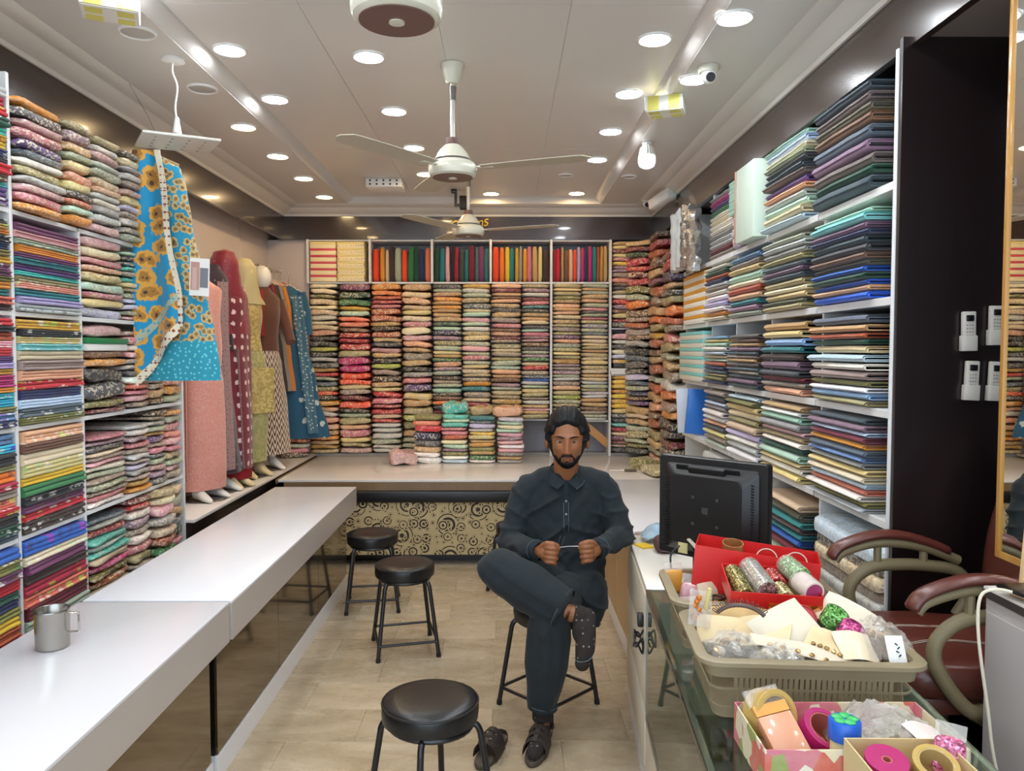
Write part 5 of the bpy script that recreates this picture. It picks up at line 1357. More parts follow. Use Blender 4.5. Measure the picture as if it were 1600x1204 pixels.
# things in the rear basket
def pouch(label, u, v, z, a, h, rot, mat, top=None, name='small_packet'):
    t = thing(name, label, 'packet', gp(u, v, z), 0, 'small packets in the rear basket'); t.rotation_euler = (rot[0], rot[1], rot[2] + GR)
    MB().ell((0, 0, h * .36), (a, .010, h * .38), 18, 10, p=.5).build('pouch', mat, t)
    MB().box((0, 0, h * .84), (a * 1.9, .003, h * .3)).build('seal', FILM, t)
    return t
pouch('small packet of orange beads at the rear basket corner', .06, 1.16, .085, .033, .10, (R(-12), 0, R(6)), M('orange_beads', 'd39a3c', .35))
pouch('pink packet standing in the rear basket', .09, 1.28, .07, .036, .11, (R(-15), R(8), R(-6)), M('pink_packet', 'c98f92', .2, coat=.8))
pouch('flat packet of white lace in the rear basket', .10, 1.38, .08, .05, .08, (R(-60), 0, R(6)), M('lace_white', 'd8c8bb', .5))
t = thing('trinket_box', 'small gold patterned trinket box in the rear basket', 'box', gp(.165, 1.36, .095), GR + R(20)); MB().bx(-.024, .024, -.024, .024, 0, .035).build('body', glitter('gold_bangle', 'b98d52'), t, bevel=.003); MB().tube([(.02 * math.cos(2 * PI * k / 16), .02 * math.sin(2 * PI * k / 16), .04) for k in range(17)], .004, 6).build('ring', M('dark_ring', '4a3a2a', .4), t)
t = thing('jewel_box', 'small flat black box in the rear basket', 'box', gp(.245, 1.385, .10), GR - R(6)); MB().bx(-.045, .045, -.02, .02, 0, .03).build('body', M('black_card', '1b1517', .4), t, bevel=.002); MB().bx(-.045, .045, -.02, .02, .0305, .036).build('lid', M('black_card'), t, bevel=.001)
card('pale pink card standing in the rear basket', .15, 1.31, .12, .035, .045, (R(60), 0, R(30)), M('pinkish_card', 'd9c3a8', .5))
t = thing('storage_box', 'plain slate grey box behind the rear basket', 'box', gp(.20, 1.0, .0), GR); MB().bx(-.07, .07, -.06, .06, 0, .10).build('body', M('slate_card', '5f6e76', .5), t, bevel=.002)
# ---- flowery tray in front
def floral():
    m, n = newmat('floral_card'); v = n.coord('Object'); vo = n.voro(v, 24.0); s = n.sep(vo.outputs['Color'])
    c = n.ramp(s[0], [(0, lin('e9dcb6')), (.3, lin('d8607a')), (.45, lin('ece0c0')), (.6, lin('8a9a34')), (.75, lin('d64a3a')), (.88, lin('f0e6cf')), (1.0, lin('c2a03a'))], 'CONSTANT')
    f, _ = n.noise(v, 40, 3); n.set(Base_Color=n.mix(n.math('MULTIPLY', f, .35), c, (*lin('efe4cc'), 1)), Roughness=.4); return m
FLO = floral()
tray = open_box('floral_box', gp(.30, 2.066, .0), (0, 0, GR + R(4)), .21, .108, .085, 'open floral printed box of tape rolls in the corner of the counter', FLO, KRAFT, KRAFT)
MB().bx(.2085, .2115, -.108, .108, 0, .085).build('outer_face', CREAM, tray)
def tape(label, u, v, z, r, w, th, rot, mat, core):
    t = thing('tape_roll', label, 'tape roll', gp(u, v, z), 0, 'tape rolls'); t.rotation_euler = (rot[0], rot[1], rot[2] + GR)
    MB().lathe([(r, -w / 2), (r, w / 2), (r - th, w / 2), (r - th, -w / 2), (r, -w / 2)], 40, caps=False).build('tape', mat, t, bevel=.001, segs=1)
    MB().lathe([(r - th, -w / 2 + .001), (r - th, w / 2 - .001), (r - th - .003, w / 2 - .001), (r - th - .003, -w / 2 + .001), (r - th, -w / 2 + .001)], 40, caps=False).build('core', core, t)
    return t
tape('clear yellow tape roll standing in the floral box', .15, 2.03, .085, .055, .05, .012, (R(70), 0, R(25)), M('amber_tape', 'd8b465', .2, coat=.8, trans=.2), KRAFT)
tape('magenta ribbon roll lying in the floral box', .25, 2.06, .055, .05, .06, .012, (R(28), R(20), 0), M('magenta_ribbon', 'b01a64', .4), M('salmon_core', 'b85f56', .6))
t = thing('wrapped_block', 'peach coloured packet leaning in the floral box', 'packet', gp(.165, 2.105, .06), 0); t.rotation_euler = (R(38), R(-8), GR + R(16))
MB().bx(-.04, .04, -.085, .06, -.012, .012).build('block', M('peach_pack', 'd99b78', .35, coat=.4), t, bevel=.004); MB().bx(-.04, .04, .061, .085, -.011, .011).build('band', M('amber_pack', 'd99a48', .4), t); MB().bx(-.041, .041, .086, .125, -.004, .004).build('seal', FILM, t)
t = thing('glue_bottle', 'small bottle with a blue cap and green flower top', 'bottle', gp(.275, 2.135, .004), GR)
MB().lathe([(.001, 0), (.026, 0), (.028, .01), (.028, .075), (.022, .085), (.001, .085)], 24).build('body', M('pale_glue', 'd9cf9e', .3), t)
MB().lathe([(.001, .085), (.032, .085), (.033, .09), (.033, .122), (.03, .126), (.001, .126)], 28).build('cap', M('blue_cap', '1f5fc4', .35), t)
for k in range(5): MB().ell((.016 * math.cos(k * 1.257), .016 * math.sin(k * 1.257), .127), (.012, .012, .004), 12, 6).build('flower_petal', M('green_cap', '3fb867', .35), t)
bagheap('large shiny clear bag of lace heaped in the floral box', .385, 2.055, .045, .12, .085, .085, 11, film('silver_film', 'dcd6cc', .55), core=M('lace_white', 'd8c8bb', .5))
card('pinkish white packet at the edge of the floral box', .455, 2.12, .09, .04, .04, (R(10), R(10), R(20)), M('pink_white', 'ecdcd4', .4))
cbx = open_box('cream_box', gp(.36, 2.265, .0), (0, 0, GR + R(3)), .10, .085, .115, 'plain cream box with ribbon rolls at the picture bottom', M('cream_carton', 'dcc692', .6), KRAFT, KRAFT)
tape('bright magenta ribbon roll standing in the cream box', .31, 2.255, .09, .04, .05, .03, (R(15), 0, 0), M('magenta_ribbon', 'b01a64', .4), M('salmon_core'))
tape('clear gold tape roll in the cream box', .40, 2.255, .09, .042, .05, .01, (R(25), 0, 0), M('amber_tape'), KRAFT)
pouch('pink sequin packet at the cream box edge', .435, 2.235, .07, .03, .10, (R(-20), R(10), R(-10)), glitter('pink_sequin', 'd86a8c', 220, .2))
# ================================================================== DRESSES AND MANNEQUINS
def cloth_mat(name, base, kind=None, c2='white', c3=None, sc=9.0, rough=.75, sheen=.3, rnd=.2, size=.2, amt=.9):
    m, n = newmat(name); v = n.coord('Object'); b = (*lin(base), 1)
    f, _ = n.noise(v, 5, 3); c = n.mix(n.math('MULTIPLY', f, .35), b, tuple(q * .55 for q in lin(base)))
    if kind == 'motif':
        s_ = n.sep(v); vo = n.voro(n.comb(n.math('MULTIPLY_ADD', s_[1], .6, s_[0]), s_[2]), sc, rnd=rnd); vo.voronoi_dimensions = '2D'; fz, _ = n.noise(v, sc * 6, 2)
        k = n.math('LESS_THAN', n.math('ADD', vo.outputs['Distance'], n.math('MULTIPLY', fz, .3)), size + .15)
        c = n.mix(n.math('MULTIPLY', k, .85), c, (*lin(c2), 1))
    elif kind == 'flower':
        s_ = n.sep(v); vo = n.voro(n.comb(n.math('MULTIPLY_ADD', s_[1], .6, s_[0]), s_[2]), sc, rnd=.9); vo.voronoi_dimensions = '2D'; fz, _ = n.noise(v, sc * 3.2, 3, .6)
        d = n.math('ADD', vo.outputs['Distance'], n.math('MULTIPLY', n.math('SUBTRACT', fz, .5), .7))
        c = n.mix(n.math('LESS_THAN', d, .46), c, (*lin(c2), 1)); c = n.mix(n.math('LESS_THAN', d, .27), c, (*lin(c3 or c2), 1)); c = n.mix(n.math('LESS_THAN', d, .07), c, (.05, .03, .02, 1))
    elif kind == 'zigzag':
        s = n.sep(v); ang = n.math('ARCTAN2', s[0], s[1])
        tri = n.math('ABSOLUTE', n.math('SUBTRACT', n.math('FRACT', n.math('MULTIPLY', ang, 3.2)), .5))
        st = n.math('FRACT', n.math('ADD', n.math('MULTIPLY', s[2], sc), n.math('MULTIPLY', tri, 2.2)))
        c = n.mix(n.math('GREATER_THAN', st, .5), (*lin(c2), 1), (*lin(base), 1))
    elif kind == 'sequin':
        vo = n.voro(v, sc * 12); k = n.math('GREATER_THAN', n.sep(vo.outputs['Color'])[0], .55); fz, _ = n.noise(v, sc, 3)
        c = n.mix(n.math('MULTIPLY', k, n.math('MULTIPLY', fz, amt)), c, (*lin(c2), 1))
    elif kind == 'border':
        s = n.sep(v); w = n.math('FRACT', n.math('MULTIPLY', s[2], 24.0)); k = n.math('LESS_THAN', n.math('ABSOLUTE', n.math('SUBTRACT', w, .5)), .22)
        vo = n.voro(v, 46, rnd=.1)
        c = n.mix(n.math('MULTIPLY', k, n.math('LESS_THAN', vo.outputs['Distance'], .42)), c, (*lin(c2), 1))
    n.set(Base_Color=c, Roughness=rough, Sheen_Weight=sheen)
    n.bump(n.noise(v, 60, 2)[0], .2, .003)
    return m
def gown(mb, prof, pleats=9, amp=.1, seed=0.0, n=56, cx=None, off=(0, 0)):
    """prof: (z, rx, ry, pleat strength, shift x, shift y)"""
    rings = []
    for (z, rx, ry, pl, sx, sy) in prof:
        ring = []
        for j in range(n):
            q = 2 * PI * j / n
            w = 1 + pl * amp * (math.sin(q * pleats + seed + 1.2 * math.sin(q * 2 + seed)) + .5 * nz(math.cos(q) * 3 + seed, math.sin(q) * 3, z * 2))
            ring.append(Vector((sx + off[0] + math.cos(q) * rx * w, sy + off[1] + math.sin(q) * ry * w, z)))
        rings.append(ring)
    return mb.loft(rings, caps=True)
def dense(prof, k=4):
    out = []
    for a, b in zip(prof, prof[1:]):
        for i in range(k): t = i / k; t2 = t * t * (3 - 2 * t); out.append(tuple(lerp(p, q, t if j == 0 else t2) for j, (p, q) in enumerate(zip(a, b))))
    return out + [prof[-1]]
MANW = M('mannequin_white', 'e4e0d8', .35); MANC = M('mannequin_cream', 'dcc79a', .4)
def foot(par, x, y, mat, rz=0, zleg=.22):
    mb = MB()
    rings = []
    for (yy, z, rx, rz_) in ((.028, .05, .016, .03), (.03, .06, .024, .042), (.01, .062, .03, .05), (-.03, .052, .031, .042), (-.075, .036, .032, .028), (-.11, .024, .03, .019), (-.14, .017, .022, .013), (-.155, .013, .01, .008)):
        rings.append([Vector((math.cos(q) * rx, yy, z + math.sin(q) * rz_)) for q in (2 * PI * j / 14 for j in range(14))])
    mb.loft(rings)
    mb.tube([(0, .012, .07), (0, .014, .12), (0, .012, zleg)], [.03, .03, .038], 14)
    me = remeshed(mb, .006, 4, 'foot'); o = link('foot', me, mat, par, (x, y, 0), (0, 0, rz)); me.polygons.foreach_set('use_smooth', [True] * len(me.polygons))
    return o
def mannequin(label, x, y, rz, base_mat=None):
    t = thing('mannequin', label, 'mannequin', (x, y, .7205), R(rz), 'dressed mannequins on the platform')
    MB().lathe([(.001, 0), (.15, 0), (.155, .004), (.15, .009), (.001, .01)], 32).build('base_plate', base_mat or M('plate_smoke', '6b635a', .2, metal=.6), t)
    MB().cyl((0, .02, .008), (0, .02, .5), .008, n=10).build('support_rod', MT_CHROME, t)
    return t
# pink trousers
t = mannequin('mannequin in sequinned pale pink trousers beside the hanging teal suit', -2.0, 5.06, 62)
PINKM = cloth_mat('pink_sequin_cloth', 'd98f80', 'sequin', 'f3ded4', sc=14, rough=.6, amt=.28)
foot(t, -.075, -.03, MANW, R(-6)); foot(t, .085, .02, MANW, R(8))
gown(MB(), dense([(.075, .17, .11, .25, 0, -.0), (.2, .168, .115, .3, 0, -.005), (.5, .165, .125, .25, .0, 0), (.75, .155, .12, .2, 0, 0), (.92, .13, .1, .1, 0, 0)]), 5, .08, 1.0).build('trousers', PINKM, t, angle=70)
gown(MB(), dense([(.88, .14, .11, .2, 0, 0), (1.0, .15, .11, .2, 0, 0), (1.2, .14, .10, .1, 0, 0), (1.38, .165, .09, .05, 0, 0), (1.45, .06, .05, 0, 0, 0)]), 6, .06, 2).build('tunic', PINKM, t, angle=70)
MB().sheet(lambda u, v: (-.20 - .06 * u + .02 * math.sin(u * 9), -.10 + .11 * u + .015 * math.sin(u * 11 + v), 1.25 - 1.10 * v), 8, 14, .006).build('shawl', PINKM, t, angle=70)
# purple
t = mannequin('mannequin in a dark purple embroidered long coat', -2.03, 5.33, 62)
PURP = cloth_mat('purple_cloth', '2b1528', 'motif', 'a98a84', sc=11, size=.05); EMB = cloth_mat('mauve_embroidery', '9b7a78', 'motif', '3a2238', sc=30, size=.12, rnd=.6)
foot(t, -.07, -.05, MANW, R(-8), .2); foot(t, .08, -.01, MANW, R(6), .2)
k = gown(MB(), dense([(.13, .18, .12, .3, .02, -.02), (.4, .17, .12, .3, .01, 0), (.75, .135, .11, .2, 0, 0), (1.0, .115, .095, .05, 0, 0), (1.3, .13, .095, 0, 0, 0), (1.47, .14, .075, 0, 0, 0), (1.57, .06, .055, 0, 0, 0)]), 7, .07, 3).build('coat', PURP, t, angle=70)
MB().sheet(lambda u, v: (-.04 + .085 * u + .02 * v, -.108 - .028 * sstep(.2, 1, v) - .006 * math.sin(u * PI), 1.45 - 1.29 * v), 4, 20, .004).build('embroidered_panel', EMB, t, angle=70)
MB().sheet(lambda u, v: (.17 + .02 * v + .012 * u, -.07 + .05 * u - .02 * v, 1.0 - .86 * v), 4, 14, .004).build('embroidered_border', EMB, t, angle=70)
for s in (-1, 1): MB().tube([(s * .13, .02, 1.44), (s * .15, .02, 1.2), (s * .145, -.01, .98)], [.04, .038, .034], 14).build('sleeve', PURP, t, angle=60)
# maroon with a red hood
t = mannequin('mannequin in a maroon dress with white motifs and a red veil over its head', -2.0, 5.53, 58)
MAR = cloth_mat('maroon_motif_cloth', '74152a', 'motif', 'ecd0ca', sc=12, size=.2, rnd=.1); RED = cloth_mat('red_veil', '861428', 'motif', 'd8a8a4', sc=20, size=.02, rough=.5)
foot(t, -.05, -.07, MANC, R(-4)); foot(t, .07, -.02, MANC, R(6))
gown(MB(), dense([(.13, .19, .13, .3, .0, 0), (.5, .19, .135, .3, 0, 0), (.85, .16, .12, .2, 0, 0), (1.05, .135, .10, .05, 0, 0), (1.3, .155, .105, 0, 0, 0), (1.42, .16, .08, 0, 0, 0), (1.5, .06, .06, 0, 0, 0)]), 8, .08, 5).build('dress', MAR, t, angle=70)
gown(MB(), dense([(.06, .175, .12, .5, 0, 0), (.14, .185, .125, .4, 0, 0)]), 12, .08, 2).build('hem', M('red_hem', '8d1420', .8), t, angle=70)
MB().ell((0, -.005, 1.56), (.075, .09, .11), 20, 14).build('head', MANC, t)
gown(MB(), dense([(.16, .22, .12, .5, -.05, .02), (.7, .25, .13, .4, -.04, .02), (1.12, .235, .13, .25, -.02, .03)]), 9, .06, 7).build('veil_lower', MAR, t, angle=70)
gown(MB(), dense([(1.10, .237, .132, .25, -.02, .03), (1.35, .20, .12, .1, 0, .03), (1.48, .125, .12, .05, 0, .025), (1.6, .10, .115, 0, 0, .02), (1.68, .07, .08, 0, 0, .01), (1.70, .02, .02, 0, 0, .0)]), 9, .06, 7).build('veil', RED, t, angle=70)
MB().sheet(lambda u, v: (-.20 + .10 * u, -.10 + .0 * u + .02 * math.sin(u * 8), 1.25 - 1.05 * v), 6, 16, .005).build('veil_end', MAR, t, angle=70)
# cream and gold
t = mannequin('cream headed mannequin in a pale gold and green beaded gown', -2.02, 5.98, 58)
GLD = cloth_mat('gold_green_cloth', 'b09a55', 'sequin', 'e6d08c', sc=6, rough=.55); GRN = cloth_mat('pale_green_cloth', 'a3a267', 'sequin', 'dcca8c', sc=5, amt=.6, rough=.6)
foot(t, -.06, -.05, MANC, R(-6)); foot(t, .09, -.02, MANC, R(8))
gown(MB(), dense([(.12, .17, .12, .4, 0, 0), (.5, .19, .135, .4, 0, 0), (.9, .17, .12, .3, 0, 0), (1.02, .13, .10, .1, 0, 0)]), 9, .07, 3).build('skirt', GRN, t, angle=70)
gown(MB(), dense([(.98, .14, .11, .1, 0, 0), (1.08, .125, .095, .0, 0, 0), (1.25, .15, .105, 0, 0, 0), (1.37, .15, .085, 0, 0, 0), (1.45, .06, .06, 0, 0, 0)]), 9, .05, 3).build('bodice', GLD, t, angle=70)
MB().tube([(0, 0, 1.4), (0, 0, 1.52)], [.05, .045], 16).build('neck', MANC, t); MB().ell((0, -.01, 1.58), (.075, .088, .105), 20, 14).build('head', MANC, t)
gown(MB(), dense([(1.34, .20, .12, .3, 0, .02), (1.42, .14, .12, .2, 0, .02), (1.52, .105, .12, .1, 0, .02), (1.62, .10, .11, 0, 0, .015), (1.68, .06, .07, 0, 0, .01), (1.695, .02, .02, 0, 0, 0)]), 9, .05, 9).build('net_veil', M('cream_net', 'd8cb98', .6, alpha=.75, bump=(70, .3)), t, angle=70)
MB().sheet(lambda u, v: (-.07 + .22 * u, -.142 - .012 * math.sin(u * 9), .85 - .35 * v), 10, 8, .005).build('beaded_panel', GLD, t, angle=70)
# brown with zigzag skirt
t = mannequin('mannequin in a brown blouse and zigzag striped skirt', -2.0, 6.36, 52, M('plate_dark', '4a3f33', .4))
ZIG = cloth_mat('zigzag_cloth', '4a2622', 'zigzag', 'd9c9b4', sc=16); BRN = cloth_mat('brown_velvet', '5e3322', None)
foot(t, .06, -.03, MANW, R(0)); foot(t, -.06, .03, MANW, R(-4))
gown(MB(), dense([(.13, .23, .15, .3, 0, 0), (.5, .21, .14, .3, 0, 0), (.85, .16, .12, .15, 0, 0), (1.02, .125, .1, 0, 0, 0)]), 7, .06, 3).build('skirt', ZIG, t, angle=70)
gown(MB(), dense([(.98, .135, .105, 0, 0, 0), (1.1, .13, .10, 0, 0, 0), (1.28, .15, .11, 0, 0, 0), (1.40, .16, .085, 0, 0, 0), (1.5, .06, .06, 0, 0, 0)]), 7, .03, 3).build('blouse', BRN, t, angle=70)
for s in (-1, 1): MB().tube([(s * .15, .0, 1.40), (s * .20, -.03, 1.2), (s * .17, -.14, 1.05)], [.05, .046, .04], 14).build('sleeve', BRN, t, angle=60)
MB().tube([(-.07, -.09, 1.47), (-.1, -.11, 1.3), (-.1, -.12, 1.1)], [.02, .03, .03], 10).build('red_scarf', M('scarf_red', '8c1c28', .7), t); MB().ell((0, 0, 1.58), (.07, .085, .10), 18, 12).build('head', MANW, t)

# rail of hanging dresses
rl = thing('clothes_rail', 'thin metal clothes rail fixed to the wall above the hanging dresses', 'clothes rail', (-2.2, 6.95, 2.44))
MB().tube([(0, -.28, 0), (.06, -.28, .0), (.09, .3, -.005), (.0, .3, -.005)], .006, 8).build('rail', MT_CHROME, rl); MB().bx(-.068, -.062, -.30, -.26, -.1, .06).build('wall_plate', MT_RING, rl)
for yy in (-.28, .3): MB().cyl((-.066, yy, 0), (0.02, yy, 0), .007, n=8).build('bracket', MT_CHROME, rl)
def hung_dress(label, x, y, mat, length, w, rz, sleeve=True, skirt=None, skirt_mat=None, ztop=2.44, flare=1.5, lean=0.0):
    t = thing('hanging_dress', label, 'dress', (x, y, ztop), R(rz), 'dresses on the wall rail')
    MB().tube(catmull([(0, 0, -.10), (0, 0, -.05), (.012, 0, -.02), (.0, 0, .008), (-.014, 0, .0)], 5), .0025, 6).build('hook', MT_CHROME, t)
    MB().tube([(-w * .8, 0, -.16), (0, 0, -.10), (w * .8, 0, -.16)], .006, 8).build('hanger', M('hanger_plastic', 'c9c3b8', .4), t)
    L = length; sk = skirt or L; fl = 1.0 if lean else .55
    gown(MB(), dense([(-sk, w * flare * (sk / L), .07 * fl, .5, lean, 0), (-sk * .7, w * 1.25, .065 * fl, .4, lean * .6, 0), (-.45, w * .85, .055 * fl, .15, 0, 0), (-.25, w * .95, .05 * fl, .05, 0, 0), (-.165, w * .8, .035 * fl, 0, 0, 0), (-.115, w * .25, .025, 0, 0, 0)]), 8, .1, x * 5 + y).build('dress_body', mat, t, angle=70)
    if skirt_mat: gown(MB(), dense([(-L, w * flare, .08, .5, 0, 0), (-sk + .03, w * 1.2, .075, .4, 0, 0)]), 9, .1, y).build('skirt', skirt_mat, t, angle=70)
    if sleeve:
        for s in (-1, 1): MB().tube([(s * w * .8, 0, -.17), (s * w * 1.1, -.01, -.35), (s * w * 1.15, -.012, -.55)], [.045 * fl, .05 * fl, .055 * fl], 12).build('sleeve', mat, t, angle=60)
    return t
hung_dress('maroon dress hanging first on the wall rail', -2.13, 6.68, M('maroon_satin', '7a1c24', .5), 1.1, .13, 14)
hung_dress('dark brown dress hanging second on the wall rail', -2.12, 6.76, M('darkbrown_satin', '3c2620', .5), 1.1, .13, 14)
hung_dress('grey dress hanging third on the wall rail', -2.11, 6.84, M('grey_satin', '8d8377', .5), 1.1, .13, 12)
hung_dress('orange dress hanging fourth on the wall rail', -2.10, 6.92, M('orange_satin', 'c97a22', .5), 1.1, .135, 10)
hung_dress('rust red dress with sequins hanging fifth on the wall rail', -2.09, 7.0, cloth_mat('rust_sequin', '9c3a28', 'sequin', 'd8a07a', sc=5), 1.45, .15, 8)
hung_dress('bright red dress with white dots hanging sixth on the wall rail', -2.06, 7.08, cloth_mat('red_dots', 'a81c22', 'motif', 'e6cfc4', sc=22, size=.02), 1.42, .16, 8)
BLU = cloth_mat('blue_embroidered', '1f5a7a', 'motif', 'ccd8d2', sc=6.5, size=.16, rnd=.8)
t = hung_dress('teal blue gown with silver flowers hanging last on the wall rail', -1.97, 7.02, BLU, 1.5, .135, 20, flare=1.7, ztop=2.40, lean=.12)
MB().sheet(lambda u, v: (.02 + .09 * u + .13 * v, -.062 - .05 * v - .01 * math.sin(u * 9), -.2 - 1.25 * v), 6, 16, .004).build('silver_border', cloth_mat('silver_embroidery', '4a7488', 'motif', 'dfe3da', sc=26, size=.16, rnd=.7), t, angle=70)

# teal printed suit hanging in front of the shelving
TEALF = cloth_mat('teal_flower_print', '0d8fbd', 'flower', 'd39a3a', 'a2702a', sc=10); TEALS = cloth_mat('teal_small_print', '168db0', 'flower', 'c2a468', '8a6a3a', sc=22); TEALL = cloth_mat('teal_lace', '1f94aa', 'motif', '74c8ce', sc=34, size=.2, rnd=.8)
BORD = cloth_mat('print_border', 'e0d6bc', 'border', '8a3a2c')
hs = thing('hanging_suit', 'teal floral kurta and printed shawl hanging in front of the shelving', 'dress', (-1.765, 3.99, 2.76)); hs.scale = (.94, .94, .94)
MB().tube([(.0, 0, -.07), (0, 0, 0), (-.06, 0, .14), (-.165, 0, .325)], .002, 6).build('hook', MT_CHROME, hs)
MB().tube([(-.1, .0, -.12), (-.01, 0, -.07), (.1, .0, -.12)], .007, 8).build('hanger', MT_OAK, hs)
gown(MB(), dense([(-1.08, .195, .06, .35, .09, 0), (-.75, .165, .058, .3, .065, 0), (-.42, .135, .055, .1, .03, 0), (-.25, .13, .05, 0, .01, 0), (-.14, .11, .04, 0, 0, 0), (-.085, .035, .03, 0, 0, 0)]), 6, .08, 2.0).build('kurta', TEALS, hs, angle=70)
gown(MB(), dense([(-1.29, .21, .062, .6, .10, 0), (-1.24, .207, .064, .45, .10, 0), (-1.075, .20, .066, .35, .09, 0)]), 7, .08, 2.0).build('lace_hem', TEALL, hs, angle=70)
def shawl(u, v):
    xl = -.115; xr = lerp(.02, .125, min(1, v / .8)); zb_ = -.06 - 1.25 * v * (1 - .25 * u)
    return (lerp(xl, xr, u) + .008 * math.sin(v * 9), -.075 - .03 * math.sin(u * 7 + v * 2) * (.4 + v) - .02 * math.sin(u * PI), zb_)
MB().sheet(shawl, 18, 28, .004).build('shawl', TEALF, hs, angle=70)
MB().sheet(lambda u, v: Vector(shawl(1.0, v)) + Vector((.03 * u - .012, -.008, 0)), 3, 24, .005).build('shawl_border', BORD, hs, angle=70)
MB().sheet(lambda u, v: Vector(shawl(u, .99)) + Vector((0, -.006, -.06 * v + .02)), 14, 3, .005).build('shawl_border', BORD, hs, angle=70)
MB().sheet(lambda u, v: Vector(shawl(u, .80 + .04 * v)) + Vector((0, -.006, 0)), 14, 2, .003).build('shawl_band', cloth_mat('grey_band', 'a8b09a', 'border', '3f9ab0'), hs, angle=70)
cd = thing('photo_card', 'small photo card pinned to the hanging teal suit', 'card', tuple(at(311, 462, y=3.88)))
cd.rotation_euler = (R(4), R(4), 0)
cd.scale = (.93, .93, .93); MB().bx(-.053, .053, -.001, .001, 0, .20).build('card', WHITECARD, cd)
MB().bx(-.047, .0, -.0025, -.0012, .03, .18).build('print', M('print_pinkish', 'b98f84', .5), cd); MB().bx(.003, .047, -.0025, -.0012, .045, .15).build('print', M('print_greyish', '7a7a80', .5), cd); MB().bx(-.037, -.014, -.003, -.0026, .035, .15).build('figure_print', M('print_rose', 'c9a79c', .5), cd)

# small pile behind the mannequins, next to the back platform
stack('packet', 'bagged_suit', L_('taupe, mauve, rust, sage, rose, dark brown'), -1.97, 7.14, .7205, 1.0, R(20), .26, .26, 'pile behind the hanging blue gown', 'bagged suit', 'cloth', 'bagged suits on the dress side shelving', .01)
# ================================================================== SEATED MAN
from mathutils.bvhtree import BVHTree
P0 = Vector((.20, 3.62, 0))
SKIN = M('skin', '8f5936', .5, var=(14, .10), bump=(120, .08)); HAIR = M('black_hair', '0b0a0b', .55, spec=.3, bump=(90, .5), vscale=(1, 1, .25))
KAM = M('dark_teal_cotton', '151f24', .85, sheen=.07, var=(7, .12), bump=(30, .25))
def fab(mb): mb.v = [p - P0 for p in mb.v]; return mb
V = Vector
# --- head as a radial form; front is -y
HC = V((.285, 3.535, 1.292)); HR = Matrix.Rotation(R(-5), 3, 'Z') @ Matrix.Rotation(R(2), 3, 'X')
HA, HB, HCc = .081, .104, .133
def g(x, s): return math.exp(-(x / s) ** 2)
def head_pt(d, off=0.0):
    x, y, z = d.x * (HA + off), d.y * (HB + off), d.z * (HCc + off)
    t = z / HCc
    jaw = 1 - .15 * (1 - sstep(-1.0, -.1, t))
    x *= jaw * (1 + .05 * g(t - .25, .5))
    if y > 0 and t < -.3: y *= 1 - .35 * (1 - sstep(-1.0, -.3, t))
    if y < 0:
        y *= 1 - .06 * (1 - sstep(.0, .06, abs(x))) * (1 if t > -.2 else .6)      # flat front
        if t > .35: y *= 1 + .04 * (t - .35)
        if t < -.6: y *= 1 + .12 * (1 - sstep(-1.0, -.6, t))                       # chin forward
        f = 0.0
        nzb = max(0.0, min(1.0, (.024 - z) / .072))
        if z > -.062: f += (.004 + .021 * nzb) * g(x, .0095 + .006 * nzb) * (1 - sstep(.018, .040, z)) * sstep(-.062, -.050, z)
        f += .009 * (g(x - .015, .007) + g(x + .015, .007)) * g(z + .047, .009)
        f -= .0085 * (g(x - .033, .015) + g(x + .033, .015)) * g(z - .001, .012)
        f += .0045 * g(z - .024, .008) * (1 - sstep(.045, .065, abs(x)))
        f += .004 * (g(x - .045, .018) + g(x + .045, .018)) * g(z + .03, .02)
        f += .0065 * g(x, .021) * g(z + .0685, .0055) + .0075 * g(x, .018) * g(z + .0825, .006) - .002 * g(x, .024) * g(z + .0755, .0025)
        f -= .003 * g(x, .02) * g(z + .095, .006)
        f += .006 * g(x, .022) * g(z + .115, .014)
        y -= f * (1 if y < -.01 else 0)
    return V((x, y, z))
def head_mesh(offn, nu=96, nv=72):
    rings = []
    for i in range(nv + 1):
        th = PI * (.004 + .992 * i / nv); ring = []
        for j in range(nu):
            ph = 2 * PI * j / nu
            d = V((math.sin(th) * math.cos(ph), math.sin(th) * math.sin(ph), -math.cos(th)))
            p = head_pt(d, 0.0); o = offn(d, p)
            if o: 
                q = head_pt(d, o) if o > 0 else p * (1 + o / .1)
                p = q
            ring.append(HR @ p + HC)
        rings.append(ring)
    return MB().loft(rings)
def face_at(x, z, lift=0.0):
    """point on the face surface for given local x,z"""
    lo = None
    d = V((x / HA, -1, z / HCc))
    for _ in range(14):
        yy = math.sqrt(max(.02, 1 - (d.x) ** 2 - (d.z) ** 2)); dd = V((d.x, -yy, d.z)); p = head_pt(dd)
        d.x += (x - p.x) / HA * .8; d.z += (z - p.z) / HCc * .8
    p = head_pt(V((d.x, -math.sqrt(max(.02, 1 - d.x ** 2 - d.z ** 2)), d.z)))
    p.y -= lift
    return HR @ p + HC
body = MB()
hm = head_mesh(lambda d, p: 0.0); body.add(hm.v, hm.f)
for s in (-1, 1):
    body.ell(HR @ V((s * .092, .010, -.014)) + HC, (.011, .021, .034), 14, 10, rot=HR @ Matrix.Rotation(R(s * 18), 3, 'Z') @ Matrix.Rotation(R(-10), 3, 'X'))
body.tube([(.283, 3.63, 1.05), (.283, 3.60, 1.11), (.284, 3.56, 1.22)], [.05, .056, .06], 20)
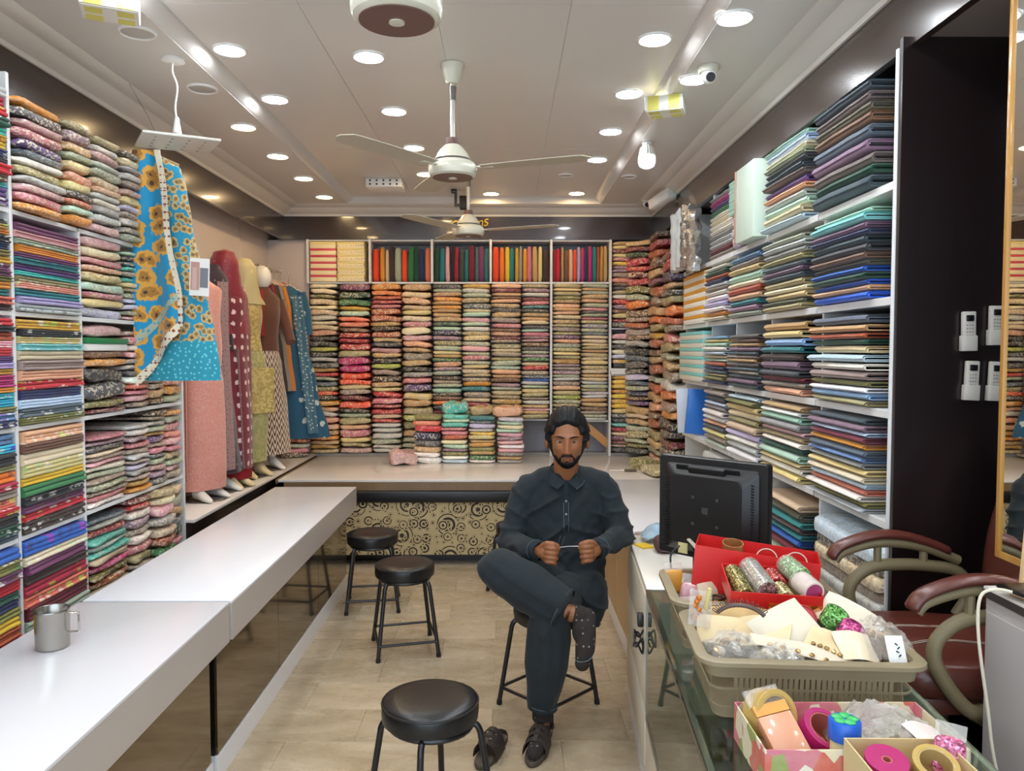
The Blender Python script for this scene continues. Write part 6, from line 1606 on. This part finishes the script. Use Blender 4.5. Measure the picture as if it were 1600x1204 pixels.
# torso and limbs under the clothes
body.tube([(.26, 3.73, .58), (.27, 3.69, .75), (.275, 3.66, .95), (.281, 3.63, 1.07)], [.12, .12, .125, .08], 18)
SHR, ELR, WRR = V((.095, 3.64, 1.035)), V((.018, 3.58, .80)), V((.150, 3.345, .820))
SHL, ELL, WRL = V((.470, 3.64, 1.052)), V((.546, 3.57, .835)), V((.400, 3.345, .826))
for a, b, c in ((SHR, ELR, WRR), (SHL, ELL, WRL)): body.tube([a, b], [.042, .032], 14); body.tube([b, c], [.032, .026], 14); body.ell(b, (.032,) * 3, 12, 8)
body.tube([(.281, 3.63, 1.05), tuple(SHR)], [.05, .04], 14); body.tube([(.281, 3.63, 1.05), tuple(SHL)], [.05, .04], 14)
HIR, KNR, ANR = V((.17, 3.71, .585)), V((-.032, 3.34, .742)), V((.268, 3.212, .590))
HIL, KNL, ANL = V((.34, 3.70, .575)), V((.195, 3.25, .60)), V((.155, 3.265, .11))
for a, b, c in ((HIR, KNR, ANR), (HIL, KNL, ANL)): body.tube([a, b], [.075, .055], 16); body.tube([b, c], [.052, .034], 16); body.ell(b, (.055,) * 3, 14, 10)
# feet
def foot_chain(mb, an, heel, ball, toe, k=1.0):
    mb.tube([an, lerp(an, heel, .7)], [.036 * k, .036 * k], 14); mb.ell(heel, (.034 * k,) * 3, 14, 10)
    mb.tube([heel, lerp(heel, ball, .5), ball, toe], [.033 * k, .037 * k, .036 * k, .026 * k], 16); mb.ell(toe, (.027 * k,) * 3, 12, 8)
FR = (V((.268, 3.212, .590)), V((.345, 3.21, .572)), V((.332, 3.155, .455)), V((.318, 3.135, .402)))
FL = (V((.155, 3.265, .11)), V((.165, 3.30, .055)), V((.132, 3.15, .05)), V((.115, 3.09, .045)))
foot_chain(body, *FR); foot_chain(body, *FL)
# hands: four curled fingers one above the other, thumb on top holding the pin
def hand(mb, w, s):
    """w wrist, s = +1 when the fingers point to +x"""
    def q(x, y, z): return w + V((s * (x * .80 - .004), y * .92, z * .92))
    mb.tube([w, q(.02, -.02, .0), q(.04, -.035, .0)], [.027, .031, .03], 14)
    mb.ell(q(.04, -.035, .0), (.028, .024, .045), 16, 12); mb.ell(q(.03, -.03, .012), (.026, .024, .032), 14, 10)
    for i, (zb, L, r) in enumerate(((.030, 1.0, .0118), (.009, 1.06, .0122), (-.013, 1.0, .0118), (-.034, .86, .0105))):
        zt = zb - .004 * i
        ch = [q(.035, -.055, zb), q(.050, -.068, zb), q(.050 + .027 * L, -.070, zb - .002), q(.050 + .040 * L, -.055, zt), q(.046 + .034 * L, -.034, zt), q(.030 + .02 * L, -.028, zt)]
        if i == 0: ch = [q(.035, -.055, zb), q(.052, -.068, zb + .002), q(.078, -.070, zb), q(.094, -.060, zb - .004), q(.102, -.056, zb - .006)]
        mb.tube(catmull(ch, 3), [r * (1.0 if k < 8 else .94) for k in range((len(ch) - 1) * 3 + 1)], 10)
        for p in ch[1:-1]: mb.ell(p, (r * 1.03,) * 3, 10, 6)
        mb.ell(ch[-1], (r * .95,) * 3, 10, 6)
    ch = [q(.018, -.03, .030), q(.040, -.055, .048), q(.068, -.066, .050), q(.098, -.060, .040)]
    mb.tube(catmull(ch, 4), [.015, .0148, .0145, .014, .0138, .0135, .0132, .013, .0128, .0125, .012, .0112, .0102], 10)
    for p, r in zip(ch, (.015, .0138, .0128, .0102)): mb.ell(p, (r,) * 3, 10, 6)
    return q(.103, -.058, .031)
PA = hand(body, WRR, 1); PB = hand(body, WRL, -1)
fab(body)
bm_ = remeshed(body, .0032, 2, 'person')
bm_.polygons.foreach_set('use_smooth', [True] * len(bm_.polygons))
man = tag(link('person', bm_, SKIN, None, P0), 'bearded man in a dark kameez, seated cross-legged on a stool, holding a pin', 'person')
def mpart(name, mb, mat, parent=None, **k):
    fab(mb); return mb.build(name, mat, parent or man, **k)
# hair, beard, moustache, brows
def hair_off(d, p):
    x, y, z = p.x, p.y, p.z
    side = sstep(.045, .075, abs(x))
    lim = lerp(.070 + .008 * math.cos(x * 60), -.01, side) if y < .0 else lerp(.06, -.075, sstep(-.02, .06, y))
    if y < 0 and side > .5: lim = lerp(lim, .0, sstep(-.055, -.01, y)) if y > -.055 else lerp(.035, lim, .2)
    if abs(x) > .06 and -.03 < y < .045: lim = max(lim, .022)
    m = sstep(lim - .006, lim + .012, z)
    vol = .015 + .011 * sstep(.05, .12, z) + .008 * side
    part = -.010 * g(x - .006, .008) * sstep(.06, .1, z) * (1 if y < .03 else 0)
    strand = .0035 * nz(x * 110 + z * 20, y * 40, z * 22) + .004 * nz(x * 40, y * 18, z * 14)
    return lerp(-.012, max(.004, vol + strand + part), m)
mpart('hair', head_mesh(hair_off, 150, 110), HAIR, angle=80)
def beard_off(d, p):
    x, y, z = p.x, p.y, p.z
    if y > .035 or z > .02: return -.01
    s = abs(x) / (HA * (1 - .15 * (1 - sstep(-1.0, -.1, z / HCc))) * 1.02)
    jaw = sstep(.74, .88, s) * (1 - sstep(.0, .02, z))
    low = 1 - sstep(-.100 + .030 * sstep(.02, .055, abs(x)), -.092 + .030 * sstep(.02, .055, abs(x)), z)
    gt = g(abs(x) - .031, .006) * g(z + .08, .014)
    soul = g(x, .008) * g(z + .095, .007)
    m = max(jaw, low, soul, gt)
    m *= (1 - .0)
    return lerp(-.008, .0045 + .0012 * nz(x * 160, y * 160, z * 90), sstep(.35, .75, m))
mpart('beard', head_mesh(beard_off, 130, 100), HAIR, angle=80)
def mous_off(d, p):
    x, y, z = p.x, p.y, p.z
    if y > -.03: return -.01
    m = g(max(0, abs(x) - .022), .008) * g(z + .0605 + .30 * max(0, abs(x) - .010), .0055)
    return lerp(-.008, .0065 + .001 * nz(x * 200, z * 200, 1), sstep(.35, .7, m))
mpart('moustache', head_mesh(mous_off, 160, 130), HAIR, angle=80)
LIP = M('lips', '8a4f45', .45)
mpart('lip', MB().tube([face_at(-.019 + .038 * k / 8, -.0825 + .006 * abs(k / 4 - 1) ** 2, -.0018) for k in range(9)], [.0015, .003, .0042, .0048, .005, .0048, .0042, .003, .0015], 8), LIP)
EYEW = M('eye_white', '94877c', .6); IRIS = M('iris', '1c100a', .35); LASH = M('lash', '17100e', .6)
for s in (-1, 1):
    c = face_at(s * .0325, .001, .0)
    e = mpart('eye', MB().ell(c + HR @ V((0, .0022, 0)), (.0150, .0075, .0064), 18, 12, rot=HR), EYEW)
    mpart('iris', MB().ell(c + HR @ V((0, -.0042, .0004)), (.0062, .0026, .0058), 14, 8, rot=HR), IRIS, e)
    mpart('eyelid', MB().tube([face_at(s * .0325 + .0165 * q, .0008 + .0062 * (1 - q * q), -.0005) for q in (-1, -.7, -.35, 0, .35, .7, 1)], [.0012, .0026, .003, .003, .003, .0026, .0012], 8), SKIN)
    mpart('eyelash', MB().tube([face_at(s * .0325 + .016 * q, .0008 + .0045 * (1 - q * q), .0012) for q in (-1, -.7, -.35, 0, .35, .7, 1)], [.0006, .0011, .0013, .0013, .0013, .0011, .0006], 6), LASH)
    mpart('eyebrow', MB().tube([face_at(s * (.012 + .042 * k / 7), .0185 + .006 * math.sin(k / 7 * PI * .8), .0005) for k in range(8)], [.0022, .0034, .004, .004, .0036, .003, .0022, .0012], 8), HAIR)
# --- shirt
sh = MB()
rings = []
for (z, cx, cy, rx, ry) in ((.50, .275, 3.66, .20, .17), (.58, .27, 3.69, .215, .185), (.70, .27, 3.685, .218, .172), (.80, .273, 3.675, .212, .160), (.90, .277, 3.665, .208, .146), (1.0, .28, 3.655, .206, .130), (1.065, .281, 3.645, .18, .11), (1.10, .282, 3.63, .125, .088), (1.135, .283, 3.605, .078, .072)):
    rings.append([V((cx + math.cos(q) * rx, cy + math.sin(q) * ry, z)) for q in (2 * PI * j / 40 for j in range(40))])
sh.loft(rings)
for a, b, c in ((SHR, ELR, WRR), (SHL, ELL, WRL)):
    sh.ell(a + V((0, 0, -.008)), (.072, .074, .066), 18, 12); sh.tube([a, lerp(a, b, .5), b], [.071, .066, .06], 20); sh.ell(b, (.061,) * 3, 18, 12)
    sh.tube([b, lerp(b, c, .5), lerp(b, c, .93)], [.060, .052, .043], 20); sh.tube([lerp(b, c, .86), lerp(b, c, 1.0)], [.040, .040], 20)
for a in (SHR, SHL): sh.tube([(.283, 3.615, 1.115), lerp(V((.283, 3.62, 1.105)), a, .5) + V((0, 0, .012)), a], [.062, .068, .072], 20)
# lap and side drape of the long shirt
sh.ell((.375, 3.56, .575), (.105, .17, .10), 24, 16, p=.8); sh.ell((.40, 3.50, .52), (.06, .11, .095), 20, 12)
sh.ell((.17, 3.56, .66), (.13, .16, .075), 24, 14, rot=(0, R(20), R(25)))
shm = remeshed(fab(sh), .0065, 5, 'kameez')
def wrinkle(me, amp, fn):
    me.update(); nrm = [v.normal.copy() for v in me.vertices]
    for v, n_ in zip(me.vertices, nrm): v.co += n_ * fn(v.co + P0) * amp
    me.polygons.foreach_set('use_smooth', [True] * len(me.polygons)); me.update()
def shirt_w(p):
    x, y, z = p.x - .28, p.y, p.z
    k = nz(x * 5 + 3, z * 16 - abs(x) * 18, y * 4) + .7 * nz(x * 10 - z * 9, z * 7 + x * 12, y * 6) + .5 * nz(x * 22, z * 30, y * 20)
    arm = sstep(.16, .22, abs(x)) * (1 - sstep(1.0, 1.08, z))
    w1 = (1 - abs(math.sin(z * 24 + abs(x) * 17 + 2.2 * nz(x * 4, z * 4, 7)))) ** 3 * max(0, .35 + nz(x * 6 + 9, z * 5, 2)) * 2.2
    w2 = (1 - abs(math.sin(z * 40 - abs(x) * 14 + 2.5 * nz(x * 6, z * 5, y * 5)))) ** 2 * max(0, .5 + nz(x * 8, z * 8, y * 8)) * 1.6
    return k * .5 + lerp(w1 * (1 - sstep(1.02, 1.1, z)), w2, arm) - .3
wrinkle(shm, .0115, shirt_w)
kam = link('kameez', shm, KAM, man)
bvh = BVHTree.FromPolygons([v.co.copy() for v in shm.vertices], [tuple(p.vertices) for p in shm.polygons])
def on_shirt(x, z, lift=.001):
    h = bvh.ray_cast(V((x, 2.6, z)) - P0, V((0, 1, 0)))
    return (h[0] + P0 - V((0, lift, 0))) if h[0] else V((x, 3.5, z))
def strip(x0, x1, z0, z1, n, lift): 
    return MB().sheet(lambda u, v: on_shirt(lerp(x0, x1, u) + .012 * (1 - v) * 0, lerp(z0, z1, v), lift), 3, n, .0015)
KST = M('kameez_stitch', '6f7f86', .8); KAM2 = M('kameez_trim', '162127', .85)
mpart('placket', strip(.268, .292, 1.09, .865, 20, .0035), KAM2, kam)
for xx in (.2685, .2915): mpart('stitching', MB().tube([on_shirt(xx, lerp(1.0, .865, k / 12), .0052) for k in range(13)], .0008, 5), KST, kam)
for zz in (1.005, .945): mpart('button', MB().ell(on_shirt(.28, zz, .005), (.0052, .003, .0052), 12, 8), M('button_grey', '8f9494', .3), kam)
for s in (-1, 1): mpart('stitching', MB().tube([on_shirt(.265 + s * .01 - .02 * k / 8, lerp(.845, .79, k / 8), .002) for k in range(9)], .0008, 5), KST, kam)
# collar
for s in (-1, 1):
    def col(u, v, s=s):
        ra = R(90 - lerp(176, 150, v) * u); q = ra if s > 0 else PI - ra; r = lerp(.069, .088, v)
        x = .283 + math.cos(q) * r * (1.02); y = 3.592 + math.sin(q) * (r * 1.0)
        z = lerp(1.178 - .082 * u ** 1.5, 1.135 - .072 * u ** 1.2, v)
        y -= .012 * u * v
        return V((x, y, z))
    mpart('collar', MB().sheet(col, 16, 5, .004), KAM2, kam, angle=60)
    mpart('stitching', MB().tube([col(u / 12, .92) + V((0, -.003, .001)) for u in range(13)], .0007, 5), KST, kam)
# shoulder and cuff seams
for a, b, c in ((SHR, ELR, WRR), (SHL, ELL, WRL)):
    d = (c - b).normalized(); up = V((0, 0, 1)); r1 = d.cross(up).normalized(); r2 = r1.cross(d)
    mpart('cuff', MB().tube([lerp(b, c, .84), lerp(b, c, .86), lerp(b, c, 1.005), lerp(b, c, 1.02)], [.043, .0455, .0435, .038], 24, caps=False), KAM2, kam, angle=60)
    mpart('stitching', MB().tube([lerp(b, c, .87) + r1 * .0458 * math.cos(q) + r2 * .0458 * math.sin(q) for q in (2 * PI * k / 24 for k in range(25))], .0007, 5), KST, kam)
# --- shalwar
tr = MB()
tr.ell((.255, 3.72, .585), (.185, .15, .085), 26, 14)
tr.tube([HIR, lerp(HIR, KNR, .5), KNR], [.10, .098, .088], 22); tr.ell(KNR, (.088,) * 3, 20, 12)
tr.tube([KNR, lerp(KNR, ANR, .45), lerp(KNR, ANR, .93)], [.092, .104, .090], 22)
tr.tube([HIL, lerp(HIL, KNL, .5), KNL], [.105, .10, .086], 22); tr.ell(KNL, (.085,) * 3, 20, 12)
tr.tube([KNL, lerp(KNL, ANL, .5), lerp(KNL, ANL, .9)], [.086, .092, .064], 22)
tr.ell(lerp(KNR, ANR, .35) + V((.0, .03, -.06)), (.10, .07, .06), 20, 12, rot=(0, R(32), 0))
trm = remeshed(fab(tr), .0065, 5, 'shalwar')
def trouser_w(p):
    x, y, z = p.x, p.y, p.z
    up = sstep(.45, .6, z)
    k1 = nz(x * 26, z * 3, y * 20) + .6 * nz(x * 10, z * 9, y * 8)
    k2 = nz((x + z) * 4, (z * 1.8 + x) * 9, y * 5) + .4 * nz(x * 16, z * 16, y * 12)
    return lerp(k1, k2, up)
wrinkle(trm, .011, trouser_w)
shal = link('shalwar', trm, KAM, man)
for a, b, f, r in ((KNR, ANR, .935, .0905), (KNL, ANL, .905, .0645)):
    c = lerp(a, b, f); d = (b - a).normalized(); r1 = d.cross(V((0, 1, .2))).normalized(); r2 = r1.cross(d)
    mpart('hem', MB().tube([lerp(a, b, f - .05), lerp(a, b, f)], [r + .001, r + .001], 26, caps=False), KAM2, shal, angle=60)
    mpart('stitching', MB().tube([lerp(a, b, f - .035) + r1 * (r + .002) * math.cos(q) + r2 * (r + .002) * math.sin(q) for q in (2 * PI * k / 28 for k in range(29))], .0008, 5), KST, shal)
# --- socks and sandals
def sock_mat():
    m, n = newmat('dotted_sock'); v = n.coord('Object'); vo = n.voro(v, 42.0, rnd=.15)
    n.set(Base_Color=n.mix(n.math('LESS_THAN', vo.outputs['Distance'], .17), (*lin('2b2522'), 1), (*lin('8f857c'), 1)), Roughness=.95); n.bump(n.noise(v, 300, 2)[0], .3, .002); return m
SOCK = sock_mat()
sk = MB(); foot_chain(sk, lerp(FR[0], FR[1], .25), FR[1], FR[2], FR[3], 1.16); sk.ell((.325, 3.185, .52), (.046, .042, .06), 18, 12)
me = remeshed(fab(sk), .004, 4, 'sock'); me.polygons.foreach_set('use_smooth', [True] * len(me.polygons)); s1 = link('sock', me, SOCK, man)
mpart('toe_seam', MB().tube([V((.326, 3.148, .432)) + V((.040 * math.cos(q), .042 * math.sin(q), .010 * math.cos(q) + .010 * math.sin(q))) for q in (PI + PI * k / 12 for k in range(13))], .0012, 6), KST, s1)
sk = MB(); foot_chain(sk, V((.155, 3.265, .14)), FL[1], FL[2], FL[3], 1.07); sk.tube([(.155, 3.266, .10), (.156, 3.265, .19)], [.04, .042], 16)
me = remeshed(fab(sk), .004, 4, 'sock'); me.polygons.foreach_set('use_smooth', [True] * len(me.polygons)); link('sock', me, SOCK, man)
SAND = M('sandal_leather', '352d28', .6, var=(20, .2), bump=(60, .3)); SOLE = M('sandal_sole', '4f453b', .7)
def sandal(par, base, heel, toe, worn):
    """base: function local->parent coords; heel/toe 2d points"""
    hx, tx = V((heel[0], heel[1], 0)), V((toe[0], toe[1], 0)); d = (tx - hx); L = d.length; d = d.normalized(); sd = V((-d.y, d.x, 0))
    out = []
    for k in range(28):
        q = 2 * PI * k / 28; a = math.cos(q); w = .038 + .012 * sstep(-.2, .8, a)
        out.append((L * .5 + a * L * .5, math.sin(q) * w))
    def P(a, b, z): return hx + d * a + sd * b + V((0, 0, z))
    def outl(z, k=1.0): return [P(L * .5 + (a - L * .5) * k, b * k, z) for a, b in out]
    o = base('sole', MB().loft([outl(.001, .96), outl(.006), outl(.020), outl(.024, .98)]), SOLE)
    def arch(a, wid, h0, lean=0.0, thk=.004):
        def f(u, v):
            q = PI * (1 - u); aa = a + wid * (v - .5) + lean * math.sin(q)
            w = .044 + .006 * sstep(.3, .8, aa / L)
            return P(aa, math.cos(q) * w, .016 + math.sin(q) ** .8 * h0)
        return MB().sheet(f, 16, 4, thk)
    for (a, wd, h0, ln) in ((L * .70, .034, .066, .0), (L * .57, .034, .078, .004), (L * .44, .034, .088, .008)): base('strap', arch(a, wd, h0, ln), SAND)
    base('strap', MB().sheet(lambda u, v: P(L * (.42 + .36 * u), -.010 + .02 * v, .0265 + lerp(.088, .064, u) * 1.0 - .006), 8, 3, .004), SAND)
    if worn: base('heel_strap', MB().sheet(lambda u, v: P(L * .40 - L * .43 * math.sin(PI * u), math.cos(PI * (1 - u)) * .045, .05 + .018 * v), 18, 2, .004), SAND)
    else: base('heel_strap', MB().sheet(lambda u, v: P(L * .40 - L * .35 * math.sin(PI * u), math.cos(PI * (1 - u)) * .046, .03 + .018 * v), 18, 2, .004), SAND)
sandal(man, lambda nm, mb, mt: mpart(nm, mb, mt, angle=50), (.177, 3.33), (.102, 3.055), True)
sd_ = thing('sandal', 'empty dark brown strap sandal lying beside the front stool', 'sandal', (-.065, 3.17, 0))
sandal(sd_, lambda nm, mb, mt: mb.build(nm, mt, sd_, angle=50), (.055, .13), (-.045, -.13), False)
t = thing('metal_pin', 'thin silver pin held between the seated man\'s fingers', 'pin', (PA + PB) / 2)
c = (PA + PB) / 2
MB().tube([PA - c + V((-.006, 0, 0)), V((0, 0, .003)), PB - c + V((.006, 0, 0))], .0022, 8).build('shaft', MT_CHROME, t)
